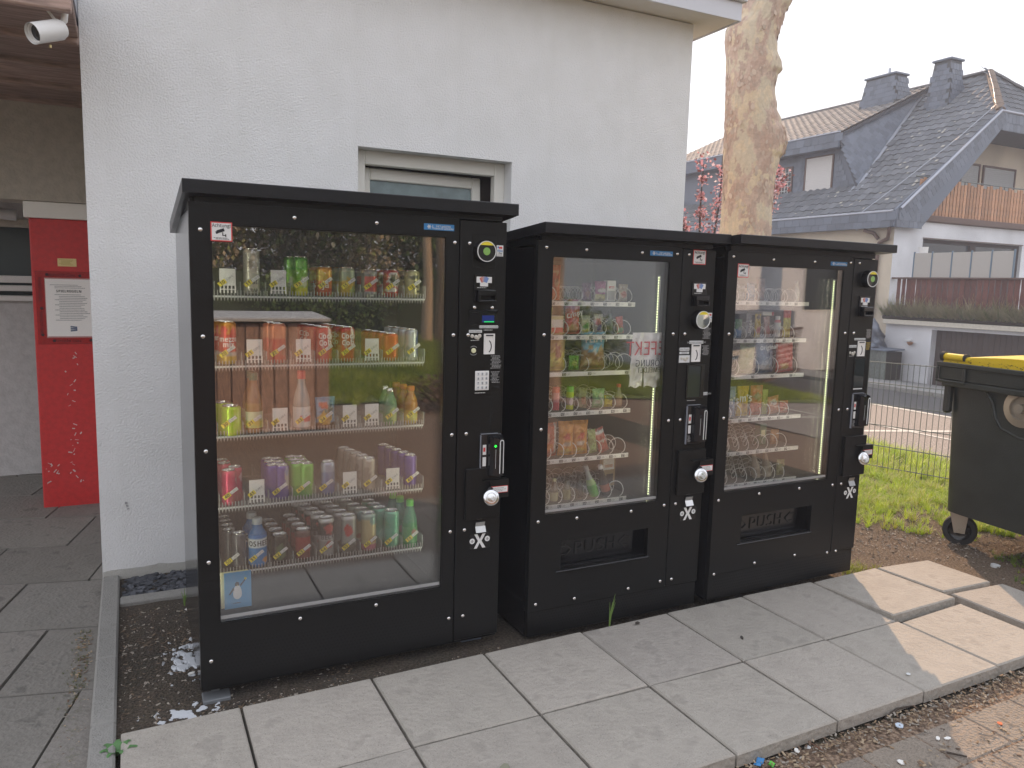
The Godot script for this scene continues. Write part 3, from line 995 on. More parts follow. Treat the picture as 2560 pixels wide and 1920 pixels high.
func price_tag(t, x, y, num, z = -0.152):
	var b = B.new()
	var bs = Basis(Vector3(0, 0, 1), 0.62)
	b.box(Vector3(x - 0.014, y - 0.008, z), Vector3(0.030, 0.017, 0.0008), W1, bs)
	var p = part(t, "slot_number", b, "sticker_yellow")
	lettering(p, num, 0.0135, Vector3(x - 0.014, y - 0.008, z + 0.0008), "ink", "number", bs, true)
	b = B.new()
	b.box(Vector3(x + 0.013, y + 0.0115, z), Vector3(0.032, 0.0125, 0.0008), W1, bs)
	p = part(t, "price_tag", b, "sticker_white")
	lettering(p, "2,00 €", 0.0075, Vector3(x + 0.013, y + 0.0115, z + 0.0008), "print_grey", "price", bs, true)

func blank_plate(t, x, y, z = -0.158):   # the white plate that closes an empty slot
	var b = B.new()
	b.bb(x - 0.029, x + 0.029, y + 0.034, y + 0.098, z - 0.002, z)
	for k in 5: b.bb(x - 0.029 + k * 0.0135, x - 0.029 + k * 0.0135 + 0.005, y + 0.006, y + 0.034, z - 0.002, z)
	b.bb(x - 0.024, x + 0.03, y + 0.018, y + 0.022, z - 0.0035, z - 0.002)
	part(t, "blank_plate", b, "white_plastic")

func drinks_machine_goods(t):
	var ys = [1.522, 1.252, 0.977, 0.692, 0.424]
	var cx = func(k): return 0.142 + 0.0938 * k
	for r in 5:
		var y = ys[r]
		var b = B.new()
		b.bb(0.085, 0.935, y - 0.012, y - 0.008, -0.66, -0.165)
		var s = part(t, "shelf", b, "clear_plastic" if r < 4 else "liner")
		b = B.new()
		b.bb(0.085, 0.935, y - 0.010, y - 0.004, -0.166, -0.160)
		part(s, "shelf_edge", b, "label_grey")
		b = B.new()   # comb teeth of the tray fronts
		for k in 70:
			var x = 0.09 + k * 0.0121
			b.face([Vector3(x, y - 0.010, -0.1595), Vector3(x + 0.007, y - 0.010, -0.1595), Vector3(x + 0.0035, y - 0.026, -0.1595)], Vector3(0, 0, 1), W1)
			b.box(Vector3(x + 0.0035, y + 0.004, -0.161), Vector3(0.0025, 0.026, 0.005), W1)
		part(s, "tray_comb", b, "comb", "", "stuff")
		for k in 10:
			b = B.new()
			b.bb(0.095 + k * 0.0938 - 0.0015, 0.095 + k * 0.0938 + 0.0015, y - 0.006, y + 0.05, -0.64, -0.165)
			b.lathe([Vector2(0.013, -0.002), Vector2(0.013, 0.002)], 14, W1, Transform3D(Basis(Vector3.RIGHT, PI / 2), Vector3(0.095 + k * 0.0938, y - 0.012, -0.158)))
			part(s, "divider", b, "clear_plastic")
	var nums = [[10, 11, 12, 13, 14, 15, 16, 17, 18], [20, 21, 22, 23, 24, 25, 26, 27, 28], [30, 31, 32, 33, 34, 35, 36, 37, 38], [40, 41, 42, 43, 44, 45, 46, 47, 48], [50, 51, 52, 53, 54, 55, 56, 57, 58]]
	for r in 5:
		for k in 9: price_tag(t, cx.call(k) - 0.006, ys[r] + 0.052, str(nums[r][k]))
	for q in [[0, 0], [0, 2], [1, 1], [1, 3], [1, 6], [2, 2], [2, 5], [2, 6], [3, 1], [3, 5], [3, 7]]: blank_plate(t, cx.call(q[1]), ys[q[0]])
	var C = func(r, g, b2): return Color(r, g, b2)
	var z = -0.205
	var o
	# first shelf
	o = make_can("tall slim beige can on the top drinks shelf beside an empty slot", "", 0.031, 0.178, splash(stripes([[0.012, Color(0.2, 0.19, 0.17)], [0.04, Color(0.62, 0.58, 0.47)], [0.17, Color(0.56, 0.53, 0.45)], [1.0, Color(0.3, 0.3, 0.28)]]), [[0.45, 0.12, 0.05, 0.02, Color(0.3, 0.26, 0.2)]], 3), [["NST", 0.018, 0.05, "ink"], ["CRAP", 0.013, 0.018, "ink"]])
	put(o, t, cx.call(1), ys[0], z)
	o = make_can("tall slim green can with yellow base on the top drinks shelf", "", 0.0285, 0.155, splash(stripes([[0.03, C.call(0.62, 0.6, 0.03)], [0.05, C.call(0.42, 0.6, 0.04)], [0.1, C.call(0.2, 0.5, 0.03)], [1.0, C.call(0.1, 0.42, 0.03)]]), [[0.55, 0.055, 0.09, 0.022, Color(0.6, 0.66, 0.45)], [0.45, 0.125, 0.12, 0.012, Color(0.25, 0.6, 0.12)]], 5))
	put(o, t, cx.call(3), ys[0], z)
	queue(o, t, cx.call(3) - 0.004, ys[0], z, 1, 0.062, "green slim can standing behind the first on top shelf", -0.022)
	o = make_can("orange can with white writing on the top drinks shelf", "", 0.033, 0.118, splash(stripes([[0.03, C.call(0.5, 0.05, 0.02)], [0.06, C.call(0.6, 0.12, 0.03)], [1.0, C.call(0.72, 0.32, 0.03)]]), [[0.42, 0.08, 0.1, 0.02, Color(0.7, 0.5, 0.1)]], 7), [["ja", 0.026, 0.045, "sticker_white"]])
	put(o, t, cx.call(4), ys[0], z)
	queue(o, t, cx.call(4), ys[0], z, 1, 0.07, "orange can standing behind the first on top shelf", -0.01)
	o = make_can("grey green can with a yellow pineapple print on the top shelf", "", 0.033, 0.118, splash(stripes([[0.06, C.call(0.5, 0.36, 0.05)], [1.0, C.call(0.34, 0.40, 0.28)]]), [[0.5, 0.045, 0.13, 0.03, Color(0.62, 0.42, 0.04)], [0.6, 0.02, 0.08, 0.02, Color(0.3, 0.36, 0.1)]], 9))
	put(o, t, cx.call(5), ys[0], z)
	queue(o, t, cx.call(5), ys[0], z, 2, 0.07, "pineapple can standing behind the first on top shelf", -0.012)
	o = make_can("dark silver can with a red block on the top drinks shelf", "", 0.033, 0.115, splash(stripes([[0.02, C.call(0.4, 0.4, 0.4)], [0.085, C.call(0.48, 0.05, 0.05)], [1.0, C.call(0.2, 0.2, 0.2)]]), [[0.28, 0.05, 0.08, 0.06, Color(0.30, 0.30, 0.29)]], 11))
	put(o, t, cx.call(6), ys[0], z)
	queue(o, t, cx.call(6), ys[0], z, 1, 0.07, "dark silver can standing behind the first on top shelf", -0.012)
	o = make_can("red can with a black and white swirl on the top shelf", "", 0.033, 0.115, splash(flat(C.call(0.5, 0.03, 0.03)), [[0.55, 0.075, 0.16, 0.03, Color(0.6, 0.6, 0.55)], [0.56, 0.072, 0.12, 0.022, Color(0.06, 0.07, 0.05)], [0.48, 0.03, 0.13, 0.012, Color(0.6, 0.58, 0.55)]], 13))
	put(o, t, cx.call(7), ys[0], z)
	queue(o, t, cx.call(7), ys[0], z, 1, 0.07, "red swirl can standing behind the first on top shelf", -0.012)
	o = make_can("beige gold can with dark zigzag strokes at right of top shelf", "", 0.033, 0.115, splash(flat(C.call(0.50, 0.46, 0.26)), [[0.5, 0.085, 0.1, 0.008, Color(0.1, 0.1, 0.08)], [0.56, 0.065, 0.1, 0.006, Color(0.1, 0.1, 0.08)], [0.5, 0.045, 0.11, 0.006, Color(0.12, 0.1, 0.08)], [0.6, 0.025, 0.08, 0.005, Color(0.1, 0.1, 0.08)]], 15))
	put(o, t, cx.call(8), ys[0], z)
	queue(o, t, cx.call(8), ys[0], z, 1, 0.07, "beige gold can standing behind the first on top shelf", -0.012)
	# second shelf
	o = make_can("red and orange half litre can with white mezzo mix lettering", "", 0.033, 0.166, splash(stripes([[0.03, C.call(0.62, 0.42, 0.03)], [0.045, C.call(0.6, 0.55, 0.5)], [0.12, C.call(0.60, 0.05, 0.03)], [1.0, C.call(0.72, 0.30, 0.03)]]), [[0.42, 0.13, 0.07, 0.02, Color(0.6, 0.04, 0.04)], [0.62, 0.12, 0.08, 0.025, Color(0.6, 0.05, 0.04)]], 17), [["mezzo", 0.020, 0.098, "sticker_white"], ["mix", 0.020, 0.077, "sticker_white"]])
	put(o, t, cx.call(0), ys[1], z)
	queue(o, t, cx.call(0), ys[1], z, 1, 0.07, "red and orange can behind the mezzo mix can", -0.012)
	o = make_can("plain coral red tall can on second drinks shelf between white plates", "", 0.033, 0.160, splash(stripes([[0.10, C.call(0.56, 0.07, 0.04)], [1.0, C.call(0.62, 0.20, 0.10)]]), [[0.62, 0.05, 0.07, 0.02, Color(0.4, 0.12, 0.08)]], 19))
	put(o, t, cx.call(2), ys[1], z)
	queue(o, t, cx.call(2), ys[1], z, 1, 0.07, "coral red can behind the first on second shelf", -0.012)
	var red = splash(flat(C.call(0.52, 0.02, 0.02)), [[0.58, 0.11, 0.05, 0.03, Color(0.62, 0.5, 0.48)], [0.44, 0.085, 0.03, 0.03, Color(0.62, 0.5, 0.48)], [0.66, 0.03, 0.06, 0.02, Color(0.35, 0.06, 0.05)]], 21)
	for k in [4, 5]:
		o = make_can(["red cola can with white script, left one of the pair", "red cola can with white script beside an empty slot at right"][k - 4], "", 0.033, 0.145, red, [["Coca", 0.022, 0.108, "sticker_white"], ["Cola", 0.022, 0.080, "sticker_white"]])
		put(o, t, cx.call(k), ys[1], z)
		queue(o, t, cx.call(k), ys[1], z, 3, 0.07, ["red cola can queued behind the left cola can", "red cola can queued behind the right cola can"][k - 4], -0.012)
	o = make_can("short orange red can on second shelf right of an empty slot", "", 0.033, 0.118, splash(flat(C.call(0.62, 0.09, 0.02)), [[0.62, 0.04, 0.07, 0.025, Color(0.4, 0.1, 0.03)]], 23))
	put(o, t, cx.call(7), ys[1], z)
	queue(o, t, cx.call(7), ys[1], z, 3, 0.07, "orange red can queued behind the first on second shelf", -0.012)
	o = make_can("white and blue slim can at right end of second shelf", "", 0.0285, 0.135, splash(flat(C.call(0.58, 0.62, 0.64)), [[0.66, 0.07, 0.10, 0.06, Color(0.05, 0.09, 0.35)], [0.36, 0.04, 0.06, 0.03, Color(0.3, 0.36, 0.4)]], 25))
	put(o, t, cx.call(8), ys[1], z)
	queue(o, t, cx.call(8), ys[1], z, 3, 0.062, "white and blue can queued behind the first", -0.012)
	# third shelf
	o = make_can("wide lime green can at left end of third shelf", "", 0.038, 0.125, splash(stripes([[0.02, C.call(0.48, 0.6, 0.03)], [1.0, C.call(0.42, 0.66, 0.03)]]), [[0.6, 0.08, 0.08, 0.02, Color(0.5, 0.7, 0.12)]], 27))
	put(o, t, cx.call(0) + 0.006, ys[2] - 0.012, z + 0.01)
	queue(o, t, cx.call(0), ys[2] - 0.012, z, 1, 0.085, "lime green can behind the first on third shelf", -0.012)
	var bp = [Vector2(0.0001, 0.003), Vector2(0.028, 0.0), Vector2(0.034, 0.008), Vector2(0.034, 0.115), Vector2(0.030, 0.140), Vector2(0.022, 0.165), Vector2(0.0155, 0.19), Vector2(0.0135, 0.212)]
	o = make_bottle("amber iced tea bottle with dark green cap and lemon label", "", bp, 0.0165, 0.208, 0.03, stripes([[0.12, Color(0.28, 0.16, 0.05)], [1.0, Color(0.22, 0.11, 0.05)]]), "cap_green", [], [0.034, 0.02, 0.085, splash(stripes([[0.05, Color(0.48, 0.52, 0.12)], [1.0, Color(0.55, 0.56, 0.36)]]), [[0.55, 0.04, 0.1, 0.012, Color(0.6, 0.5, 0.05)]], 31)])
	put(o, t, cx.call(1), ys[2], z)
	queue(o, t, cx.call(1), ys[2], z, 1, 0.074, "amber iced tea bottle behind the first on third shelf")
	o = make_bottle("clear bottle with red cap and white red label", "", bp, 0.0165, 0.208, 0.034, stripes([[1.0, Color(0.30, 0.31, 0.30)]]), "sticker_red", [], [0.034, 0.012, 0.095, splash(stripes([[0.035, Color(0.6, 0.62, 0.6)], [1.0, Color(0.62, 0.63, 0.62)]]), [[0.6, 0.05, 0.14, 0.014, Color(0.55, 0.06, 0.08)]], 33)])
	put(o, t, cx.call(3), ys[2], z)
	var pouch = B.new()
	var pp = splash(stripes([[0.03, Color(0.07, 0.05, 0.03)], [1.0, Color(0.14, 0.28, 0.42)]]), [[0.42, 0.05, 0.35, 0.03, Color(0.55, 0.36, 0.04)], [0.62, 0.085, 0.25, 0.02, Color(0.08, 0.16, 0.12)], [0.35, 0.1, 0.2, 0.015, Color(0.5, 0.1, 0.05)]], 35)
	var t2 = thing("juice_pouch", "blue juice pouch with yellow fruit print on third shelf", "pouch")
	part(t2, "pouch", bag_mesh(0.085, 0.135, 0.05, func(u, v): return pp.call(u, v * 0.135), 5), "bag")
	put(t2, t, cx.call(4), ys[2] - 0.004, z + 0.01, 0.1)
	var bp2 = [Vector2(0.0001, 0.003), Vector2(0.026, 0.0), Vector2(0.030, 0.006), Vector2(0.030, 0.085), Vector2(0.026, 0.105), Vector2(0.016, 0.128), Vector2(0.0135, 0.145)]
	o = make_bottle("small green glass bottle near the right of third shelf", "", bp2, 0.0155, 0.142, 0.016, splash(stripes([[0.05, Color(0.10, 0.28, 0.08)], [1.0, Color(0.16, 0.30, 0.16)]]), [[0.56, 0.04, 0.1, 0.03, Color(0.4, 0.5, 0.14)]], 37), "can_lid")
	put(o, t, cx.call(7), ys[2], z)
	queue(o, t, cx.call(7), ys[2], z, 1, 0.066, "small green bottle behind the first on third shelf")
	o = make_bottle("orange juice bottle at right end of third shelf", "", bp2, 0.0165, 0.142, 0.02, splash(stripes([[0.06, Color(0.6, 0.36, 0.03)], [1.0, Color(0.46, 0.22, 0.04)]]), [[0.5, 0.03, 0.15, 0.025, Color(0.45, 0.45, 0.1)]], 39), "cap_orange")
	put(o, t, cx.call(8), ys[2], z)
	queue(o, t, cx.call(8), ys[2], z, 2, 0.066, "orange juice bottle behind the first on third shelf", -0.012)
	# fourth shelf
	o = make_can("pink slim can at left end of fourth shelf", "", 0.0285, 0.142, splash(flat(C.call(0.62, 0.06, 0.14)), [[0.72, 0.1, 0.06, 0.02, Color(0.62, 0.35, 0.4)], [0.62, 0.02, 0.1, 0.025, Color(0.45, 0.12, 0.12)]], 41))
	put(o, t, cx.call(0) - 0.008, ys[3], z + 0.015)
	queue(o, t, cx.call(0) + 0.02, ys[3], z + 0.03, 1, 0.062, "pink slim can standing close behind the front pink can", 0.0)
	queue(o, t, cx.call(0) - 0.012, ys[3], z - 0.05, 2, 0.062, "pink slim can at the back of fourth shelf", 0.0)
	var pur = splash(stripes([[0.06, C.call(0.10, 0.07, 0.30)], [1.0, C.call(0.12, 0.08, 0.34)]]), [[0.64, 0.085, 0.10, 0.035, Color(0.42, 0.38, 0.40)], [0.6, 0.12, 0.05, 0.02, Color(0.3, 0.3, 0.5)]], 43)
	o = make_can("purple slim can with pale swirl on fourth shelf", "", 0.0285, 0.142, pur)
	put(o, t, cx.call(2) + 0.012, ys[3], z)
	queue(o, t, cx.call(2) - 0.024, ys[3], z + 0.045, 3, 0.06, "purple slim can queued behind the one with swirl", 0.0)
	queue(o, t, cx.call(2) + 0.01, ys[3], z, 2, 0.06, "purple slim can at the back of fourth shelf", 0.0)
	o = make_can("light green slim can on fourth shelf", "", 0.0285, 0.142, splash(stripes([[0.05, C.call(0.10, 0.36, 0.06)], [1.0, C.call(0.18, 0.50, 0.08)]]), [[0.66, 0.03, 0.07, 0.025, Color(0.4, 0.5, 0.3)]], 45))
	put(o, t, cx.call(3) + 0.018, ys[3], z)
	queue(o, t, cx.call(3) - 0.02, ys[3], z + 0.045, 3, 0.06, "green slim can queued left behind the front green one", 0.0)
	queue(o, t, cx.call(3) + 0.012, ys[3], z, 2, 0.06, "green slim can at the back of fourth shelf", 0.0)
	o = make_can("pale blue slim can on fourth shelf left of empty slot", "", 0.0285, 0.142, splash(stripes([[0.05, C.call(0.12, 0.16, 0.36)], [0.1, C.call(0.26, 0.30, 0.46)], [1.0, C.call(0.38, 0.42, 0.55)]]), [[0.4, 0.05, 0.1, 0.05, Color(0.16, 0.22, 0.45)]], 47))
	put(o, t, cx.call(4) + 0.012, ys[3], z)
	o = make_can("silver slim can on fourth shelf between empty slots", "", 0.0285, 0.142, splash(stripes([[1.0, C.call(0.46, 0.43, 0.38)]]), [[0.4, 0.06, 0.1, 0.05, Color(0.34, 0.30, 0.26)]], 49))
	put(o, t, cx.call(6), ys[3], z)
	queue(o, t, cx.call(6), ys[3], z, 4, 0.06, "silver slim can queued behind the front silver one", -0.012)
	o = make_can("purple slim can at right end of fourth shelf", "", 0.0285, 0.142, pur)
	put(o, t, cx.call(8), ys[3], z, 0.5)
	queue(o, t, cx.call(8), ys[3], z, 4, 0.06, "purple slim can queued behind the right end can", -0.012)
	# fifth shelf
	o = make_can("dark silver can at left end of bottom drinks shelf", "", 0.0285, 0.142, splash(stripes([[1.0, C.call(0.10, 0.10, 0.11)]]), [[0.72, 0.08, 0.05, 0.06, Color(0.42, 0.42, 0.42)]], 51))
	put(o, t, cx.call(0) + 0.025, ys[4] + 0.005, z + 0.01)
	queue(o, t, cx.call(0) - 0.004, ys[4], z, 4, 0.062, "dark can queued at left of bottom drinks shelf", 0.0)
	var bp3 = [Vector2(0.0001, 0.003), Vector2(0.030, 0.0), Vector2(0.036, 0.008), Vector2(0.036, 0.12), Vector2(0.033, 0.14), Vector2(0.022, 0.158), Vector2(0.018, 0.17), Vector2(0.018, 0.176)]
	o = make_bottle("blue sports drink bottle lettered OSHEE on bottom shelf", "", bp3, 0.020, 0.174, 0.026, stripes([[1.0, Color(0.03, 0.12, 0.30)]]), "cap_grey", [["OSHEE", 0.022, 0.100, "ink", 0.0372]], [0.0362, 0.012, 0.135, splash(stripes([[0.08, Color(0.03, 0.17, 0.42)], [0.117, Color(0.55, 0.60, 0.62)], [1.0, Color(0.02, 0.14, 0.42)]]), [[0.64, 0.03, 0.06, 0.012, Color(0.6, 0.28, 0.05)]], 53)])
	put(o, t, cx.call(1) + 0.004, ys[4], z + 0.008)
	queue(o, t, cx.call(1) - 0.006, ys[4], z, 1, 0.078, "blue sports drink bottle behind the OSHEE one")
	o = make_can("black short can on bottom drinks shelf right of blue bottle", "", 0.033, 0.118, splash(flat(C.call(0.02, 0.02, 0.02)), [[0.5, 0.05, 0.1, 0.03, Color(0.10, 0.16, 0.08)]], 55))
	put(o, t, cx.call(2), ys[4], z)
	queue(o, t, cx.call(2), ys[4], z, 3, 0.07, "black can queued behind the front black can", -0.006)
	o = make_can("dark red can with silver rim on bottom drinks shelf", "", 0.033, 0.128, splash(stripes([[0.04, C.call(0.15, 0.02, 0.02)], [0.10, C.call(0.30, 0.03, 0.03)], [1.0, C.call(0.12, 0.06, 0.06)]]), [], 57))
	put(o, t, cx.call(3), ys[4], z)
	queue(o, t, cx.call(3), ys[4], z, 3, 0.07, "dark red can queued behind the front dark red one", -0.006)
	o = make_can("half litre silver black beer can with red BECK emblem", "", 0.033, 0.168, splash(stripes([[0.07, C.call(0.30, 0.30, 0.30)], [0.095, C.call(0.42, 0.42, 0.42)], [0.15, C.call(0.04, 0.04, 0.045)], [1.0, C.call(0.5, 0.5, 0.5)]]), [[0.53, 0.125, 0.10, 0.022, Color(0.42, 0.08, 0.08)], [0.53, 0.055, 0.08, 0.016, Color(0.42, 0.08, 0.08)]], 59), [["BECK", 0.020, 0.088, "ink"]])
	put(o, t, cx.call(4) + 0.004, ys[4], z)
	queue(o, t, cx.call(4), ys[4], z, 4, 0.07, "beer can queued behind the BECK can", -0.014)
	o = make_can("half litre silver beer can with red shield on bottom shelf", "", 0.033, 0.168, splash(stripes([[0.15, C.call(0.30, 0.31, 0.30)], [1.0, C.call(0.5, 0.5, 0.5)]]), [[0.46, 0.105, 0.09, 0.026, Color(0.48, 0.04, 0.04)], [0.5, 0.03, 0.2, 0.02, Color(0.10, 0.10, 0.09)]], 61))
	put(o, t, cx.call(5) + 0.006, ys[4], z)
	queue(o, t, cx.call(5), ys[4], z, 4, 0.07, "beer can queued behind the red shield can", -0.014)
	o = make_can("half litre beige can with pink base on bottom shelf", "", 0.033, 0.168, splash(stripes([[0.03, C.call(0.45, 0.14, 0.2)], [0.14, C.call(0.52, 0.44, 0.24)], [1.0, C.call(0.3, 0.36, 0.3)]]), [[0.6, 0.14, 0.12, 0.02, Color(0.2, 0.34, 0.3)], [0.55, 0.05, 0.1, 0.012, Color(0.45, 0.2, 0.1)]], 63))
	put(o, t, cx.call(6), ys[4], z)
	queue(o, t, cx.call(6), ys[4], z, 4, 0.07, "can queued behind the beige can on bottom shelf", -0.014)
	o = make_can("half litre teal green can on bottom drinks shelf", "", 0.033, 0.168, splash(stripes([[0.14, C.call(0.10, 0.36, 0.22)], [1.0, C.call(0.16, 0.42, 0.28)]]), [[0.6, 0.05, 0.08, 0.03, Color(0.2, 0.44, 0.3)]], 65))
	put(o, t, cx.call(7) + 0.010, ys[4], z)
	queue(o, t, cx.call(7) - 0.02, ys[4], z, 3, 0.06, "teal green can queued behind the front teal one", -0.008)
	o = make_bottle("green plastic bottle with bright green cap at bottom right", "", bp, 0.0165, 0.19, 0.028, stripes([[0.12, Color(0.03, 0.22, 0.07)], [1.0, Color(0.04, 0.20, 0.10)]]), "cap_lime", [], [0.034, 0.03, 0.10, splash(flat(Color(0.04, 0.25, 0.06)), [[0.55, 0.075, 0.08, 0.012, Color(0.3, 0.12, 0.08)]], 67)])
	put(o, t, cx.call(8), ys[4] - 0.012, z)
	queue(o, t, cx.call(8) - 0.01, ys[4] - 0.012, z, 2, 0.072, "green plastic bottle behind the first on bottom shelf", -0.012)
	# picture cards leaning on the glass
	var card = B.new()
	card.bb(-0.05, 0.05, 0, 0.146, -0.002, 0, W1, 0.0006)
	var pc = thing("picture_card", "blue card with a white penguin picture at lower left of glass", "card", t.transform * Vector3(0.146, 0.308, -0.066))
	part(pc, "card", card, "sticker_blue_pale")
	var pg = B.new()
	var body = []
	for k in 20:
		var a = TAU * k / 20.0
		body.append(Vector2(sin(a) * 0.016 * (1.0 + 0.25 * cos(a)) - 0.002, 0.066 - cos(a) * 0.03))
	pg.poly(body, 0.0003, 0.0009)
	part(pc, "bird_belly", pg, "sticker_white")
	pg = B.new()
	pg.poly([Vector2(-0.012, 0.090), Vector2(0.006, 0.091), Vector2(0.004, 0.103), Vector2(-0.004, 0.107), Vector2(-0.010, 0.102)], 0.0004, 0.001)
	pg.poly([Vector2(-0.016, 0.088), Vector2(-0.034, 0.058), Vector2(-0.030, 0.056), Vector2(-0.014, 0.076)], 0.0004, 0.001)
	pg.poly([Vector2(0.010, 0.086), Vector2(0.028, 0.110), Vector2(0.025, 0.113), Vector2(0.008, 0.094)], 0.0004, 0.001)
	part(pc, "bird_back", pg, "ink")
	pg = B.new()
	pg.poly([Vector2(0.024, 0.112), Vector2(0.032, 0.112), Vector2(0.032, 0.120), Vector2(0.024, 0.120)], 0.0004, 0.001)
	pg.poly([Vector2(-0.004, 0.094), Vector2(0.000, 0.094), Vector2(-0.002, 0.090)], 0.0011, 0.0014)
	part(pc, "yellow_marks", pg, "sticker_yellow")
	pg = B.new()
	pg.bb(-0.018, 0.010, 0.020, 0.0225, 0.0004, 0.0009)
	part(pc, "small_print", pg, "ink")
	var yc = single("picture_card", card, "label_yellow", "pale yellow card tucked behind the blue penguin card", "card", t.transform * Vector3(0.134, 0.312, -0.070))

func machine_one():
	var sp = {"W": 1.24, "S": 1.026, "at": Vector3.ZERO, "turn": 0.0, "label": "largest black vending machine at left selling canned and bottled drinks", "y0": 0.0185, "top": 1.8485, "g": [0.071, 0.967, 0.284, 1.774],
		"panes": [-0.004, -0.018, -0.032, -0.046, -0.060], "kick": 0.03, "liner": "liner", "flap": null, "vent": [0.07, 1.0, 0.19, 0.075, 9, 0.016, 0.0003], "roof": [-0.021, 1.268, 0.05, 1.873, 1.920, 0.105], "screw_x": [0.037, 1.004, 1.070], "more_screws": [[0.363, 1.813], [0.676, 1.812], [0.37, 0.252], [0.679, 0.256]], "blue": [0.87, 1.0, 1.797, 1.822]}
	var t = make_machine(sp)
	var S = 1.026
	camera_sticker(t, 0.071, 0.144, 1.714, 1.782)
	sticker(t, "reader_plate", 1.082, 1.190, 1.652, 1.790, "black_paint", 0.0, 0.002, 0.0008)
	disc_reader(t, 1.132, 1.721, "disc_face")
	payment_sticker(t, 1.193, 1.224, 1.704, 1.750)
	bill_acceptor(t, 1.092, 1.180, 1.512, 1.626)
	screw(t, 1.097, 1.489)
	screw(t, 1.178, 1.489)
	var b = B.new()
	b.bb(1.072, 1.204, 1.468, 1.480, 0.0, 0.008, W1, 0.002)
	b.bb(1.072, 1.198, 1.418, 1.467, 0.0, 0.003)
	var d = part(t, "display_window", b, "black_gloss")
	b = B.new()
	b.bb(1.132, 1.188, 1.427, 1.456, 0.0032, 0.0038)
	part(d, "display_screen", b, "lcd")
	b = B.new()
	for k in 9: b.bb(1.142 + k * 0.0052, 1.1455 + k * 0.0052, 1.4275, 1.4315, 0.0039, 0.0042)
	part(d, "display_text", b, "lcd_text")
	white_label(t, 1.122, 1.208, 1.402, 1.414, "Langsam einwerfen!")
	lines_of_print(t, 1.142, 1.194, 1.397, 1.392, 1, "sticker_white")
	white_label(t, 1.074, 1.134, 1.383, 1.395, "Kein Papier")
	coin_icons(t, 1.089, 1.369)
	coin_slot(t, 1.143, 1.193, 1.292, 1.379)
	b = B.new()
	b.lathe([Vector2(0.011, 0.0), Vector2(0.0095, 0.005), Vector2(0.0001, 0.006)], 20, W1, Transform3D(Basis(Vector3.RIGHT, PI / 2), Vector3(1.097, 1.308, 0)))
	part(t, "return_button", b, "button_pale")
	for s in [0.0, PI]:
		b = B.new()
		var pts = []
		for k in 7:
			var a = s + lerp(0.7, 2.4, k / 6.0)
			pts.append(Vector3(1.097 + cos(a) * 0.019, 1.308 + sin(a) * 0.019, 0.0008))
		b.tube(pts, 0.0012, 4)
		part(t, "button_arc", b, "print_grey")
	lines_of_print(t, 1.177, 1.228, 1.287, 1.229, 10, "print_grey")
	lines_of_print(t, 1.179, 1.224, 1.218, 1.167, 9, "print_grey")
	b = B.new()
	b.bb(1.106, 1.170, 1.138, 1.221, 0.0, 0.004, W1, 0.0015)
	var kp = part(t, "keypad", b, "white_plastic")
	for r in 4:
		for c in 3:
			b = B.new()
			var x = 1.119 + c * 0.019
			var y = 1.208 - r * 0.0195
			b.bb(x - 0.0065, x + 0.0065, y - 0.007, y + 0.007, 0.004, 0.0058, W1, 0.001)
			part(kp, "key", b, "label_grey")
			lettering(kp, ["1", "2", "3", "4", "5", "6", "7", "8", "9", "*", "0", "#"][r * 3 + c], 0.0085, Vector3(x, y, 0.0063), "ink", "key_number")
	lines_of_print(t, 1.106, 1.173, 1.130, 1.124, 1, "sticker_white")
	b = B.new()
	b.bb(1.182, 1.188, 0.955, 1.098, 0.0002, 0.0008)
	b.bb(1.075, 1.188, 0.953, 0.955, 0.0002, 0.0008)
	part(t, "panel_groove", b, "black_dark")
	age_terminal(t, 1.136, 0.75, true)
	lower_column(t, S, 0.03, true)
	padlock(t, S, "disc padlock on the hasp of the large drinks machine")
	drinks_machine_goods(t)
	# foot plates
	b = B.new()
	b.bb(0.005, 0.105, -0.06, -0.014, -0.07, 0.006, W1, 0.003)
	b.bb(0.04, 0.07, -0.016, 0.017, -0.10, -0.06)
	part(t, "foot", b, "foot_grey")
	b = B.new()
	b.bb(1.10, 1.20, -0.05, 0.016, -0.16, -0.08, W1, 0.004)
	part(t, "foot", b, "slate_flat")
	for q in [[0.9665, 0.5, 1.25, 0.26]]:
		led_strip(t, q[0] + 0.03, 0.36, 1.70, 0.05)
	var l := AreaLight3D.new()
	l.name = "left_strip_light"
	l.area_size = Vector2(0.012, 1.34)
	l.light_color = Color(1.0, 1.0, 0.9)
	l.light_energy = 0.04
	l.area_range = 3.0
	l.shadow_enabled = true
	t.add_child(l)
	l.transform = Transform3D(Basis(Vector3.UP, -PI / 2 + 0.5), Vector3(0.058, 1.03, -0.068))
	b = B.new()
	for k in 107: b.bb(0.0525, 0.0545, 0.36 + k * 0.0125 + 0.004, 0.36 + k * 0.0125 + 0.008, -0.0705, -0.0655)
	part(t, "led_strip", b, "led_light")

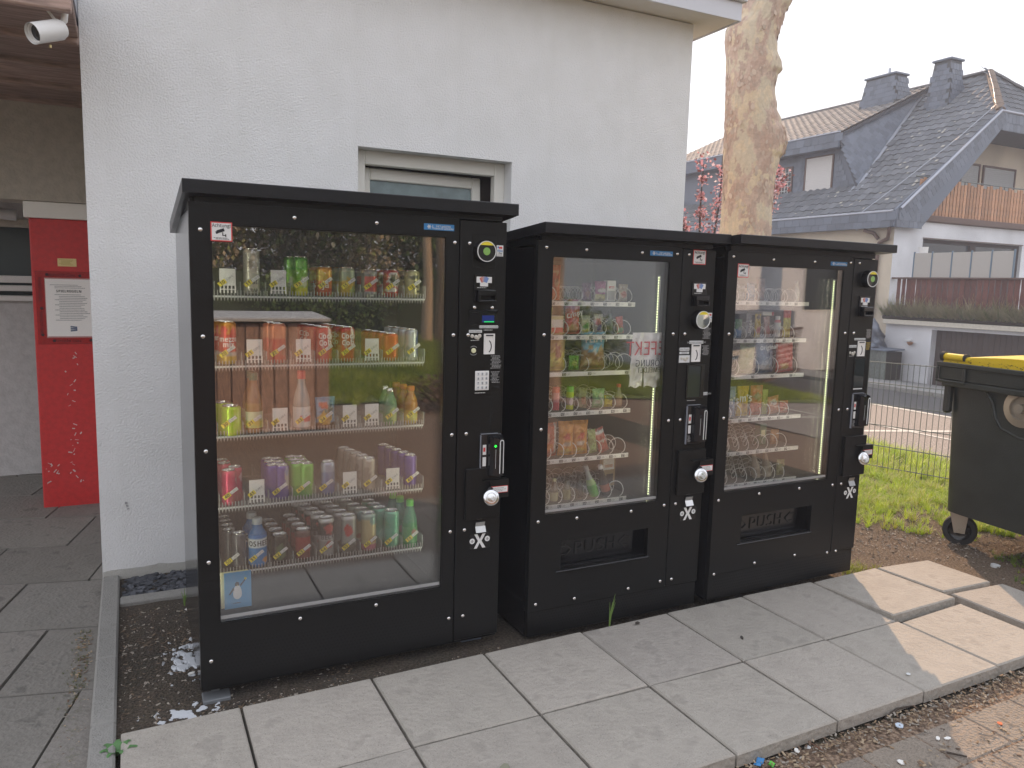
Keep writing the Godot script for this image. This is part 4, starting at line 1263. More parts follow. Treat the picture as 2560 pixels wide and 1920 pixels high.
func column_two(t, S):
	camera_sticker(t, S + 0.062, S + 0.141, 1.706, 1.776)
	bill_acceptor(t, S + 0.064, S + 0.152, 1.508, 1.624)
	disc_reader(t, S + 0.116, 1.443, "disc_mirror")
	payment_sticker(t, S + 0.170, S + 0.2, 1.430, 1.476)
	sticker(t, "text_plate", S + 0.146, S + 0.203, 1.345, 1.410, "black_plastic", 0.0002, 0.0005)
	lines_of_print(t, S + 0.149, S + 0.2, 1.407, 1.349, 10, "print_grey", 0.001)
	white_label(t, S + 0.068, S + 0.155, 1.325, 1.340, "Langsam einwerfen!")
	sticker(t, "text_plate", S + 0.148, S + 0.202, 1.265, 1.320, "black_plastic", 0.0002, 0.0005)
	lines_of_print(t, S + 0.150, S + 0.199, 1.317, 1.268, 8, "print_grey", 0.001)
	coin_slot(t, S + 0.083, S + 0.138, 1.237, 1.323)
	white_label(t, S + 0.011, S + 0.070, 1.291, 1.307, "Kein Papier")
	white_label(t, S + 0.011, S + 0.070, 1.276, 1.287, "Münzen")
	coin_icons(t, S + 0.026, 1.256, true)
	var b = B.new()
	b.bb(S + 0.060, S + 0.068, 1.055, 1.224, 0.0, 0.006)
	b.bb(S + 0.148, S + 0.170, 1.055, 1.224, 0.0, 0.006)
	b.bb(S + 0.068, S + 0.148, 1.216, 1.224, 0.0, 0.006)
	b.bb(S + 0.068, S + 0.148, 1.055, 1.063, 0.0, 0.006)
	var w = part(t, "screen_frame", b, "black_plastic")
	b = B.new()
	b.bb(S + 0.068, S + 0.148, 1.063, 1.216, 0.0005, 0.0025)
	part(w, "touch_screen", b, "screen_glass")
	white_label(t, S + 0.160, S + 0.2, 1.069, 1.084, "Münzrückgabe")
	lines_of_print(t, S + 0.074, S + 0.142, 1.049, 1.044, 1, "sticker_white")
	age_terminal(t, S + 0.073, 0.826, false)
	lower_column(t, S, 0.018, false)

func column_three(t, S):
	disc_reader(t, S + 0.112, 1.668, "disc_face")
	payment_sticker(t, S + 0.165, S + 0.190, 1.648, 1.692)
	bill_acceptor(t, S + 0.062, S + 0.148, 1.466, 1.575)
	sticker(t, "text_plate", S + 0.140, S + 0.188, 1.342, 1.396, "black_plastic", 0.0002, 0.0005)
	lines_of_print(t, S + 0.142, S + 0.186, 1.394, 1.344, 9, "print_grey", 0.001)
	white_label(t, S + 0.052, S + 0.138, 1.334, 1.346, "Langsam einwerfen!")
	coin_slot(t, S + 0.080, S + 0.138, 1.246, 1.330)
	white_label(t, S + 0.014, S + 0.074, 1.294, 1.308, "Kein Papier")
	coin_icons(t, S + 0.026, 1.266)
	sticker(t, "text_plate", S + 0.145, S + 0.19, 1.278, 1.325, "black_plastic", 0.0002, 0.0005)
	lines_of_print(t, S + 0.147, S + 0.188, 1.323, 1.280, 8, "print_yellow", 0.001)
	var b = B.new()
	b.bb(S + 0.062, S + 0.150, 1.060, 1.240, 0.0, 0.004)
	var w = part(t, "screen_frame", b, "black_plastic")
	b = B.new()
	b.bb(S + 0.068, S + 0.144, 1.074, 1.232, 0.0042, 0.006)
	part(w, "touch_screen", b, "screen_glass")
	b = B.new()
	b.bb(S + 0.070, S + 0.142, 1.062, 1.068, 0.0042, 0.0046)
	part(w, "caption_strip", b, "label_grey")
	age_terminal(t, S + 0.070, 0.842, false)
	lower_column(t, S, 0.018, false)

func slip_of_paper(t):
	var p = thing("paper_notice", "creased white paper with red letters taped inside the middle machine's glass", "paper", t.transform * Vector3(0.56, 1.115, -0.062))
	var nz := FastNoiseLite.new()
	nz.seed = 77
	nz.frequency = 4.0
	for q in [[0.0, 0.075, -0.012, 0.0], [0.06, 0.125, 0.012, 0.005]]:
		var b = B.new()
		for s in [0.0, 0.0006]:
			b.grid(6, 12, func(u, v): return Vector3(q[0] + q[1] * u + q[2] * (1.0 - v), v * 0.262 + (sin(u * 9.0) * 0.006 if v < 0.05 else 0.0), q[3] - s + nz.get_noise_2d(u * 2.0 + q[0] * 9.0, v * 2.0) * 0.006), func(_u, _v): return W1, s > 0)
		part(p, "sheet", b, "sheet_paper")
	var mir = Basis(Vector3(-1, 0, 0), Vector3(0, 1, 0), Vector3(0, 0, 1))
	var turn = Basis(Vector3.UP, PI)
	lettering(p, "DEFEKT", 0.062, Vector3(0.10, 0.185, 0.0135), "red_ink", "red_lettering", turn)
	lettering(p, "STÖRUNG", 0.030, Vector3(0.105, 0.115, 0.0135), "ink", "black_lettering", turn)
	lettering(p, "GEMELDET", 0.024, Vector3(0.105, 0.082, 0.0135), "ink", "black_lettering", turn)

func machine_two():
	var at = Vector3(1.382, 0, 0.0192)
	var sp = {"W": 0.987, "S": 0.782, "at": at, "turn": 0.0106, "label": "middle black vending machine with snacks in coils and a paper notice", "y0": -0.0176, "top": 1.7806, "g": [0.0737, 0.7086, 0.5535, 1.7162],
		"panes": [-0.004, -0.020, -0.036, -0.052], "kick": 0.106, "liner": "liner_pale", "flap": [0.166, 0.66, 0.285, 0.425], "vent": [0.06, 0.94, 0.09, 0.02, 6, 0.0155, -0.0077], "roof": [-0.012, 1.006, 0.078, 1.808, 1.852, 0.07], "screw_x": [0.040, 0.748, 0.819], "more_screws": [[0.243, 1.75], [0.545, 1.75], [0.245, 0.524], [0.551, 0.522], [0.248, 0.134], [0.555, 0.133]], "blue": [0.59, 0.722, 1.738, 1.761]}
	var t = make_machine(sp)
	column_two(t, 0.782)
	padlock(t, 0.782, "disc padlock on the hasp of the middle machine")
	push_flap(t, sp.flap)
	led_strip(t, 0.697, 0.57, 1.648)
	var xs = func(k): return 0.196 + 0.0725 * k
	var rows = [1.516, 1.356, 1.180, 0.987, 0.758, 0.533]
	var names = [["11", "12", "13", "14", "15", "16", "17"], ["21", "22", "23", "24", "25", "26", "27"], ["", "32", "", "34", "", "", "36"], ["41", "42", "43", "44", "45", "46", "47"], ["51", "52", "53", "54", "55", "56", "57"], ["61", "62", "63", "64", "65", "66", "67"]]
	for r in 6:
		var nums = []
		for k in 7:
			if names[r][k] != "": nums.append([xs.call(k), names[r][k]])
		snack_shelf(t, 0.055, 0.665, rows[r], nums)
		if r == 2:
			for k in [0.05, 1.3, 3.1, 4.4, 5.6, 6.7]: coil(t, 0.165 + 0.0725 * k, rows[r], 0.037, -0.21)
		else:
			for k in 7: coil(t, xs.call(k), rows[r], 0.0335, -0.21)
	var z = -0.255
	var y = rows[0]
	pack("carton", "box", "narrow white box with print at left of snack machine top shelf", t, xs.call(0), y + 0.004, z, 0.04, 0.14, 0.03, "white_plastic", 0.0, [[0.2, 0.45, "print_grey", 0.7, 0.0]])
	snack_bag("tall red chocolate wrapper on top shelf of middle machine", t, xs.call(1) - 0.03, y + 0.004, z, 0.055, 0.165, 0.025, splash(flat(Color(0.5, 0.05, 0.03)), [[0.5, 0.5, 0.3, 0.08, Color(0.6, 0.4, 0.3)], [0.5, 0.8, 0.3, 0.06, Color(0.55, 0.3, 0.2)]], 71), 0.1)
	snack_bag("dark purple wrapper in a coil on top shelf of middle machine", t, xs.call(3), y + 0.004, z, 0.055, 0.085, 0.03, splash(flat(Color(0.16, 0.05, 0.16)), [[0.5, 0.4, 0.25, 0.2, Color(0.3, 0.12, 0.12)]], 73))
	snack_bag("pink and white sweet bag on top shelf of middle machine", t, xs.call(4) + 0.006, y + 0.004, z, 0.065, 0.095, 0.03, splash(func(_u, v): return Color(0.55, 0.5, 0.2) if v < 0.35 else Color(0.45, 0.12, 0.3), [[0.5, 0.55, 0.35, 0.12, Color(0.6, 0.5, 0.5)]], 75), 0.0, [["mini", 0.016, 0.05]])
	pack("carton", "box", "white box with small print on top shelf between bag and beige pack", t, xs.call(5), y + 0.004, z, 0.052, 0.10, 0.03, "white_plastic", 0.0, [[0.05, 0.5, "print_grey", 0.75, 0.0], [0.62, 0.72, "sticker_red", 0.6, 0.0]])
	snack_bag("beige wrapper at right end of top snack shelf, middle machine", t, xs.call(6) - 0.004, y + 0.004, z, 0.055, 0.085, 0.03, splash(flat(Color(0.5, 0.42, 0.34)), [[0.5, 0.4, 0.3, 0.2, Color(0.55, 0.2, 0.15)]], 77))
	y = rows[1]
	snack_bag("lime green wrapper at left of second shelf of middle machine", t, xs.call(0), y + 0.004, z, 0.06, 0.125, 0.03, splash(flat(Color(0.28, 0.5, 0.05)), [[0.5, 0.6, 0.3, 0.15, Color(0.45, 0.6, 0.3)], [0.5, 0.2, 0.3, 0.1, Color(0.1, 0.3, 0.05)]], 79))
	pack("cup", "cup", "white and red noodle cup on second shelf of middle machine", t, xs.call(1) - 0.012, y + 0.004, z, 0.065, 0.085, 0.05, "white_plastic", 0.0, [[0.03, 0.35, "sticker_red", 0.98, 0.0], [0.8, 0.98, "label_yellow", 0.98, 0.0]])
	snack_bag("tall pink and red bag with white script on second shelf", t, xs.call(2) - 0.004, y + 0.004, z, 0.088, 0.165, 0.04, splash(func(_u, v): return Color(0.55, 0.06, 0.06) if v < 0.7 else Color(0.55, 0.12, 0.3), [[0.5, 0.15, 0.4, 0.12, Color(0.6, 0.35, 0.2)], [0.3, 0.9, 0.2, 0.06, Color(0.5, 0.4, 0.1)], [0.6, 0.35, 0.2, 0.1, Color(0.62, 0.3, 0.3)]], 81), 0.0, [["Crispy", 0.022, 0.095, 0.0, "sticker_white", 0.25]])
	snack_bag("white and green wrapper on second shelf of middle machine", t, xs.call(3), y + 0.004, z, 0.055, 0.088, 0.03, splash(flat(Color(0.5, 0.55, 0.4)), [[0.5, 0.4, 0.3, 0.2, Color(0.1, 0.35, 0.1)], [0.5, 0.15, 0.3, 0.1, Color(0.5, 0.5, 0.1)]], 83))
	snack_bag("wrapper with many colours on second shelf of middle machine", t, xs.call(4), y + 0.004, z, 0.055, 0.095, 0.03, splash(flat(Color(0.45, 0.42, 0.4)), [[0.4, 0.6, 0.3, 0.2, Color(0.5, 0.15, 0.2)], [0.6, 0.3, 0.3, 0.15, Color(0.15, 0.12, 0.3)]], 85))
	var bp2 = [Vector2(0.0001, 0.003), Vector2(0.018, 0.0), Vector2(0.021, 0.006), Vector2(0.021, 0.055), Vector2(0.014, 0.075), Vector2(0.009, 0.09), Vector2(0.009, 0.10)]
	var o = make_bottle("small dark green bottle on second shelf of middle machine", "", bp2, 0.0105, 0.098, 0.014, stripes([[1.0, Color(0.03, 0.07, 0.05)]]), "black_plastic")
	put(o, t, xs.call(5) + 0.002, y + 0.004, z - 0.01)
	snack_bag("red stick pack at right end of second shelf, middle machine", t, xs.call(6) - 0.008, y + 0.004, z, 0.042, 0.085, 0.025, splash(flat(Color(0.5, 0.08, 0.05)), [[0.5, 0.2, 0.4, 0.2, Color(0.15, 0.3, 0.1)]], 87), 0.0, [], 0.15)
	y = rows[2]
	snack_bag("tall yellow brown crisps bag on third shelf of middle machine", t, 0.25, y + 0.004, z, 0.115, 0.185, 0.05, splash(func(_u, v): return Color(0.5, 0.45, 0.08) if v < 0.45 else Color(0.42, 0.30, 0.12), [[0.5, 0.45, 0.15, 0.25, Color(0.25, 0.07, 0.08)], [0.3, 0.2, 0.3, 0.12, Color(0.35, 0.4, 0.08)]], 89))
	snack_bag("small green bag lying in a coil of third shelf, middle machine", t, 0.355, y + 0.004, z, 0.06, 0.07, 0.03, splash(flat(Color(0.16, 0.40, 0.05)), [[0.5, 0.5, 0.3, 0.2, Color(0.4, 0.5, 0.1)]], 91))
	snack_bag("large sky blue and brown flips bag on third shelf", t, 0.462, y + 0.004, z, 0.145, 0.185, 0.06, splash(func(u, v): return Color(0.30, 0.17, 0.07) if v < 0.42 + 0.3 * abs(u - 0.5) else Color(0.16, 0.42, 0.58), [[0.3, 0.6, 0.12, 0.06, Color(0.40, 0.26, 0.12)], [0.72, 0.55, 0.12, 0.07, Color(0.42, 0.28, 0.13)], [0.5, 0.5, 0.09, 0.07, Color(0.6, 0.6, 0.55)], [0.25, 0.2, 0.15, 0.08, Color(0.5, 0.42, 0.25)]], 93), 0.0, [["FLIPPY", 0.030, 0.150, 0.0, "sticker_white", 0.05]])
	y = rows[3]
	o = make_bottle("white bottle with orange cap at left of fourth shelf, middle machine", "", bp2, 0.014, 0.098, 0.03, stripes([[0.04, Color(0.4, 0.55, 0.3)], [1.0, Color(0.55, 0.58, 0.52)]]), "cap_orange")
	put(o, t, xs.call(0), y + 0.004, z)
	var tube = [Vector2(0.0001, 0.001), Vector2(0.019, 0.0), Vector2(0.019, 0.085), Vector2(0.017, 0.088)]
	o = make_bottle("pink sweet tube with red cap on fourth shelf, middle machine", "", tube, 0.0185, 0.086, 0.026, splash(flat(Color(0.6, 0.22, 0.26)), [[0.5, 0.02, 0.3, 0.02, Color(0.5, 0.06, 0.1)]], 95), "sticker_red")
	put(o, t, xs.call(1) - 0.008, y + 0.004, z)
	o = make_bottle("lime sweet tube with yellow cap on fourth shelf, middle machine", "", tube, 0.0185, 0.086, 0.026, splash(stripes([[0.02, Color(0.5, 0.55, 0.05)], [0.06, Color(0.3, 0.25, 0.2)], [1.0, Color(0.42, 0.62, 0.04)]]), [[0.5, 0.04, 0.1, 0.015, Color(0.6, 0.5, 0.5)]], 97), "cap_lime")
	put(o, t, xs.call(2), y + 0.004, z)
	snack_bag("clear brown sweet bag on fourth shelf of middle machine", t, xs.call(3), y + 0.004, z, 0.05, 0.10, 0.03, splash(flat(Color(0.25, 0.26, 0.16)), [[0.5, 0.4, 0.3, 0.2, Color(0.35, 0.18, 0.1)]], 99))
	snack_bag("pale green clear bag with wrinkles on fourth shelf", t, xs.call(4) + 0.02, y + 0.004, z, 0.075, 0.095, 0.035, splash(flat(Color(0.22, 0.42, 0.22)), [[0.6, 0.6, 0.2, 0.2, Color(0.5, 0.55, 0.45)], [0.35, 0.3, 0.2, 0.1, Color(0.45, 0.5, 0.4)]], 101))
	snack_bag("yellow toy pack in a coil of fourth shelf, middle machine", t, xs.call(5) + 0.008, y + 0.004, z, 0.05, 0.06, 0.04, splash(flat(Color(0.62, 0.52, 0.03)), [[0.5, 0.8, 0.4, 0.2, Color(0.2, 0.25, 0.1)]], 103))
	o = make_bottle("small brown bottle with red cap at right of fourth shelf", "", bp2, 0.0115, 0.098, 0.016, stripes([[0.05, Color(0.3, 0.2, 0.14)], [1.0, Color(0.22, 0.2, 0.14)]]), "sticker_red")
	put(o, t, xs.call(6) - 0.004, y + 0.004, z)
	y = rows[4]
	snack_bag("red and white crisps bag with folded top on fifth shelf", t, 0.225, y + 0.004, z, 0.12, 0.165, 0.05, splash(flat(Color(0.5, 0.12, 0.07)), [[0.2, 0.6, 0.2, 0.2, Color(0.55, 0.35, 0.25)], [0.85, 0.5, 0.12, 0.5, Color(0.62, 0.6, 0.58)], [0.4, 0.3, 0.2, 0.1, Color(0.6, 0.2, 0.05)]], 105), 0.3)
	for k in 2: snack_bag(["left orange crisps bag with red print on fifth shelf", "right orange crisps bag beside green bag on fifth shelf"][k], t, 0.325 + 0.082 * k, y + 0.004, z, 0.085, 0.17, 0.05, splash(flat(Color(0.58, 0.25, 0.04)), [[0.5, 0.55, 0.25, 0.1, Color(0.52, 0.07, 0.04)], [0.5, 0.35, 0.3, 0.06, Color(0.58, 0.45, 0.35)], [0.5, 0.12, 0.35, 0.08, Color(0.6, 0.42, 0.08)]], 107 + k), -0.1)
	snack_bag("light green narrow bag on fifth shelf of middle machine", t, 0.487, y + 0.004, z, 0.05, 0.12, 0.035, splash(flat(Color(0.26, 0.36, 0.13)), [[0.5, 0.25, 0.3, 0.15, Color(0.35, 0.55, 0.2)]], 111), 0.0, [], 0.12)
	snack_bag("red and white striped pack leaning on fifth shelf right", t, 0.555, y + 0.004, z, 0.06, 0.13, 0.03, splash(flat(Color(0.42, 0.1, 0.08)), [[0.5, 0.85, 0.5, 0.08, Color(0.6, 0.6, 0.6)], [0.5, 0.5, 0.3, 0.06, Color(0.5, 0.45, 0.4)]], 113), 0.0, [], 0.35)
	y = rows[5]
	for k in 4:
		o = make_bottle(["small brown spirit bottle at left of bottom snack shelf", "small spirit bottle with pale label on bottom snack shelf", "small olive spirit bottle on bottom snack shelf", "small black spirit bottle left of the tilted ones"][k], "", bp2, 0.0105, 0.098, 0.014, [stripes([[0.05, Color(0.4, 0.25, 0.1)], [1.0, Color(0.16, 0.09, 0.05)]]), stripes([[0.045, Color(0.45, 0.42, 0.25)], [1.0, Color(0.10, 0.09, 0.06)]]), stripes([[0.05, Color(0.22, 0.23, 0.12)], [1.0, Color(0.08, 0.09, 0.06)]]), stripes([[1.0, Color(0.03, 0.03, 0.03)]])][k], "black_plastic" if k != 1 else "label_yellow")
		put(o, t, xs.call(k), y + 0.004, z)
	var bp4 = [Vector2(0.0001, 0.003), Vector2(0.022, 0.0), Vector2(0.025, 0.006), Vector2(0.025, 0.07), Vector2(0.016, 0.10), Vector2(0.011, 0.13), Vector2(0.011, 0.145)]
	o = make_bottle("green sweet spray bottle tilted in bottom shelf coil", "", bp4, 0.0135, 0.142, 0.03, stripes([[0.07, Color(0.14, 0.42, 0.06)], [0.10, Color(0.35, 0.5, 0.2)], [1.0, Color(0.4, 0.45, 0.42)]]), "cap_grey")
	o.transform = t.transform * Transform3D(Basis(Vector3(0, 0, 1), 0.38), Vector3(xs.call(4) + 0.022, y + 0.006, z))
	o = make_bottle("dark bottle with red label tilted beside the green one", "", bp4, 0.0125, 0.142, 0.02, splash(stripes([[0.02, Color(0.04, 0.03, 0.03)], [0.06, Color(0.4, 0.14, 0.1)], [1.0, Color(0.06, 0.05, 0.05)]]), [], 117), "sticker_white")
	o.transform = t.transform * Transform3D(Basis(Vector3(0, 0, 1), 0.3), Vector3(xs.call(5) + 0.022, y + 0.006, z))
	pack("carton", "box", "kraft brown card pack with white print behind the tilted bottles", t, xs.call(6) - 0.01, y + 0.03, z - 0.05, 0.09, 0.16, 0.02, "kraft", 0.1, [[0.55, 0.9, "sticker_white", 0.8, 0.0], [0.62, 0.72, "cap_orange", 0.6, 0.0], [0.1, 0.4, "ink", 0.5, 0.1]])
	slip_of_paper(t)

func machine_three():
	var at = Vector3(2.414, 0, 0.0439)
	var sp = {"W": 1.08, "S": 0.888, "at": at, "turn": 0.0143, "label": "right black vending machine with snacks nearest the wheeled bin", "y0": 0.0, "top": 1.778, "g": [0.066, 0.815, 0.5648, 1.7146],
		"panes": [-0.004, -0.020, -0.036, -0.052], "kick": 0.137, "liner": "liner_pale", "flap": [0.2, 0.71, 0.284, 0.43], "vent": [0.04, 1.04, 0.11, 0.03, 6, 0.0155, -0.0077], "roof": [-0.008, 1.108, 0.088, 1.811, 1.853, 0.07], "screw_x": [0.033, 0.860, 0.929], "more_screws": [[0.298, 1.747], [0.59, 1.747], [0.31, 0.537], [0.602, 0.536], [0.311, 0.16], [0.605, 0.161]], "blue": [0.708, 0.834, 1.731, 1.752]}
	var t = make_machine(sp)
	camera_sticker(t, 0.064, 0.137, 1.652, 1.719)
	column_three(t, 0.888)
	padlock(t, 0.888, "disc padlock on the hasp of the right machine")
	push_flap(t, sp.flap)
	led_strip(t, 0.822, 0.58, 1.66)
	var xs = func(k): return 0.265 + 0.0715 * k
	var rows = [1.533, 1.331, 1.136, 0.900, 0.717, 0.538]
	for r in 6:
		var nums = []
		var every = 2 if r == 2 else 1
		for k in range(0, 7, every): nums.append([xs.call(k), str(71 + k if r < 1 else (r * 10 + 1 + k))])
		snack_shelf(t, 0.06, 0.795, rows[r], nums)
		if r == 2:
			for k in 4: coil(t, 0.29 + k * 0.145, rows[r], 0.044, -0.21)
		else:
			for k in 7: coil(t, xs.call(k), rows[r], 0.0335, -0.21)
	var z = -0.255
	var y = rows[0]
	snack_bag("pale grey wrapper at left of right machine's top shelf", t, xs.call(1), y + 0.004, z, 0.06, 0.085, 0.03, splash(flat(Color(0.38, 0.4, 0.38)), [[0.5, 0.5, 0.3, 0.2, Color(0.3, 0.32, 0.3)]], 201))
	snack_bag("blue wrapper with white circle on right machine's top shelf", t, xs.call(2), y + 0.004, z, 0.062, 0.09, 0.03, splash(flat(Color(0.06, 0.22, 0.46)), [[0.5, 0.5, 0.2, 0.15, Color(0.35, 0.45, 0.55)]], 203))
	snack_bag("brown wrapper next to the blue one on right machine's top shelf", t, xs.call(3), y + 0.004, z, 0.062, 0.12, 0.03, splash(flat(Color(0.22, 0.10, 0.07)), [[0.5, 0.4, 0.3, 0.2, Color(0.32, 0.18, 0.14)]], 205))
	var bp2 = [Vector2(0.0001, 0.003), Vector2(0.018, 0.0), Vector2(0.021, 0.006), Vector2(0.021, 0.055), Vector2(0.014, 0.075), Vector2(0.009, 0.09), Vector2(0.009, 0.10)]
	var o = make_bottle("small clear bottle at right end of right machine's top shelf", "", bp2, 0.0105, 0.098, 0.014, stripes([[1.0, Color(0.42, 0.44, 0.40)]]), "cap_grey")
	put(o, t, xs.call(7) - 0.02, y + 0.004, z)
	y = rows[1]
	snack_bag("blue and green stick pack at left of right machine's second shelf", t, xs.call(1), y + 0.004, z, 0.05, 0.10, 0.03, splash(func(_u, v): return Color(0.08, 0.2, 0.4) if v < 0.5 else Color(0.12, 0.26, 0.12), [[0.5, 0.5, 0.3, 0.1, Color(0.3, 0.35, 0.4)]], 207))
	snack_bag("grey bar with dark writing on right machine's second shelf", t, xs.call(2), y + 0.004, z, 0.04, 0.13, 0.02, splash(flat(Color(0.3, 0.3, 0.33)), [[0.5, 0.4, 0.15, 0.25, Color(0.06, 0.05, 0.08)]], 209), 0.0, [["SNACK", 0.016, 0.06, 0.0, "sticker_white", 1.5]])
	snack_bag("yellow and red bar on right machine's second shelf", t, xs.call(3) - 0.005, y + 0.004, z, 0.045, 0.13, 0.025, splash(flat(Color(0.55, 0.4, 0.06)), [[0.5, 0.3, 0.35, 0.15, Color(0.5, 0.12, 0.1)], [0.5, 0.85, 0.4, 0.1, Color(0.1, 0.05, 0.03)]], 211))
	snack_bag("pink and grey bar on right machine's second shelf", t, xs.call(4), y + 0.004, z, 0.045, 0.115, 0.025, splash(flat(Color(0.42, 0.28, 0.26)), [[0.5, 0.4, 0.3, 0.2, Color(0.35, 0.08, 0.08)]], 213), 0.0, [], 0.12)
	var tube = [Vector2(0.0001, 0.001), Vector2(0.019, 0.0), Vector2(0.018, 0.085), Vector2(0.012, 0.10)]
	o = make_bottle("white tube with red end on right machine's second shelf", "", tube, 0.013, 0.098, 0.02, splash(stripes([[0.08, Color(0.55, 0.56, 0.55)], [1.0, Color(0.5, 0.1, 0.1)]]), [[0.5, 0.04, 0.1, 0.02, Color(0.3, 0.35, 0.4)]], 215), "sticker_white")
	put(o, t, xs.call(5), y + 0.004, z)
	snack_bag("yellow sauce bag with red cap on right machine's second shelf", t, xs.call(6), y + 0.004, z, 0.06, 0.15, 0.03, splash(func(_u, v): return Color(0.5, 0.44, 0.05) if v < 0.72 else Color(0.5, 0.06, 0.04), [[0.5, 0.3, 0.3, 0.15, Color(0.35, 0.3, 0.04)]], 217))
	pack("carton", "box", "flat white and red box lying on top of the second shelf goods", t, xs.call(5) - 0.02, y + 0.122, z - 0.05, 0.085, 0.02, 0.12, "white_plastic", 0.0, [[0.0, 1.0, "sticker_red", 0.2, 0.38]])
	y = rows[2]
	snack_bag("green crisps bag on right machine's third shelf", t, 0.40, y + 0.004, z, 0.125, 0.165, 0.06, splash(flat(Color(0.20, 0.28, 0.12)), [[0.6, 0.4, 0.2, 0.12, Color(0.42, 0.44, 0.3)], [0.5, 0.75, 0.4, 0.08, Color(0.3, 0.36, 0.2)]], 219), 0.1, [], -0.1)
	snack_bag("dark blue crisps bag with white ring on third shelf", t, 0.545, y + 0.004, z, 0.13, 0.175, 0.06, splash(flat(Color(0.05, 0.09, 0.17)), [[0.45, 0.25, 0.3, 0.15, Color(0.3, 0.32, 0.36)], [0.7, 0.4, 0.12, 0.2, Color(0.2, 0.26, 0.34)]], 221), 0.0, [["Original", 0.024, 0.142, 0.0, "label_grey"]], 0.06)
	snack_bag("red crisps bag at right of right machine's third shelf", t, 0.70, y + 0.004, z, 0.135, 0.18, 0.06, splash(flat(Color(0.48, 0.05, 0.04)), [[0.4, 0.2, 0.25, 0.1, Color(0.5, 0.3, 0.08)], [0.6, 0.95, 0.3, 0.05, Color(0.5, 0.4, 0.3)]], 223), 0.0, [], 0.08)
	y = rows[3]
	snack_bag("pale blue sweet bag with two letters on fourth shelf", t, 0.305, y + 0.004, z, 0.088, 0.165, 0.04, splash(flat(Color(0.18, 0.27, 0.42)), [[0.5, 0.2, 0.3, 0.12, Color(0.12, 0.16, 0.3)]], 225), 0.0, [["m's", 0.04, 0.09]])
	snack_bag("yellow sweet bag with brown base on fourth shelf", t, 0.40, y + 0.004, z, 0.085, 0.165, 0.04, splash(flat(Color(0.56, 0.38, 0.03)), [[0.5, 0.3, 0.3, 0.1, Color(0.35, 0.2, 0.03)]], 227), 0.0, [["m's", 0.04, 0.10]])
	snack_bag("red sweet bag with brown band on right machine's fourth shelf", t, 0.50, y + 0.004, z, 0.092, 0.165, 0.045, splash(flat(Color(0.5, 0.11, 0.06)), [[0.5, 0.62, 0.4, 0.12, Color(0.28, 0.22, 0.16)], [0.7, 0.9, 0.2, 0.1, Color(0.45, 0.2, 0.15)]], 229))
	snack_bag("narrow green wrapper on right machine's fourth shelf", t, 0.567, y + 0.004, z, 0.04, 0.14, 0.02, splash(flat(Color(0.30, 0.36, 0.1)), [], 231))
	snack_bag("orange and white crumpled bag on fourth shelf right half", t, 0.64, y + 0.004, z, 0.09, 0.10, 0.04, splash(flat(Color(0.5, 0.2, 0.12)), [[0.4, 0.7, 0.25, 0.15, Color(0.55, 0.5, 0.45)]], 233), 0.0, [], 0.15)
	snack_bag("small red bag at right of right machine's fourth shelf", t, 0.715, y + 0.004, z, 0.07, 0.07, 0.035, splash(flat(Color(0.48, 0.12, 0.07)), [[0.5, 0.3, 0.2, 0.15, Color(0.5, 0.3, 0.2)]], 235))
	y = rows[4]
	pack("carton", "box", "narrow green carton on right machine's fifth shelf", t, xs.call(5) - 0.02, y + 0.004, z - 0.03, 0.05, 0.12, 0.04, "cap_green", 0.0, [[0.4, 0.7, "label_yellow", 0.6, 0.0]])
	snack_bag("orange brown bag in a coil of right machine's fifth shelf", t, xs.call(6) - 0.012, y + 0.004, z - 0.02, 0.065, 0.085, 0.04, splash(flat(Color(0.42, 0.22, 0.1)), [[0.5, 0.3, 0.3, 0.2, Color(0.3, 0.14, 0.06)]], 237))
	y = rows[5]
	var bp4 = [Vector2(0.0001, 0.003), Vector2(0.022, 0.0), Vector2(0.025, 0.006), Vector2(0.025, 0.07), Vector2(0.016, 0.10), Vector2(0.011, 0.13), Vector2(0.011, 0.145)]
	for k in 2:
		o = make_bottle(["pale bottle tilted in bottom coil of right machine", "brown labelled bottle tilted right of the pale one"][k], "", bp4, 0.0125, 0.142, 0.02, splash(stripes([[0.07, [Color(0.36, 0.32, 0.26), Color(0.40, 0.38, 0.30)][k]], [1.0, Color(0.24, 0.2, 0.16)]]), [[0.5, 0.04, 0.1, 0.015, Color(0.25, 0.2, 0.16)]], 239), ["cap_grey", "label_yellow"][k])
		o.transform = t.transform * Transform3D(Basis(Vector3(0, 0, 1), 0.22), Vector3(xs.call(4) - 0.01 + k * 0.085, y + 0.006, z))
	snack_bag("olive green bag at right of right machine's bottom shelf", t, xs.call(6) + 0.03, y + 0.004, z, 0.06, 0.09, 0.035, splash(flat(Color(0.26, 0.26, 0.12)), [[0.5, 0.5, 0.3, 0.2, Color(0.36, 0.34, 0.2)]], 241))
# ---------------------------------------------------------------- the setting
func slope(x):   # the ground falls away from the machines towards the street
	if x < 5.0: return -0.05
	return max(-0.05 - (x - 5.0) * 0.0653, -1.05)

func strip(called, x0, x1, z0, z1, m, lift, n = 8):
	var b = B.new()
	b.grid(n, 2, func(u, v): return Vector3(lerp(x0, x1, u), slope(lerp(x0, x1, u)) + lift, lerp(z1, z0, v)), func(_u, _v): return W1)
	var o = part(self, numbered(called), b, m)
	o.set_meta("kind", "structure")
	return o

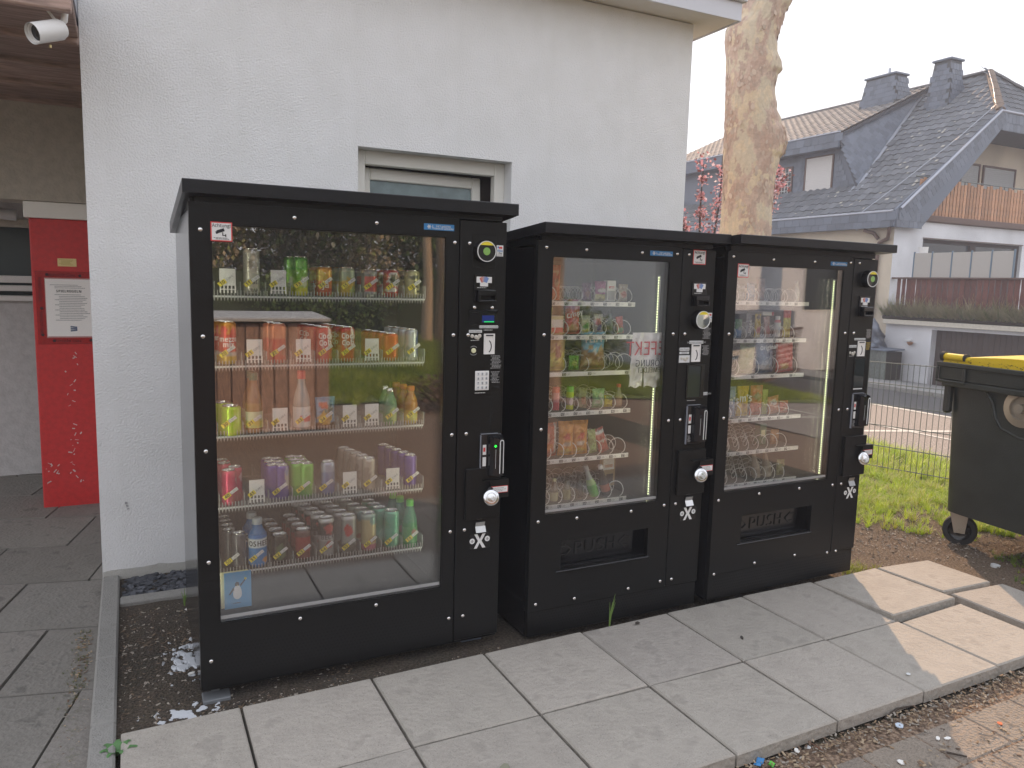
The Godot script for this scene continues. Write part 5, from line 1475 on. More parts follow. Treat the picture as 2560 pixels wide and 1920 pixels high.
func ground():
	var b = B.new()
	var xs = [-400.0, -40.0, -8.0, 5.0, 20.3, 60.0, 400.0]
	for k in xs.size() - 1:
		b.grid(3, 6, func(u, v): return Vector3(lerp(xs[k], xs[k + 1], u), slope(lerp(xs[k], xs[k + 1], u)) - 0.02, lerp(400.0, -400.0, v)), func(_u, _v): return W1)
	var o = part(self, "ground", b, "ground")
	o.set_meta("kind", "structure")
	var nz := FastNoiseLite.new()
	nz.seed = 4
	nz.frequency = 1.3
	b = B.new()   # worked soil round the machines, uneven
	b.grid(150, 90, func(u, v):
		var x = lerp(-0.29, 6.3, u)
		var z = lerp(1.25, -2.7, v)
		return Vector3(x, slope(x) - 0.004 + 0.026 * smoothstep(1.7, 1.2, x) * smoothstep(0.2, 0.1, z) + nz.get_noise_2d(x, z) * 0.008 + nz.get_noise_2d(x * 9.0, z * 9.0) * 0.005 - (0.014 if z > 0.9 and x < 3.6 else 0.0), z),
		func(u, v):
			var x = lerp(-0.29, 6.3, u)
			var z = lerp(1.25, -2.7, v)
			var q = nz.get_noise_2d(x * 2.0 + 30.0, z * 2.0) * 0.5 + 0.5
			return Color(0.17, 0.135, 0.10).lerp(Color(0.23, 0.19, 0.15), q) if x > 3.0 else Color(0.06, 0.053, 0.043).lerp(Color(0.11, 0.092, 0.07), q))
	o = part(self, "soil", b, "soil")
	o.set_meta("kind", "structure")
	strip("forecourt_bed", -9.0, 9.0, 1.12, 7.4, "forecourt_base", -0.012, 12)
	strip("parking_area", 7.6, 12.9, -60.0, 7.0, "parking", 0.0, 6)
	strip("road", 12.9, 17.3, -60.0, 60.0, "asphalt", 0.004, 6)
	strip("road_edge_line", 12.75, 12.95, -60.0, 60.0, "line_paint", 0.009, 2)
	for z in [-9.0, -4.2, 0.6, 5.4]:
		b = B.new()
		b.quad(Vector3(8.0, slope(8.0) + 0.006, z), Vector3(8.0, slope(8.0) + 0.006, z - 0.12), Vector3(12.75, slope(12.75) + 0.006, z - 0.12), Vector3(12.75, slope(12.75) + 0.006, z))
		o = part(self, numbered("parking_line"), b, "line_paint")
		o.set_meta("kind", "structure")
	strip("parking_line", 9.75, 9.85, -30.0, 7.0, "line_paint", 0.008, 2)
	strip("far_sidewalk", 17.3, 20.28, -60.0, 60.0, "sidewalk", 0.11, 4)
	b = B.new()
	for k in 60: b.bb(17.16, 17.296, slope(17.2) - 0.1, slope(17.2) + 0.115, -40.0 + k, -39.01 + k, W1, 0.01)
	o = part(self, "far_kerb", b, "kerb")
	o.set_meta("kind", "structure")
	b = B.new()   # the lawn behind the viewer
	b.grid(20, 12, func(u, v): return Vector3(lerp(-12.0, 12.7, u), slope(lerp(-12.0, 12.7, u)) + 0.012 + v * 0.35, lerp(7.0, 18.0, v)), func(_u, _v): return W1, true)
	o = part(self, "lawn", b, "lawn")
	o.set_meta("kind", "structure")

func paving():
	var walk = Node3D.new()
	walk.name = "slab_path"
	add_child(walk)
	walk.set_meta("kind", "structure")
	var z0 = func(x): return 0.126 - 0.0245 * x if x < 2.6 else 0.060
	var zm = func(x): return 0.625 - 0.0090 * x
	var zf = func(x): return 1.132 - 0.0125 * x
	var tones = [0.335, 0.31, 0.35, 0.325, 0.335, 0.315, 0.355, 0.335, 0.32]
	var defs = []
	var jx = [-0.278, 0.127, 0.629, 1.131, 1.632, 2.134, 2.635, 3.134]
	for k in 7:
		for row in 2:
			if row == 0 and k == 6:
				defs.append([Vector2(3.136 - 0.498, 0), row, k])
			defs.append([Vector2(jx[k], jx[k + 1]), row, k])
	var g = 0.005
	for k in 7:
		for row in 2:
			var x0 = jx[k] + g
			var x1 = jx[k + 1] - g
			var a = Vector2(x0, z0.call(x0) if row == 0 else zm.call(x0) + g)
			var b2 = Vector2(x1, z0.call(x1) if row == 0 else zm.call(x1) + g)
			var c = Vector2(x1, zm.call(x1) - g if row == 0 else zf.call(x1))
			var d = Vector2(x0, zm.call(x0) - g if row == 0 else zf.call(x0))
			one_slab(walk, [a, b2, c, d], [rng.randf_range(-0.003, 0.003), rng.randf_range(-0.003, 0.003), rng.randf_range(-0.003, 0.003), rng.randf_range(-0.003, 0.003)], tones[(k * 2 + row) % 9])
	one_slab(walk, [Vector2(3.128, 0.088), Vector2(3.648, 0.060), Vector2(3.640, 0.555), Vector2(3.128, 0.580)], [0.012, 0.006, 0.020, 0.024], 0.335)
	one_slab(walk, [Vector2(3.672, 0.058), Vector2(4.12, 0.060), Vector2(4.10, 0.455), Vector2(3.68, 0.462)], [0.004, -0.012, 0.0, 0.012], 0.345)
	one_slab(walk, [Vector2(3.144, 0.612), Vector2(3.636, 0.585), Vector2(3.630, 1.075), Vector2(3.142, 1.086)], [-0.004, 0.0, -0.002, 0.0], 0.335)
	one_slab(walk, [Vector2(3.705, 0.490), Vector2(4.16, 0.485), Vector2(4.15, 0.985), Vector2(3.690, 0.985)], [0.006, -0.010, -0.012, 0.006], 0.325)
	# old paving at the left, turned a little
	var pav = Node3D.new()
	pav.name = "left_pavement"
	add_child(pav)
	pav.set_meta("kind", "structure")
	pav.position = Vector3(-0.40, -0.04, -0.93)
	pav.rotation.y = -0.235
	var base = B.new()
	base.bb(-2.7, 0.02, -0.12, -0.075, -4.2, 2.2)
	var bo = part(pav, "bedding", base, "soil_dark")
	for r in range(-6, 4):
		for c in range(-5, 3):
			var w = 0.588
			var x = c * 0.60 + (0.42 if r % 2 == 0 else 0.13)
			var z = r * 0.60
			var corner = pav.transform * Vector3(x + w, 0, z)
			var corner2 = pav.transform * Vector3(x + w, 0, z + 0.59)
			var lim = -0.372
			var pts = [Vector2(x, z), Vector2(x + w, z), Vector2(x + w, z + 0.586), Vector2(x, z + 0.586)]
			var cut = clip_left(pts, pav.transform, lim)
			if cut.size() < 3: continue
			var q = B.new()
			var tone = rng.randf_range(0.17, 0.23)
			var hh = rng.randf_range(-0.003, 0.003)
			var col = Color(tone * 1.06, tone * 1.0, tone * 0.90)
			var xf = Transform3D(Basis(Vector3(1, 0, 0), Vector3(0, 0, 1), Vector3(0, 1, 0)), Vector3(0, hh, 0))
			q.poly(cut, -0.06, 0.0, xf, col)
			part(pav, "paving_slab", q, "old_slab")
	# pavers of the forecourt at the lower right
	var fc = Node3D.new()
	fc.name = "forecourt"
	add_child(fc)
	fc.set_meta("kind", "structure")
	for r in 6:
		for c in 9:
			var q = B.new()
			var tone = rng.randf_range(0.23, 0.28)
			var x = 1.35 + c * 0.301 + 0.15 * (r % 2)
			var z = 1.245 + r * 0.201 - (x - 1.35) * 0.02
			q.box(Vector3(x, -0.083 + rng.randf_range(-0.001, 0.001), z + 0.1), Vector3(0.297, 0.05, 0.197), Color(tone * 1.15, tone * 0.98, tone * 0.82), Basis(Vector3.UP, 0.02), 0.006)
			part(fc, "paver", q, "forecourt")

func clip_left(pts, xf, lim):   # keep what lies left of x = lim in the world
	var out = []
	for k in pts.size():
		var p = pts[k]
		var q = pts[(k + 1) % pts.size()]
		var pw = (xf * Vector3(p.x, 0, p.y)).x - lim
		var qw = (xf * Vector3(q.x, 0, q.y)).x - lim
		if pw <= 0: out.append(p)
		if (pw < 0) != (qw < 0): out.append(p.lerp(q, pw / (pw - qw)))
	return out

func one_slab(parent, c, h, tone):   # four corners (x, z), clockwise from the back left, and their heights
	var b = B.new()
	var col = Color(tone * 1.20, tone * 1.115, tone * 1.005)
	var mid = Vector2.ZERO
	for p in c: mid += p / 4.0
	var e = 0.006
	var top = []
	var rim = []
	var low = []
	for k in 4:
		var inn = c[k] + (mid - c[k]).normalized() * e * 1.4
		top.append(Vector3(inn.x, h[k], inn.y))
		rim.append(Vector3(c[k].x, h[k] - e, c[k].y))
		low.append(Vector3(c[k].x, h[k] - 0.052, c[k].y))
	b.face(top, Vector3.UP, col)
	for k in 4:
		var n2 = (k + 1) % 4
		var out = ((rim[k] + rim[n2]) / 2 - Vector3(mid.x, 0, mid.y)) * Vector3(1, 0, 1)
		b.face([top[k], top[n2], rim[n2], rim[k]], (out.normalized() + Vector3.UP).normalized(), col)
		b.face([rim[k], rim[n2], low[n2], low[k]], out.normalized(), col)
	part(parent, "paving_slab", b, "slab")

func edging():
	var b
	var runs = [[-1.50, -0.50], [-0.495, 0.035], [0.04, 1.04], [1.045, 2.0]]
	var names = ["kerb edging stone starting at the white wall corner", "second kerb edging stone out from the white wall corner", "kerb edging stone beside the first white slab", "kerb edging stone nearest the viewer"]
	for k in 4:
		b = B.new()
		b.bb(-0.371, -0.289, -0.2, 0.0, runs[k][0], runs[k][1], W1, 0.008)
		single("kerb_stone", b, "kerb", names[k], "kerb stone", Vector3.ZERO, 0.0, "edging stones round the soil bed")
	b = B.new()
	b.bb(-0.286, 0.714, -0.2, -0.004, -1.17, -1.085, W1, 0.008)
	single("kerb_stone", b, "kerb", "cross kerb stone in front of the slate gravel", "kerb stone", Vector3.ZERO, 0.0, "edging stones round the soil bed")
	b = B.new()
	b.bb(0.719, 1.72, -0.2, -0.004, -1.17, -1.085, W1, 0.008)
	single("kerb_stone", b, "kerb", "cross kerb stone continuing behind the large machine", "kerb stone", Vector3.ZERO, 0.0, "edging stones round the soil bed")
	var st = B.new()
	var pts = []
	for k in 8:
		var a = TAU * k / 8.0
		pts.append(Vector2(cos(a) * rng.randf_range(0.7, 1.1), sin(a) * rng.randf_range(0.5, 0.8)))
	st.poly(pts, -0.25, 0.25)
	var pl = []
	var cl = []
	for k in 2600:
		var s = rng.randf_range(0.010, 0.026)
		pl.append(Transform3D(Basis.from_euler(Vector3(rng.randf_range(-2.3, -0.9), rng.randf() * TAU, rng.randf_range(-0.5, 0.5))).scaled(Vector3.ONE * s), Vector3(rng.randf_range(-0.27, 1.4), rng.randf_range(-0.045, -0.012), rng.randf_range(-1.455, -1.185))))
		var q = rng.randf_range(0.035, 0.10)
		cl.append(Color(q * 0.92, q * 0.98, q * 1.15))
	tag(many(self, "slate_gravel", st, "slate_stone", pl, cl), "dark blue grey slate chippings along the wall foot", "gravel", "", "stuff")

func white_building():
	var o = thing("white_building", "white stuccoed building behind the machines with eave, window and porch", "building")
	var zw = -1.47
	var b = B.new()
	var wx0 = -0.368
	var wx1 = 3.335
	var wy = 3.385
	b.bb(wx0, 1.0, -0.3, wy, zw - 0.30, zw)
	b.bb(1.975, wx1, -0.3, wy, zw - 0.30, zw)
	b.bb(1.0, 1.975, 2.345, wy, zw - 0.30, zw)
	b.bb(1.0, 1.975, -0.3, 1.15, zw - 0.30, zw)
	b.bb(wx1 - 0.3, wx1, -0.3, wy, -7.0, zw - 0.30)
	b.bb(wx0, wx0 + 0.3, -0.3, wy, -4.2, zw - 0.30)
	b.bb(wx0 + 0.3, wx1 - 0.3, -0.3, wy, -7.0, -6.8)
	part(o, "wall", b, "stucco")
	b = B.new()   # splashed foot of the wall
	var nz := FastNoiseLite.new()
	nz.frequency = 6.0
	var pts = [Vector2(-0.366, -0.05)]
	for k in 41:
		var x = lerp(-0.366, 1.2, k / 40.0)
		pts.append(Vector2(x, 0.03 + nz.get_noise_1d(x) * 0.03))
	pts.append(Vector2(1.2, -0.05))
	pts.reverse()
	b.poly(pts, zw + 0.0005, zw + 0.002)
	part(o, "splash_stain", b, "stain")
	b = B.new()   # marks on the stucco
	for k in 3: b.box(Vector3(-0.245 + k * 0.004, 0.39 - k * 0.016, zw + 0.002), Vector3(0.012 - k * 0.003, 0.012, 0.003), W1, Basis(Vector3(0, 0, 1), k * 0.9))
	part(o, "scrape_mark", b, "print_grey")
	# ceiling over the room behind, roof, eave
	b = B.new()
	b.bb(wx0 + 0.001, 3.555, 3.392, 3.41, -7.2, -1.262)
	part(o, "soffit", b, "soffit")
	b = B.new()
	b.bb(wx0 - 0.6, 3.56, 3.382, 3.50, -1.262, -1.25, W1, 0.002)
	b.bb(3.556, 3.566, 3.382, 3.50, -7.2, -1.262, W1, 0.002)
	part(o, "fascia", b, "eave_paint")
	b = B.new()
	b.bb(wx0 - 0.6, 3.585, 3.502, 3.56, -1.275, -1.222, W1, 0.006)
	b.bb(3.566, 3.585, 3.502, 3.56, -7.2, -1.275, W1, 0.006)
	part(o, "roof_edge_trim", b, "eave_paint")
	b = B.new()
	b.bb(wx0 - 0.6, 3.56, 3.412, 3.53, -7.2, -1.28)
	part(o, "roof", b, "zinc")
	# window behind the largest machine
	var w = B.new()
	w.bb(1.0, 1.07, 1.15, 2.345, zw - 0.16, zw - 0.10, W1, 0.004)
	w.bb(1.905, 1.975, 1.15, 2.345, zw - 0.16, zw - 0.10, W1, 0.004)
	w.bb(1.07, 1.905, 2.265, 2.345, zw - 0.16, zw - 0.10, W1, 0.004)
	w.bb(1.07, 1.905, 1.15, 1.23, zw - 0.16, zw - 0.10, W1, 0.004)
	var wi = part(o, "window", w, "white_trim")
	var tilt = Transform3D(Basis(Vector3(0, 1, 0), 0.05) * Basis(Vector3(1, 0, 0), -0.06), Vector3(1.065, 1.24, zw - 0.145))
	w = B.new()
	w.box(tilt * Vector3(0.03, 0.51, 0), Vector3(0.06, 1.02, 0.045), W1, tilt.basis, 0.006)
	w.box(tilt * Vector3(0.77, 0.51, 0), Vector3(0.06, 1.02, 0.045), W1, tilt.basis, 0.006)
	w.box(tilt * Vector3(0.40, 0.985, 0), Vector3(0.68, 0.07, 0.045), W1, tilt.basis, 0.006)
	part(wi, "sash", w, "white_trim")
	w = B.new()
	w.box(tilt * Vector3(0.40, 0.475, -0.004), Vector3(0.68, 0.95, 0.012), W1, tilt.basis)
	part(wi, "pane", w, "frosted")
	w = B.new()
	w.bb(1.0, 1.975, 1.152, 2.343, zw - 0.30, zw - 0.25)
	part(wi, "dark_room", w, "brown_dark")
	# porch at the left
	b = B.new()
	b.bb(-3.2, wx0 - 0.002, 2.055, 2.70, -3.40, -3.08)
	part(o, "porch_beam", b, "cream_dark")
	var k2 = 0
	for z in [-0.92, -1.455, -1.99, -2.525, -3.06]:
		b = B.new()
		b.box(Vector3(-1.8, 2.735, z - 0.2675), Vector3(2.86, 0.03, 0.555), Color(0.40, 0.28, 0.235) * [1.0, 0.9, 1.15, 0.95, 1.05][k2], Basis(Vector3.RIGHT, -0.05), 0.004)
		b.box(Vector3(-1.8, 2.700, z - 0.02), Vector3(2.86, 0.05, 0.05), Color(0.44, 0.31, 0.26) * [1.1, 1.0, 0.9, 1.05, 0.95][k2], Basis(), 0.006)
		part(o, "ceiling_board", b, "ceiling_wood")
		k2 += 1
	b = B.new()
	b.bb(-3.4, wx0 - 0.002, 2.80, 2.92, -4.6, -0.85)
	part(o, "porch_roof", b, "zinc")
	b = B.new()
	b.bb(-3.2, wx0 - 0.002, -0.3, 1.36, -4.5, -4.22)
	b.bb(-3.2, wx0 - 0.002, 1.99, 2.8, -4.5, -4.22)
	b.bb(-0.72, wx0 - 0.002, 1.36, 1.99, -4.5, -4.22)
	part(o, "porch_back_wall", b, "cream_grey")
	b = B.new()
	b.bb(-3.2, -0.72, 1.36, 1.99, -4.46, -4.44)
	var pw = part(o, "porch_window", b, "teal_glass")
	b = B.new()
	b.bb(-3.2, -0.70, 1.50, 1.555, -4.30, -4.17, W1, 0.004)
	b.bb(-3.2, -0.70, 1.435, 1.48, -4.30, -4.19, W1, 0.004)
	b.bb(-3.2, -0.70, 1.36, 1.40, -4.30, -4.15, W1, 0.004)
	part(pw, "window_ledge", b, "white_plastic")
	b = B.new()
	b.bb(-3.2, -0.72, 1.93, 1.99, -4.30, -4.19, W1, 0.004)
	part(pw, "window_head", b, "cream")
	b = B.new()
	b.tube([Vector3(-1.6, 2.03, -3.7), Vector3(-0.9, 1.99, -3.7)], 0.04, 12)
	part(o, "awning_tube", b, "label_grey")
	# red pillar
	b = B.new()
	b.bb(-0.774, wx0 - 0.001, -0.1, 1.945, -3.42, -3.13, W1, 0.008)
	var rp = part(o, "pillar", b, "red_paint", "red painted pillar with scuffed paint")
	b = B.new()
	b.bb(-0.80, wx0 - 0.001, 1.946, 2.053, -3.45, -3.105, W1, 0.004)
	part(rp, "pillar_cap", b, "white_trim")
	b = B.new()
	for k in 42:
		var y = rng.randf_range(0.12, 1.05)
		var x = -0.575 + rng.randf_range(-0.03, 0.05) if k < 30 else rng.randf_range(-0.75, -0.66)
		if k >= 30: y = rng.randf_range(0.1, 0.3)
		b.box(Vector3(x, y, -3.1285), Vector3(rng.randf_range(0.004, 0.028), rng.randf_range(0.002, 0.009), 0.002), W1, Basis(Vector3(0, 0, 1), rng.randf_range(-1.2, 1.2)))
	part(rp, "paint_scuff", b, "scuff", "", "stuff")
	# notice, tape and plaque
	var nt = thing("notice_sheet", "white notice headed SPIELREGELN taped to the red pillar", "notice", Vector3(-0.56, 1.145, -3.128))
	b = B.new()
	b.bb(-0.142, 0.142, 0, 0.408, 0.0005, 0.0015)
	part(nt, "sheet", b, "sheet_paper")
	lettering(nt, "SPIELREGELN", 0.017, Vector3(0.0, 0.318, 0.002), "ink", "heading", Basis(), true)
	lines_of_print(nt, -0.11, 0.11, 0.365, 0.335, 3, "print_grey", 0.0016)
	lines_of_print(nt, -0.085, 0.125, 0.30, 0.115, 16, "print_grey", 0.0016)
	b = B.new()
	for k in 3: b.box(Vector3(0.02, 0.05 + k * 0.012, 0.002), Vector3(0.04, 0.010, 0.001), W1, Basis(Vector3(0, 0, 1), 0.1 - 0.12 * k))
	part(nt, "book_drawing", b, "print_blue")
	b = B.new()
	b.bb(-0.195, 0.155, 0.400, 0.452, 0.002, 0.0026)
	b.bb(-0.195, 0.155, -0.045, 0.010, 0.002, 0.0026)
	b.bb(-0.195, -0.138, 0.0105, 0.3995, 0.002, 0.0026)
	part(nt, "tape", b, "tape")
	for q in [[-0.04, 0.426, 0.0], [-0.02, -0.02, 0.0], [-0.168, 0.10, -1.57], [-0.168, 0.33, -1.57]]:
		lettering(nt, "Vorsicht Glas", 0.020, Vector3(q[0], q[1], 0.003), "ink", "tape_lettering", Basis(Vector3(0, 0, 1), q[2]))
	for q in [[-0.125, 0.428], [0.07, 0.424], [-0.165, 0.2], [-0.165, 0.02], [-0.1, -0.02], [0.12, -0.018]]:
		b = B.new()
		b.lathe([Vector2(0.010, 0), Vector2(0.006, 0.0008), Vector2(0.0001, 0.0008)], 8, W1, Transform3D(Basis(Vector3.RIGHT, PI / 2), Vector3(q[0], q[1], 0.0028)))
		part(nt, "tape_symbol", b, "ink")
	var pq = thing("plaque", "small brass plaque screwed to the red pillar", "plaque", Vector3(-0.563, 1.63, -3.128))
	b = B.new()
	b.bb(-0.056, 0.056, 0, 0.054, 0.0005, 0.003, W1, 0.001)
	part(pq, "plate", b, "brass")
	lines_of_print(pq, -0.045, 0.045, 0.048, 0.008, 5, "print_yellow", 0.0031)

func security_camera():
	var t = thing("security_camera", "white bullet security camera with stub antenna under the porch ceiling", "camera")
	var hd = Vector3(-0.508, 2.568, -0.92)
	var tl = Vector3(-0.408, 2.622, -1.00)
	var d = (tl - hd).normalized()
	var bs = Basis(d.cross(Vector3.UP).normalized().cross(d), d, -d.cross(Vector3.UP).normalized())
	var b = B.new()
	b.lathe([Vector2(0.0001, 0.012), Vector2(0.030, 0.012), Vector2(0.033, 0.0), Vector2(0.040, 0.0), Vector2(0.040, 0.12), Vector2(0.034, 0.135), Vector2(0.0001, 0.137)], 24, W1, Transform3D(bs, hd))
	part(t, "camera_body", b, "white_plastic")
	b = B.new()
	b.lathe([Vector2(0.0001, 0.009), Vector2(0.031, 0.010)], 20, W1, Transform3D(bs, hd))
	part(t, "lens_face", b, "black_gloss")
	b = B.new()   # sun shield
	b.lathe([Vector2(0.0425, -0.012), Vector2(0.0425, 0.118)], 24, W1, Transform3D(bs, hd))
	part(t, "sun_shield", b, "white_plastic")
	b = B.new()
	b.tube([tl + Vector3(-0.02, 0.01, 0.0), tl + Vector3(0.005, 0.035, 0.0), tl + Vector3(0.008, 0.065, 0.0), tl + Vector3(0.002, 0.10, 0.0)], [0.011, 0.014, 0.014, 0.016], 12)
	b.lathe([Vector2(0.0001, 0.0), Vector2(0.03, 0.0), Vector2(0.032, 0.012), Vector2(0.0001, 0.012)], 20, W1, Transform3D(Basis(), tl + Vector3(0.002, 0.088, 0.0)))
	part(t, "mount", b, "white_plastic")
	b = B.new()
	b.tube([tl + Vector3(-0.028, 0.03, 0.0), tl + Vector3(-0.070, 0.085, 0.0)], [0.006, 0.005], 10)
	part(t, "antenna", b, "white_plastic")
	b = B.new()
	b.lathe([Vector2(0.0001, 0.0), Vector2(0.006, 0.0), Vector2(0.005, 0.012), Vector2(0.0001, 0.013)], 10, W1, Transform3D(Basis(), hd + Vector3(0.05, -0.036, -0.06)))
	part(t, "adjusting_screw", b, "brass")
# ---------------------------------------------------------------- the house across the street
func roof_y(x): return 4.05 + 0.795 * (x - 20.3)

func slates(parent, called, o, ux, uy, nx, ny, w, h, inside = null):   # rows of lapped slates on a plane
	var b = B.new()
	b.box(Vector3(0, 0, 0), Vector3(w * 0.985, h * 1.25, 0.010), W1, Basis(), 0.003)
	var n = ux.cross(uy).normalized()
	var pl = []
	var cl = []
	for r in ny:
		for c in nx:
			var u = (c + 0.5 + 0.5 * (r % 2)) * w
			var v = (r + 0.4) * h
			if inside != null and not inside.call(u, v): continue
			var q = rng.randf_range(0.105, 0.165)
			cl.append(Color(q * 0.82, q * 0.97, q * 1.25))
			pl.append(Transform3D(Basis(ux, uy, n) * Basis(Vector3.RIGHT, -0.055) * Basis(Vector3(0, 0, 1), rng.randf_range(-0.03, 0.03)), o + ux * u + uy * v + n * 0.012))
	return many(parent, called, b, "slate", pl, cl)

func board_outline(w, h, y0):   # a balcony board with a waist
	var pts = []
	for k in 9:
		var v = k / 8.0
		pts.append(Vector2(w * 0.5 * (1.0 - 0.14 * pow(sin(PI * v * 2.0), 2.0)), y0 + v * h))
	for k in range(8, -1, -1):
		var v = k / 8.0
		pts.append(Vector2(-w * 0.5 * (1.0 - 0.14 * pow(sin(PI * v * 2.0), 2.0)), y0 + v * h))
	return pts

func house():
	var o = thing("house", "large white house with dark tiled roof, slate dormer and wooden balconies", "house")
	var hx = 20.3
	var hz = -12.87
	var b = B.new()
	b.bb(hx, hx + 0.3, -1.3, 3.95, -27.0, hz)
	part(o, "side_wall", b, "cream_house")
	b = B.new()
	b.bb(hx + 0.3, 21.62, -1.3, 3.9, hz - 0.3, hz)
	b.bb(26.65, 33.5, -1.3, 3.9, hz - 0.3, hz)
	b.bb(21.62, 26.65, 3.31, 3.9, hz - 0.3, hz)
	b.bb(21.62, 26.65, -1.3, 1.0, hz - 0.3, hz)
	b.bb(hx + 0.001, hx + 0.3, -1.3, 3.9, hz + 0.001, hz + 0.004)
	part(o, "gable_wall", b, "white_house")
	b = B.new()   # recessed upper wall
	b.poly([Vector2(20.7, 3.9), Vector2(33.1, 3.9), Vector2(33.1, 4.1), Vector2(29.6, 7.0), Vector2(24.2, 7.0), Vector2(20.7, 4.1)], -14.4, -14.2)
	part(o, "upper_wall", b, "cream_house")
	b = B.new()
	b.bb(20.5, 33.3, 3.80, 3.98, -14.2, -12.82)
	part(o, "balcony_floor", b, "brown_metal")
	# windows with roller shutters on the upper floor
	for q in [[25.05, 25.94], [26.24, 27.94]]:
		b = B.new()
		b.bb(q[0] - 0.06, q[0], 4.3, 6.06, -14.2, -14.14)
		b.bb(q[1], q[1] + 0.06, 4.3, 6.06, -14.2, -14.14)
		b.bb(q[0], q[1], 6.0, 6.06, -14.2, -14.14)
		var w = part(o, "window", b, "brown_metal")
		for k in 26:
			b = B.new()
			b.bb(q[0], q[1], 4.3 + k * 0.065, 4.362 + k * 0.065, -14.198, -14.165, W1, 0.006)
			part(w, "shutter_slat", b, "shutter")
	# wide window of the lower floor
	b = B.new()
	b.bb(21.62, 26.65, 3.20, 3.31, hz - 0.2, hz - 0.1)
	b.bb(21.62, 21.74, 1.0, 3.2, hz - 0.2, hz - 0.1)
	b.bb(26.50, 26.65, 1.0, 3.2, hz - 0.2, hz - 0.1)
	b.bb(24.05, 24.35, 1.0, 3.2, hz - 0.2, hz - 0.1)
	var lw = part(o, "window", b, "brown_dark")
	b = B.new()
	b.bb(21.74, 24.05, 1.0, 3.2, hz - 0.18, hz - 0.16)
	part(lw, "pane", b, "dark_pane")
	b = B.new()
	b.bb(24.35, 26.5, 1.0, 3.2, hz - 0.18, hz - 0.16)
	part(lw, "pane", b, "dark_pane")
	b = B.new()
	b.grid(60, 2, func(u, v): return Vector3(lerp(21.8, 23.2, u), lerp(1.0, 3.0, v), hz - 0.26 + sin(u * 70.0) * 0.02), func(_u, _v): return W1)
	part(lw, "curtain", b, "curtain")
	b = B.new()
	b.bb(21.6, 26.67, 3.312, 3.335, hz, hz + 0.03)
	part(lw, "window_lintel_strip", b, "brown_metal")
	# main roof
	var zf = -12.7
	var th = 0.20
	b = B.new()
	var s = func(x, z): return Vector3(x, roof_y(x), z)
	var low = Vector3(0, -th, 0)
	var A = [s.call(20.02, zf), s.call(24.48, zf), s.call(26.9, -14.75), s.call(26.9, -27.5), s.call(20.02, -27.5)]
	b.face(A, Vector3(-0.62, 0.78, 0), Color(0.05, 0.05, 0.05))
	b.face([A[0] + low, A[1] + low, A[2] + low, A[3] + low, A[4] + low], Vector3(0.62, -0.78, 0), Color(0.03, 0.03, 0.03))
	var mir = func(p): return Vector3(53.8 - p.x, p.y, p.z)
	var A2 = []
	for p in A: A2.append(mir.call(p))
	b.face(A2, Vector3(0.62, 0.78, 0), Color(0.05, 0.05, 0.05))
	b.face([A2[0] + low, A2[1] + low, A2[2] + low, A2[3] + low, A2[4] + low], Vector3(-0.62, -0.78, 0), Color(0.03, 0.03, 0.03))
	b.face([A[1], A2[1], A[2]], Vector3(0, 0.73, 0.68), Color(0.05, 0.05, 0.05))
	b.face([A[1] + low, A2[1] + low, A[2] + low], Vector3(0, -0.73, -0.68), Color(0.03, 0.03, 0.03))
	var rf = part(o, "roof", b, "tile")
	# tiles of the main roof slope: the nearest as pieces, the rest as one mass
	var tm = []
	for k in 4:
		var q = B.new()
		var tone = [0.115, 0.135, 0.155, 0.125][k]
		var col = Color(tone * 0.94, tone * 0.99, tone * 1.10)
		q.grid(6, 1, func(u, v): return Vector3((u - 0.5) * 0.31, v * 0.42, 0.035 * (0.5 + 0.5 * sin(u * TAU + 0.6)) + 0.03 * (1.0 - v)), func(_u, _v): return col)
		q.grid(6, 1, func(u, v): return Vector3((u - 0.5) * 0.31, 0.0, (0.035 * (0.5 + 0.5 * sin(u * TAU + 0.6)) + 0.03) * v), func(_u, _v): return col)
		tm.append(q.mesh())
	var up = Vector3(1, 0.795, 0).normalized()
	var across = Vector3(0, 0, 1)
	var nrm = across.cross(up).normalized()
	if nrm.y < 0: nrm = -nrm
	var tb = Basis(across, up, across.cross(up).normalized())
	if across.cross(up).y < 0: tb = Basis(-across, up, (-across).cross(up).normalized())
	var list = []
	for r in 25:
		for c in 48:
			var z = zf - 0.16 - c * 0.30
			var x = 20.08 + r * 0.34 * up.x
			var y = roof_y(x) + 0.012
			if x > 24.4 and z > -12.7 - (x - 24.48) * 0.85 - 0.1: continue
			if x > 21.45 and x < 26.7 and z < lerp(-15.35, -16.95, (x - 21.5) / 5.0): continue   # under the dormer
			list.append([Transform3D(tb * Basis(Vector3(0, 0, 1), rng.randf_range(-0.015, 0.015)) * Basis(Vector3.RIGHT, rng.randf_range(-0.01, 0.03)), Vector3(x, y + rng.randf_range(-0.006, 0.008), z)), Vector3(x, y, z).distance_to(Vector3(-0.2, 1.6, 2.96))])
	list.sort_custom(func(p, q): return p[1] < q[1])
	var rest = []
	var restc = []
	for k in list.size():
		if k < 300:
			var t = part(rf, "roof_tile", tm[rng.randi() % 4], "tile")
			t.transform = list[k][0]
		else:
			rest.append(list[k][0])
			var q = rng.randf_range(0.8, 1.3)
			restc.append(Color(q, q, q))
	many(rf, "roof_tiles", tm[1], "tile", rest, restc)
	# pale lichen spots
	var sp = B.new()
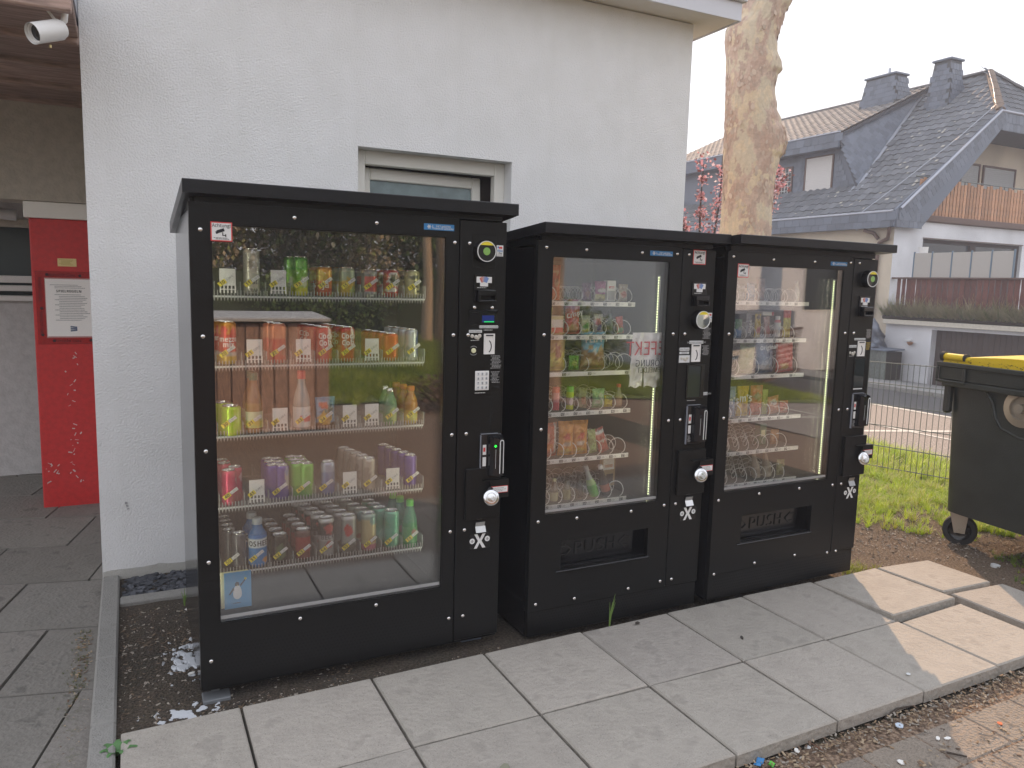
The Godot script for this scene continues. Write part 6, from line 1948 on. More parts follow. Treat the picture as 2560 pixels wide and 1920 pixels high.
	for k in 90:
		var x = rng.randf_range(20.2, 25.5)
		var z = rng.randf_range(-17.0, -12.9)
		if x > 21.4 and z < lerp(-15.35, -16.95, (x - 21.5) / 5.0) + 0.2: continue
		if x > 24.3 and z > -12.7 - (x - 24.48) * 0.85 - 0.3: continue
		sp.box(Vector3(x, roof_y(x) + 0.075, z), Vector3(rng.randf_range(0.03, 0.12), 0.012, rng.randf_range(0.03, 0.12)), W1, Basis(Vector3(0, 0, 1), 0.67), 0.003)
	part(rf, "lichen_spots", sp, "lichen", "", "stuff")
	# half hip tiles and hip ridge
	var hp = []
	var hc = []
	var hup = (Vector3(26.9, roof_y(26.9), -14.75) - Vector3(26.9, roof_y(24.48), zf)).normalized()
	for r in 9:
		for c in 18:
			var x = 24.7 + c * 0.30
			var f = r * 0.34 / 3.0
			if abs(x - 26.9) > 2.42 * (1.0 - f) - 0.1: continue
			hp.append(Transform3D(Basis(Vector3(1, 0, 0), hup, Vector3(1, 0, 0).cross(hup)), Vector3(x, roof_y(24.48), zf) + hup * r * 0.34 + Vector3(0, 0.01, 0)))
			var q = rng.randf_range(0.8, 1.3)
			hc.append(Color(q, q, q))
	many(rf, "half_hip_tiles", tm[0], "tile", hp, hc)
	var cap = B.new()
	var cp = []
	for k in 7:
		var a = PI * k / 6.0
		cp.append(Vector2(cos(a) * 0.14, sin(a) * 0.11))
	cap.poly(cp, 0.0, 0.38)
	var capm = cap.mesh()
	for sgn in [1.0, -1.0]:
		var e0 = Vector3(26.9 - sgn * 2.42, roof_y(24.48) + 0.03, zf)
		var e1 = Vector3(26.9, roof_y(26.9) + 0.03, -14.75)
		var d = (e1 - e0).normalized()
		for k in 11:
			var c = part(rf, "ridge_tile", capm, "ridge_brown" if sgn > 0 else "ridge_dark")
			var sx = Vector3.UP.cross(d).normalized()
			c.transform = Transform3D(Basis(sx, d.cross(sx), d), e0.lerp(e1, k / 11.0) + Vector3(0, 0.01 * (k % 2), 0))
	for k in 36:
		var c = part(rf, "ridge_tile", capm, "ridge_dark")
		c.position = Vector3(26.9, roof_y(26.9) + 0.03, -15.1 - k * 0.34)
	# lightning wire over hip and roof
	b = B.new()
	b.tube([Vector3(26.6, 9.30, -14.6), Vector3(25.6, 8.50, -13.75), Vector3(24.6, 7.62, -12.95), Vector3(23.2, 6.52, -13.1), Vector3(21.6, 5.24, -13.5), Vector3(20.2, 4.14, -13.9), Vector3(20.0, 4.0, -13.95), Vector3(19.99, 3.5, -13.95)], 0.012, 5)
	part(o, "lightning_wire", b, "zinc")
	# eave and verge clad in slate
	b = B.new()
	b.bb(19.98, 20.05, 3.57, 4.02, -27.0, -12.72)
	b.bb(20.05, 20.299, 3.57, 3.60, -27.0, -12.72)
	var ev = part(o, "eave_board", b, "slate_flat")
	slates(ev, "eave_slates", Vector3(19.975, 3.60, -22.0), Vector3(0, 0, 1), Vector3(0, 1, 0), 28, 2, 0.33, 0.20)
	b = B.new()
	b.bb(19.94, 20.0, 4.0, 4.06, -27.0, -12.72, W1, 0.01)
	part(o, "gutter", b, "zinc")
	b = B.new()
	var vo = [Vector2(20.0, 3.57), Vector2(21.2, 3.60), Vector2(24.56, 6.82), Vector2(29.24, 6.82), Vector2(32.6, 3.6), Vector2(33.8, 3.57), Vector2(33.8, 4.06), Vector2(29.32, 7.33), Vector2(24.48, 7.33), Vector2(20.0, 4.06)]
	b.poly(vo, -12.72, -12.66)
	var vg = part(o, "verge_board", b, "slate_flat")
	var vd = Vector3(24.48 - 20.3, 7.33 - 4.06, 0).normalized()
	slates(vg, "verge_slates", Vector3(20.35, 3.66, -12.655), vd, Vector3(-vd.y, vd.x, 0), 30, 2, 0.19, 0.24, func(u, v): return v < 0.52)
	slates(vg, "verge_slates", Vector3(24.55, 6.85, -12.655), Vector3(1, 0, 0), Vector3(0, 1, 0), 24, 2, 0.19, 0.24)
	slates(vg, "verge_slates", Vector3(20.05, 3.60, -12.655), Vector3(1, 0, 0), Vector3(0, 1, 0), 6, 2, 0.19, 0.2, func(u, v): return true)
	b = B.new()
	var ze = [Vector3(20.2, 4.10, -12.64), Vector3(24.46, 7.38, -12.64), Vector3(29.3, 7.38, -12.64)]
	b.tube(ze, 0.045, 6)
	part(o, "verge_flashing", b, "zinc")
	# soffit under the half hip
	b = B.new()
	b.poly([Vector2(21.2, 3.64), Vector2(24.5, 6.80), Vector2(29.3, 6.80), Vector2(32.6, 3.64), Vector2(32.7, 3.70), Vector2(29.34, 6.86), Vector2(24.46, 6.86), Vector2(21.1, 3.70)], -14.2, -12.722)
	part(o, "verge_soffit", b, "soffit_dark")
	# slate dormer
	b = B.new()
	var ce = Vector3(21.42, 6.78, -16.22)
	var cb = Vector3(21.55, 5.05, -15.42)
	var ct = Vector3(26.6, 9.12, -17.0)
	b.face([ce, cb, ct], (ct - ce).cross(cb - ce).normalized() * (1 if (ct - ce).cross(cb - ce).z > 0 else -1), Color(0.06, 0.065, 0.075))
	var dn = (ct - ce).cross(cb - ce).normalized()
	if dn.z < 0: dn = -dn
	var dr = part(o, "dormer_cheek", b, "tile")
	var du = (ct - cb).normalized()
	var dv = dn.cross(du).normalized()
	if dv.y < 0: dv = -dv
	var duu = dv.cross(dn)
	slates(dr, "cheek_slates", cb - duu * 1.8, duu, dv, 42, 20, 0.20, 0.17, func(u, v):
		var p = cb + duu * (u - 1.8) + dv * v
		var q0 = ce + (cb - ce) * clamp((ce.y - p.y) / (ce.y - cb.y), 0.0, 1.0)
		return (p - cb).dot(dv) > 0.05 and Geometry3D.get_closest_point_to_segment(p, ce, ct).y > p.y - 0.02 and (p.x > q0.x + 0.05 or p.y < ce.y and p.x > q0.x + 0.12) and p.x < 26.4)
	b = B.new()
	b.poly([Vector2(15.42, 5.05), Vector2(16.30, 6.80), Vector2(26.0, 6.80), Vector2(26.0, 5.05)], 21.70, 21.74, Transform3D(Basis(Vector3(0, 0, -1), Vector3(0, 1, 0), Vector3(1, 0, 0)), Vector3.ZERO))
	var df = part(o, "dormer_front", b, "slate_flat")
	slates(df, "front_slates", Vector3(21.695, 5.05, -21.0), Vector3(0, 0, 1), Vector3(0, 1, 0), 32, 10, 0.18, 0.175, func(u, v): return not ((-21.0 + u > -17.9 and -21.0 + u < -16.44 and v < 1.40) or (-21.0 + u > -19.46 and -21.0 + u < -18.26 and v < 1.2)) and -21.0 + u < -15.72 - v * 0.5)
	b = B.new()   # dormer roof
	var dy = func(x): return 6.90 + 0.44 * (x - 21.4)
	var D = [Vector3(21.32, dy.call(21.32), -16.1), Vector3(26.95, dy.call(26.95) , -16.85), Vector3(26.95, dy.call(26.95), -27.0), Vector3(21.32, dy.call(21.32), -27.0)]
	b.face(D, Vector3(-0.4, 0.91, 0), Color(0.09, 0.075, 0.06))
	b.face([D[0] + low * 0.6, D[1] + low * 0.6, D[2] + low * 0.6, D[3] + low * 0.6], Vector3(0.4, -0.91, 0), Color(0.04, 0.04, 0.04))
	b.face([D[0], D[1], D[1] + low * 0.6, D[0] + low * 0.6], Vector3(0.1, 0, 1).normalized(), Color(0.06, 0.065, 0.075))
	var droof = part(o, "dormer_roof", b, "tile")
	var dpl = []
	var dcl = []
	var dup = Vector3(1, 0.44, 0).normalized()
	var dbs = Basis(Vector3(0, 0, -1), dup, Vector3(0, 0, -1).cross(dup))
	if dbs.z.y < 0: dbs = Basis(Vector3(0, 0, 1), dup, Vector3(0, 0, 1).cross(dup))
	for r in 18:
		for c in 34:
			var x = 21.4 + r * 0.34 * dup.x
			var z = -16.3 - (x - 21.4) * 0.12 - c * 0.30
			dpl.append(Transform3D(dbs, Vector3(x, dy.call(x) + 0.01, z)))
			var q = rng.randf_range(0.9, 1.5)
			dcl.append(Color(q * 1.25, q * 1.1, q * 0.95))
	many(droof, "dormer_tiles", tm[1], "tile", dpl, dcl)
	b = B.new()
	b.bb(21.28, 21.34, 6.45, 6.92, -27.0, -16.05)
	b.bb(21.34, 21.70, 6.45, 6.48, -27.0, -16.2)
	var dfas = part(o, "dormer_fascia", b, "slate_flat")
	slates(dfas, "fascia_slates", Vector3(21.275, 6.48, -21.0), Vector3(0, 0, 1), Vector3(0, 1, 0), 15, 2, 0.33, 0.2)
	b = B.new()
	b.bb(21.25, 21.36, 6.92, 6.97, -27.0, -16.05, W1, 0.01)
	part(o, "dormer_gutter", b, "zinc")
	b = B.new()   # flashing below the dormer windows
	b.box(Vector3(21.58, 5.06, -20.2), Vector3(0.24, 0.03, 9.4), W1, Basis(Vector3(0, 0, 1), 0.67))
	b.box(Vector3(21.5, 5.03, -15.38), Vector3(0.34, 0.03, 0.4), W1, Basis(Vector3(0, 0, 1), 0.67))
	part(o, "flashing", b, "zinc")
	b = B.new()
	b.box((cb + ct) / 2 + Vector3(0, 0.03, 0.06), Vector3(0.10, 0.03, (ct - cb).length()), W1, Basis.looking_at(ct - cb, Vector3.UP))
	part(o, "valley_flashing", b, "zinc")
	# dormer windows
	b = B.new()
	b.bb(21.66, 21.70, 5.12, 6.33, -17.80, -17.74)
	b.bb(21.66, 21.70, 5.12, 6.33, -16.60, -16.54)
	b.bb(21.66, 21.70, 6.29, 6.33, -17.74, -16.60)
	b.bb(21.64, 21.70, 5.10, 5.15, -17.74, -16.60)
	var dw = part(o, "window", b, "brown_metal")
	for k in 19:
		b = B.new()
		b.bb(21.672, 21.690, 5.15 + k * 0.06, 5.207 + k * 0.06, -17.74, -16.60, W1, 0.005)
		part(dw, "shutter_slat", b, "shutter_white")
	b = B.new()
	b.bb(21.66, 21.70, 5.06, 6.12, -19.36, -19.30)
	b.bb(21.66, 21.70, 5.06, 6.12, -18.42, -18.36)
	b.bb(21.66, 21.70, 6.07, 6.12, -19.30, -18.42)
	b.bb(21.66, 21.70, 5.06, 5.11, -19.30, -18.42)
	dw = part(o, "window", b, "brown_metal")
	b = B.new()
	b.bb(21.685, 21.695, 5.11, 6.07, -19.30, -18.42)
	part(dw, "pane", b, "dark_pane")
	for k in 5:
		b = B.new()
		b.bb(21.672, 21.684, 5.11, 6.07, -19.30 + 0.147 * (k + 1) - 0.008, -19.30 + 0.147 * (k + 1) + 0.008)
		part(dw, "muntin", b, "label_grey")
	for k in 5:
		b = B.new()
		b.bb(21.660, 21.671, 5.11 + 0.16 * (k + 1) - 0.008, 5.11 + 0.16 * (k + 1) + 0.008, -19.30, -18.42)
		part(dw, "muntin", b, "label_grey")
	# chimneys clad in slate
	for q in [[24.97, 25.87, -18.60, -16.85, 8.15, 25.12, 25.74, -18.35, -17.12, 9.57, 1], [25.30, 26.15, -16.0, -15.05, 7.85, 25.42, 26.0, -15.80, -15.20, 9.66, 0]]:
		b = B.new()
		var lo = [Vector3(q[0], q[4], q[3]), Vector3(q[1], q[4], q[3]), Vector3(q[1], q[4], q[2]), Vector3(q[0], q[4], q[2])]
		var hi = [Vector3(q[5], q[9], q[8]), Vector3(q[6], q[9], q[8]), Vector3(q[6], q[9], q[7]), Vector3(q[5], q[9], q[7])]
		var nn = [Vector3(0, 0.1, 1), Vector3(1, 0.1, 0), Vector3(0, 0.1, -1), Vector3(-1, 0.1, 0)]
		for k in 4: b.face([lo[k], lo[(k + 1) % 4], hi[(k + 1) % 4], hi[k]], nn[k].normalized(), Color(0.07, 0.075, 0.085))
		b.face(hi, Vector3.UP, Color(0.07, 0.075, 0.085))
		var ch = part(rf, "chimney", b, "tile")
		b = B.new()
		b.bb(q[5] - 0.07, q[6] + 0.07, q[9], q[9] + 0.07, q[7] - 0.07, q[8] + 0.07, W1, 0.01)
		part(ch, "chimney_cap", b, "slate_flat")
		if q[10] == 1:
			b = B.new()
			b.tube([Vector3(25.4, 9.57, -17.6), Vector3(25.4, 9.9, -17.6)], 0.05, 10)
			part(ch, "flue", b, "zinc")
		var su = (lo[0] - lo[3]).normalized()
		var hh = q[9] - q[4]
		var zl = q[3] - q[2]
		var dx = q[5] - q[0]
		slates(ch, "chimney_slates", lo[3] + Vector3(-0.01, 0, 0), Vector3(0, 0, 1), Vector3(dx, hh, 0).normalized(), int(zl / 0.2), int(hh / 0.17), 0.2, 0.17, func(u, v): return u > 0.05 + v / hh * (q[7] - q[2]) and u < zl - 0.02 - v / hh * (q[3] - q[8]))
		var xl = q[1] - q[0]
		slates(ch, "chimney_slates", lo[0] + Vector3(0, 0, 0.01), Vector3(1, 0, 0), Vector3(0, hh, q[8] - q[3]).normalized(), int(xl / 0.15), int(hh / 0.17), 0.15, 0.17, func(u, v): return u > 0.04 + v / hh * dx and u < xl - v / hh * (q[1] - q[6]))
	# upper balcony boards
	for k in 50:
		b = B.new()
		var x = 21.20 + k * 0.160
		var top = 5.04 + 0.06 * sin(k * 1.9)
		b.poly(board_outline(0.128, top - 3.98, 3.98), -12.80, -12.775, Transform3D(Basis(), Vector3(x, 0, 0)), Color(0.56, 0.30, 0.17) * rng.randf_range(0.75, 1.2))
		part(o, "balcony_board", b, "board_wood")
	b = B.new()
	b.tube([Vector3(21.0, 5.12, -12.83), Vector3(33.0, 5.12, -12.83)], 0.02, 6)
	for k in 6: b.tube([Vector3(21.3 + k * 2.0, 3.9, -12.83), Vector3(21.3 + k * 2.0, 5.12, -12.83)], 0.018, 6)
	part(o, "balcony_rail", b, "fence_metal")
	b = B.new()
	b.bb(20.9, 33.0, 3.82, 4.0, -12.82, -12.74, W1, 0.01)
	part(o, "balcony_beam", b, "brown_metal")
	# garage annex with terrace
	b = B.new()
	b.bb(hx, hx + 0.25, -1.3, 0.72, -11.37, hz + 0.001)
	b.bb(hx, hx + 0.25, 0.62, 0.72, -7.4, -11.37)
	b.bb(hx, hx + 0.25, -1.3, 0.72, -6.0, -7.4)
	b.bb(hx + 0.25, 33.0, -1.3, 0.72, -6.3, -6.0)
	part(o, "garage_wall", b, "white_house")
	b = B.new()
	b.bb(20.12, 33.2, 0.72, 0.855, -12.86, -5.8, W1, 0.01)
	part(o, "terrace_slab", b, "cream")
	b = B.new()
	b.bb(20.10, 20.55, 0.857, 0.98, -12.9, -5.8, W1, 0.03)
	part(o, "planter_edge", b, "soil_dark")
	for k in 26:
		b = B.new()
		b.bb(20.52, 20.56, -1.25, 0.62, -11.37 + k * 0.152, -11.222 + k * 0.152, W1, 0.006)
		part(o, "garage_board", b, "garage_wood")
	for k in 31:
		b = B.new()
		var z = -12.67 + k * 0.165 + (0.02 if k < 3 else 0.0)
		b.poly(board_outline(0.145 if k > 1 else 0.11, 1.02, 1.03), -0.012, 0.012, Transform3D(Basis(Vector3.UP, PI / 2), Vector3(20.42, 0, z)), Color(0.15, 0.055, 0.042) * rng.randf_range(0.8, 1.25))
		part(o, "railing_board", b, "board_wood")
	b = B.new()
	b.bb(20.34, 20.50, 2.052, 2.10, -12.86, -5.9, W1, 0.008)
	b.bb(20.44, 20.48, 1.20, 1.28, -12.86, -5.9, W1)
	part(o, "railing_cap", b, "brown_metal")
	# privacy screen on the terrace
	var zs = [-12.29, -11.72, -11.12, -10.56, -10.0, -9.41]
	for k in 5:
		b = B.new()
		b.bb(20.50, 20.505, 2.06, 2.80, zs[k] + 0.02, zs[k + 1] - 0.02)
		part(o, "screen_panel", b, "screen_cloth")
	for z in zs:
		b = B.new()
		b.bb(20.49, 20.53, 1.3, 2.84, z - 0.018, z + 0.018)
		part(o, "screen_post", b, "blue_metal")
	b = B.new()
	b.lathe([Vector2(0.0001, 0), Vector2(0.12, 0.0), Vector2(0.13, 0.25), Vector2(0.0001, 0.25)], 16, W1, Transform3D(Basis(), Vector3(20.9, 2.75, -12.3)))
	part(o, "lamp_drum", b, "white_plastic")
	# downpipe
	b = B.new()
	b.tube([Vector3(20.05, 3.56, -12.85), Vector3(20.05, 3.40, -12.86), Vector3(20.20, 3.25, -13.0), Vector3(20.21, 3.12, -13.3), Vector3(20.21, 2.9, -13.32), Vector3(20.21, -0.9, -13.32)], 0.055, 10)
	b.tube([Vector3(20.05, 3.52, -13.75), Vector3(20.2, 3.42, -13.5), Vector3(20.21, 3.25, -13.34)], 0.055, 8)
	part(o, "downpipe", b, "brown_metal")
	# things by the house
	var dl = B.new()
	var pl = []
	var cl = []
	for k in 5:
		var e = Vector3(0.12 * sin(k * 2.3), 0.55 + 0.09 * k, 0.14 * cos(k * 1.7))
		dl.tube([Vector3(0.02 * sin(k * 3.0), 0, 0.02 * cos(k * 3.0)), e * Vector3(0.4, 0.55, 0.4), e], [0.006, 0.005, 0.002], 3, W1, false)
	for k in 2600:
		pl.append(Transform3D(Basis.from_euler(Vector3(rng.randf_range(-0.9, 0.9), rng.randf() * TAU, rng.randf_range(-0.9, 0.9))).scaled(Vector3.ONE * rng.randf_range(0.3, 0.8) * (0.75 + 0.35 * sin(k * 0.7))), Vector3(rng.randf_range(20.08, 20.36), 0.95, rng.randf_range(-12.9, -6.0))))
		cl.append([Color(0.50, 0.42, 0.28), Color(0.42, 0.35, 0.22), Color(0.24, 0.27, 0.10), Color(0.56, 0.48, 0.36)][rng.randi() % 4] * rng.randf_range(0.7, 1.1))
	tag(many(self, "dry_planter_grass", dl, "grass", pl, cl), "dry straw coloured grasses along the terrace edge above the garage", "plants", "", "stuff")
	var cb2 = thing("compost_box", "weathered grey green plank box against the house wall", "box", Vector3(19.7, slope(19.7) + 0.11, -12.75))
	for k in 8:
		b = B.new()
		b.bb(-0.30, -0.27, 0, 0.85 + 0.01 * (k % 3), -0.7 + k * 0.17, -0.535 + k * 0.17, Color(0.17, 0.19, 0.17) * rng.randf_range(0.8, 1.15), 0.004)
		part(cb2, "plank", b, "board_wood")
	b = B.new()
	b.bb(-0.27, 0.4, 0, 0.82, -0.69, 0.65)
	part(cb2, "box_core", b, "soil_dark")
	b = B.new()
	b.box(Vector3(0.05, 0.88, -0.02), Vector3(0.8, 0.04, 1.44), W1, Basis(Vector3(0, 0, 1), 0.03), 0.008)
	part(cb2, "box_lid", b, "slate_flat")
	b = B.new()
	var nz := FastNoiseLite.new()
	nz.frequency = 1.6
	b.grid(16, 12, func(u, v):
		var a = u * TAU
		var r = sin(PI * 0.5 * (1.0 - v) + 0.02) * 0.46 * (1.0 + nz.get_noise_2d(cos(a) * 2.0, sin(a) * 2.0 + v * 3.0) * 0.4)
		return Vector3(cos(a) * r, v * 1.05, sin(a) * r * 0.8), func(_u, _v): return W1, true)
	single("covered_stack", b, "tarp", "grey blue tarpaulin covered stack beside the downpipe", "tarpaulin", Vector3(19.85, slope(19.9) + 0.85, -12.95))
	var wl = thing("wall_lamp", "small wall lamp with terracotta bowl on the garage wall", "lamp", Vector3(20.29, 0.22, -11.98))
	b = B.new()
	b.lathe([Vector2(0.0001, -0.1), Vector2(0.05, -0.08), Vector2(0.09, 0.0), Vector2(0.0001, 0.0)], 12, W1, Transform3D(Basis(), Vector3(-0.09, 0, 0.03)))
	part(wl, "bowl", b, "terracotta")
	b = B.new()
	b.bb(-0.06, 0.01, 0.02, 0.07, -0.16, 0.02, W1, 0.005)
	part(wl, "bracket", b, "label_grey")

func far_house():
	var o = thing("far_house", "dark roofed house partly hidden behind the plane tree and cherry blossom", "house", Vector3(22.0, 0, -29.0))
	var b = B.new()
	b.bb(-1.6, 8, -1.2, 4.2, -8, 4.0)
	part(o, "wall", b, "cream_house")
	b = B.new()
	b.poly([Vector2(-2.2, 4.0), Vector2(3.2, 8.2), Vector2(8.6, 4.0), Vector2(8.6, 3.7), Vector2(-2.2, 3.7)], -8.4, 4.4)
	part(o, "roof", b, "slate_flat")
	b = B.new()
	b.bb(-1.66, -1.6, 1.2, 2.9, 0.4, 2.6)
	var w = part(o, "window", b, "white_trim")
	b = B.new()
	b.bb(-1.69, -1.665, 1.32, 2.8, 0.5, 1.45)
	part(w, "pane", b, "dark_pane")
	b = B.new()
	b.bb(-1.69, -1.665, 1.32, 2.8, 1.55, 2.5)
	part(w, "pane", b, "dark_pane")

# ---------------------------------------------------------------- fence and bin
func mesh_fence():
	var p0 = Vector3(5.58, -0.09, -3.85)
	var d = Vector3(0.316, 0, 0.949).normalized()
	var t = thing("wire_fence", "low green grey double rod mesh fence in front of the street", "fence", p0, atan2(d.x, d.z))
	var L = 4.6
	var vr = B.new()
	vr.tube([Vector3(0, -0.05, 0), Vector3(0, 1.045, 0)], 0.0028, 5)
	var vm = vr.mesh()
	for k in int(L / 0.05):
		var o = part(t, "vertical_rod", vm, "fence_metal")
		o.position = Vector3(0, 0, 0.05 * k)
	for k in 6:
		for s in [-1.0, 1.0]:
			var b = B.new()
			b.tube([Vector3(s * 0.0062, 1.035 - k * 0.2, -0.02), Vector3(s * 0.0062, 1.035 - k * 0.2, L)], 0.0036, 6)
			part(t, "horizontal_rod", b, "fence_metal")
	for z in [-0.06, 2.5 + 2.16]:
		var b = B.new()
		b.bb(-0.02, 0.02, -0.3, 1.08, z - 0.03, z + 0.03, W1, 0.004)
		part(t, "post", b, "fence_metal")

func wheelie_bin():
	var t = thing("waste_container", "large dark grey wheeled waste container with yellow lid", "bin", Vector3(4.6, -0.05, -0.26), -0.10)
	# body: a tapered box, its near end at x = 0, side along z
	var b = B.new()
	var y0 = 0.22
	var y1 = 1.10
	var nz = 14
	var pr = func(u, v):   # u round the rounded outline, v up
		var hw = lerp(0.515, 0.535, v)
		var hl = lerp(0.62, 0.66, v)
		var a = u * TAU
		var c = cos(a)
		var s = sin(a)
		var x = sign(c) * pow(abs(c), 0.16) * hl + 0.66
		var z = sign(s) * pow(abs(s), 0.16) * hw + 0.535
		return Vector3(x, lerp(y0, y1, v), z)
	b.grid(120, 10, pr, func(_u, _v): return W1, true)
	b.box(Vector3(0.66, y0 + 0.03, 0.535), Vector3(1.05, 0.06, 0.78), W1, Basis(), 0.02)
	var body = part(t, "container_body", b, "bin_plastic")
	b = B.new()   # stiffening ribs and rounded handle rib
	b.tube([Vector3(-0.012, 1.06, 0.30), Vector3(0.0, 0.99, 0.34), Vector3(0.012, 0.90, 0.36), Vector3(0.018, 0.84, 0.40), Vector3(0.02, 0.80, 0.52), Vector3(0.02, 0.80, 0.66), Vector3(0.012, 0.86, 0.74)], 0.012, 8)
	part(body, "side_rib", b, "bin_plastic")
	b = B.new()
	b.box(Vector3(0.0, 0.98, 0.03), Vector3(0.05, 0.20, 0.05), W1, Basis(), 0.012)
	part(body, "corner_lug", b, "bin_plastic")
	b = B.new()
	b.bb(-0.07, 1.40, 1.06, 1.10, 0.02, 1.14, W1, 0.008)
	b.bb(-0.07, -0.04, 1.10, 1.205, -0.005, 1.17, W1, 0.008)
	b.bb(1.37, 1.40, 1.10, 1.205, 0.02, 1.14, W1, 0.008)
	b.bb(-0.04, 1.37, 1.10, 1.205, -0.005, 0.02, W1, 0.008)
	b.bb(-0.04, 1.37, 1.10, 1.205, 1.14, 1.17, W1, 0.008)
	b.bb(-0.085, -0.072, 1.185, 1.215, -0.014, 1.18, W1, 0.004)
	b.bb(-0.085, -0.072, 1.085, 1.10, -0.014, 0.20, W1, 0.004)
	b.bb(-0.085, -0.072, 1.10, 1.185, 0.18, 0.20, W1, 0.004)
	b.bb(-0.085, -0.072, 1.10, 1.185, -0.014, 0.004, W1, 0.004)
	part(t, "rim", b, "bin_plastic")
	b = B.new()   # domed yellow lid
	b.grid(24, 16, func(u, v):
		var x = lerp(-0.03, 1.36, u)
		var z = lerp(0.004, 1.16, v)
		var e = pow(sin(PI * clamp(u, 0.001, 0.999)), 0.5)
		var f = pow(sin(PI * clamp(v * 0.86 + 0.07, 0.001, 0.999)), 0.9)
		return Vector3(x, 1.212 + 0.008 * e + 0.075 * f * (0.85 + 0.15 * e), z), func(_u, _v): return W1, true)
	var pts = []
	for k in 17:
		var v = k / 16.0
		var f = pow(sin(PI * clamp(v * 0.86 + 0.07, 0.001, 0.999)), 0.9)
		pts.append(Vector2(-lerp(0.004, 1.16, v), 1.212 + 0.075 * f * 0.85))
	pts.append(Vector2(-1.16, 1.205))
	pts.append(Vector2(-0.004, 1.205))
	b.poly(pts, -0.045, -0.028, Transform3D(Basis(Vector3(0, 0, -1), Vector3(0, 1, 0), Vector3(1, 0, 0)), Vector3.ZERO))
	b.poly(pts, 1.358, 1.375, Transform3D(Basis(Vector3(0, 0, -1), Vector3(0, 1, 0), Vector3(1, 0, 0)), Vector3.ZERO))
	var lid = part(t, "lid", b, "bin_yellow")
	b = B.new()
	b.tube([Vector3(-0.03, 1.245, 0.01), Vector3(-0.03, 1.245, 0.15)], 0.026, 12)
	b.tube([Vector3(-0.03, 1.23, 0.15), Vector3(-0.03, 1.24, 0.185), Vector3(0.0, 1.24, 0.25)], 0.02, 8)
	part(lid, "lid_handle", b, "bin_yellow")
	b = B.new()
	b.tube([Vector3(-0.03, 1.248, -0.015), Vector3(-0.03, 1.248, 0.01)], 0.031, 12)
	b.tube([Vector3(-0.03, 1.248, 0.15), Vector3(-0.03, 1.248, 0.165)], 0.028, 12)
	part(lid, "handle_cap", b, "rubber")
	b = B.new()   # dirt along the lid edge
	for k in 70: b.box(Vector3(-0.0458, 1.214 + rng.randf() * 0.025, rng.randf_range(-0.01, 1.0)), Vector3(0.002, rng.randf_range(0.001, 0.004), rng.randf_range(0.002, 0.012)), W1)
	part(lid, "dirt_streaks", b, "dirt", "", "stuff")
	# trunnion boss on the end
	b = B.new()
	var xf = Transform3D(Basis(Vector3(0, 0, 1), PI / 2), Vector3(0.01, 0.985, 0.535))
	b.lathe([Vector2(0.12, -0.02), Vector2(0.115, 0.02), Vector2(0.07, 0.03), Vector2(0.065, 0.015), Vector2(0.03, 0.015), Vector2(0.028, 0.05), Vector2(0.0001, 0.052)], 28, W1, xf)
	part(t, "trunnion", b, "galv")
	# four castors
	for q in [[0.14, 0.10, 0.62], [0.20, 0.90, 0.3], [1.10, 0.17, 0.1], [1.10, 0.90, 0.6]]:
		var w = Node3D.new()
		w.name = "castor"
		t.add_child(w, true)
		w.position = Vector3(q[0], 0.092, q[1])
		w.scale = Vector3.ONE * 1.12
		w.rotation.y = q[2]
		var x2 = Transform3D(Basis(Vector3(0, 0, 1), PI / 2), Vector3.ZERO)
		b = B.new()
		b.lathe([Vector2(0.062, -0.022), Vector2(0.086, -0.022), Vector2(0.092, -0.014), Vector2(0.092, 0.014), Vector2(0.086, 0.022), Vector2(0.062, 0.022)], 32, W1, x2)
		part(w, "tyre", b, "rubber")
		b = B.new()
		b.lathe([Vector2(0.0001, -0.016), Vector2(0.024, -0.016), Vector2(0.028, -0.008), Vector2(0.05, -0.008), Vector2(0.062, -0.018), Vector2(0.062, 0.018), Vector2(0.05, 0.008), Vector2(0.028, 0.008), Vector2(0.024, 0.016), Vector2(0.0001, 0.016)], 28, W1, x2)
		part(w, "rim", b, "black_plastic")
		b = B.new()
		for s in [-1.0, 1.0]:
			b.poly([Vector2(-0.028, -0.015), Vector2(0.028, -0.015), Vector2(0.07, 0.16), Vector2(-0.045, 0.16)], s * 0.032, s * 0.026, Transform3D(Basis(Vector3(0, 0, -1), Vector3(0, 1, 0), Vector3(1, 0, 0)), Vector3.ZERO))
		b.bb(-0.035, 0.035, 0.13, 0.165, -0.07, 0.05, W1, 0.006)
		b.tube([Vector3(-0.045, 0, 0), Vector3(0.045, 0, 0)], 0.010, 8)
		part(w, "fork", b, "galv")

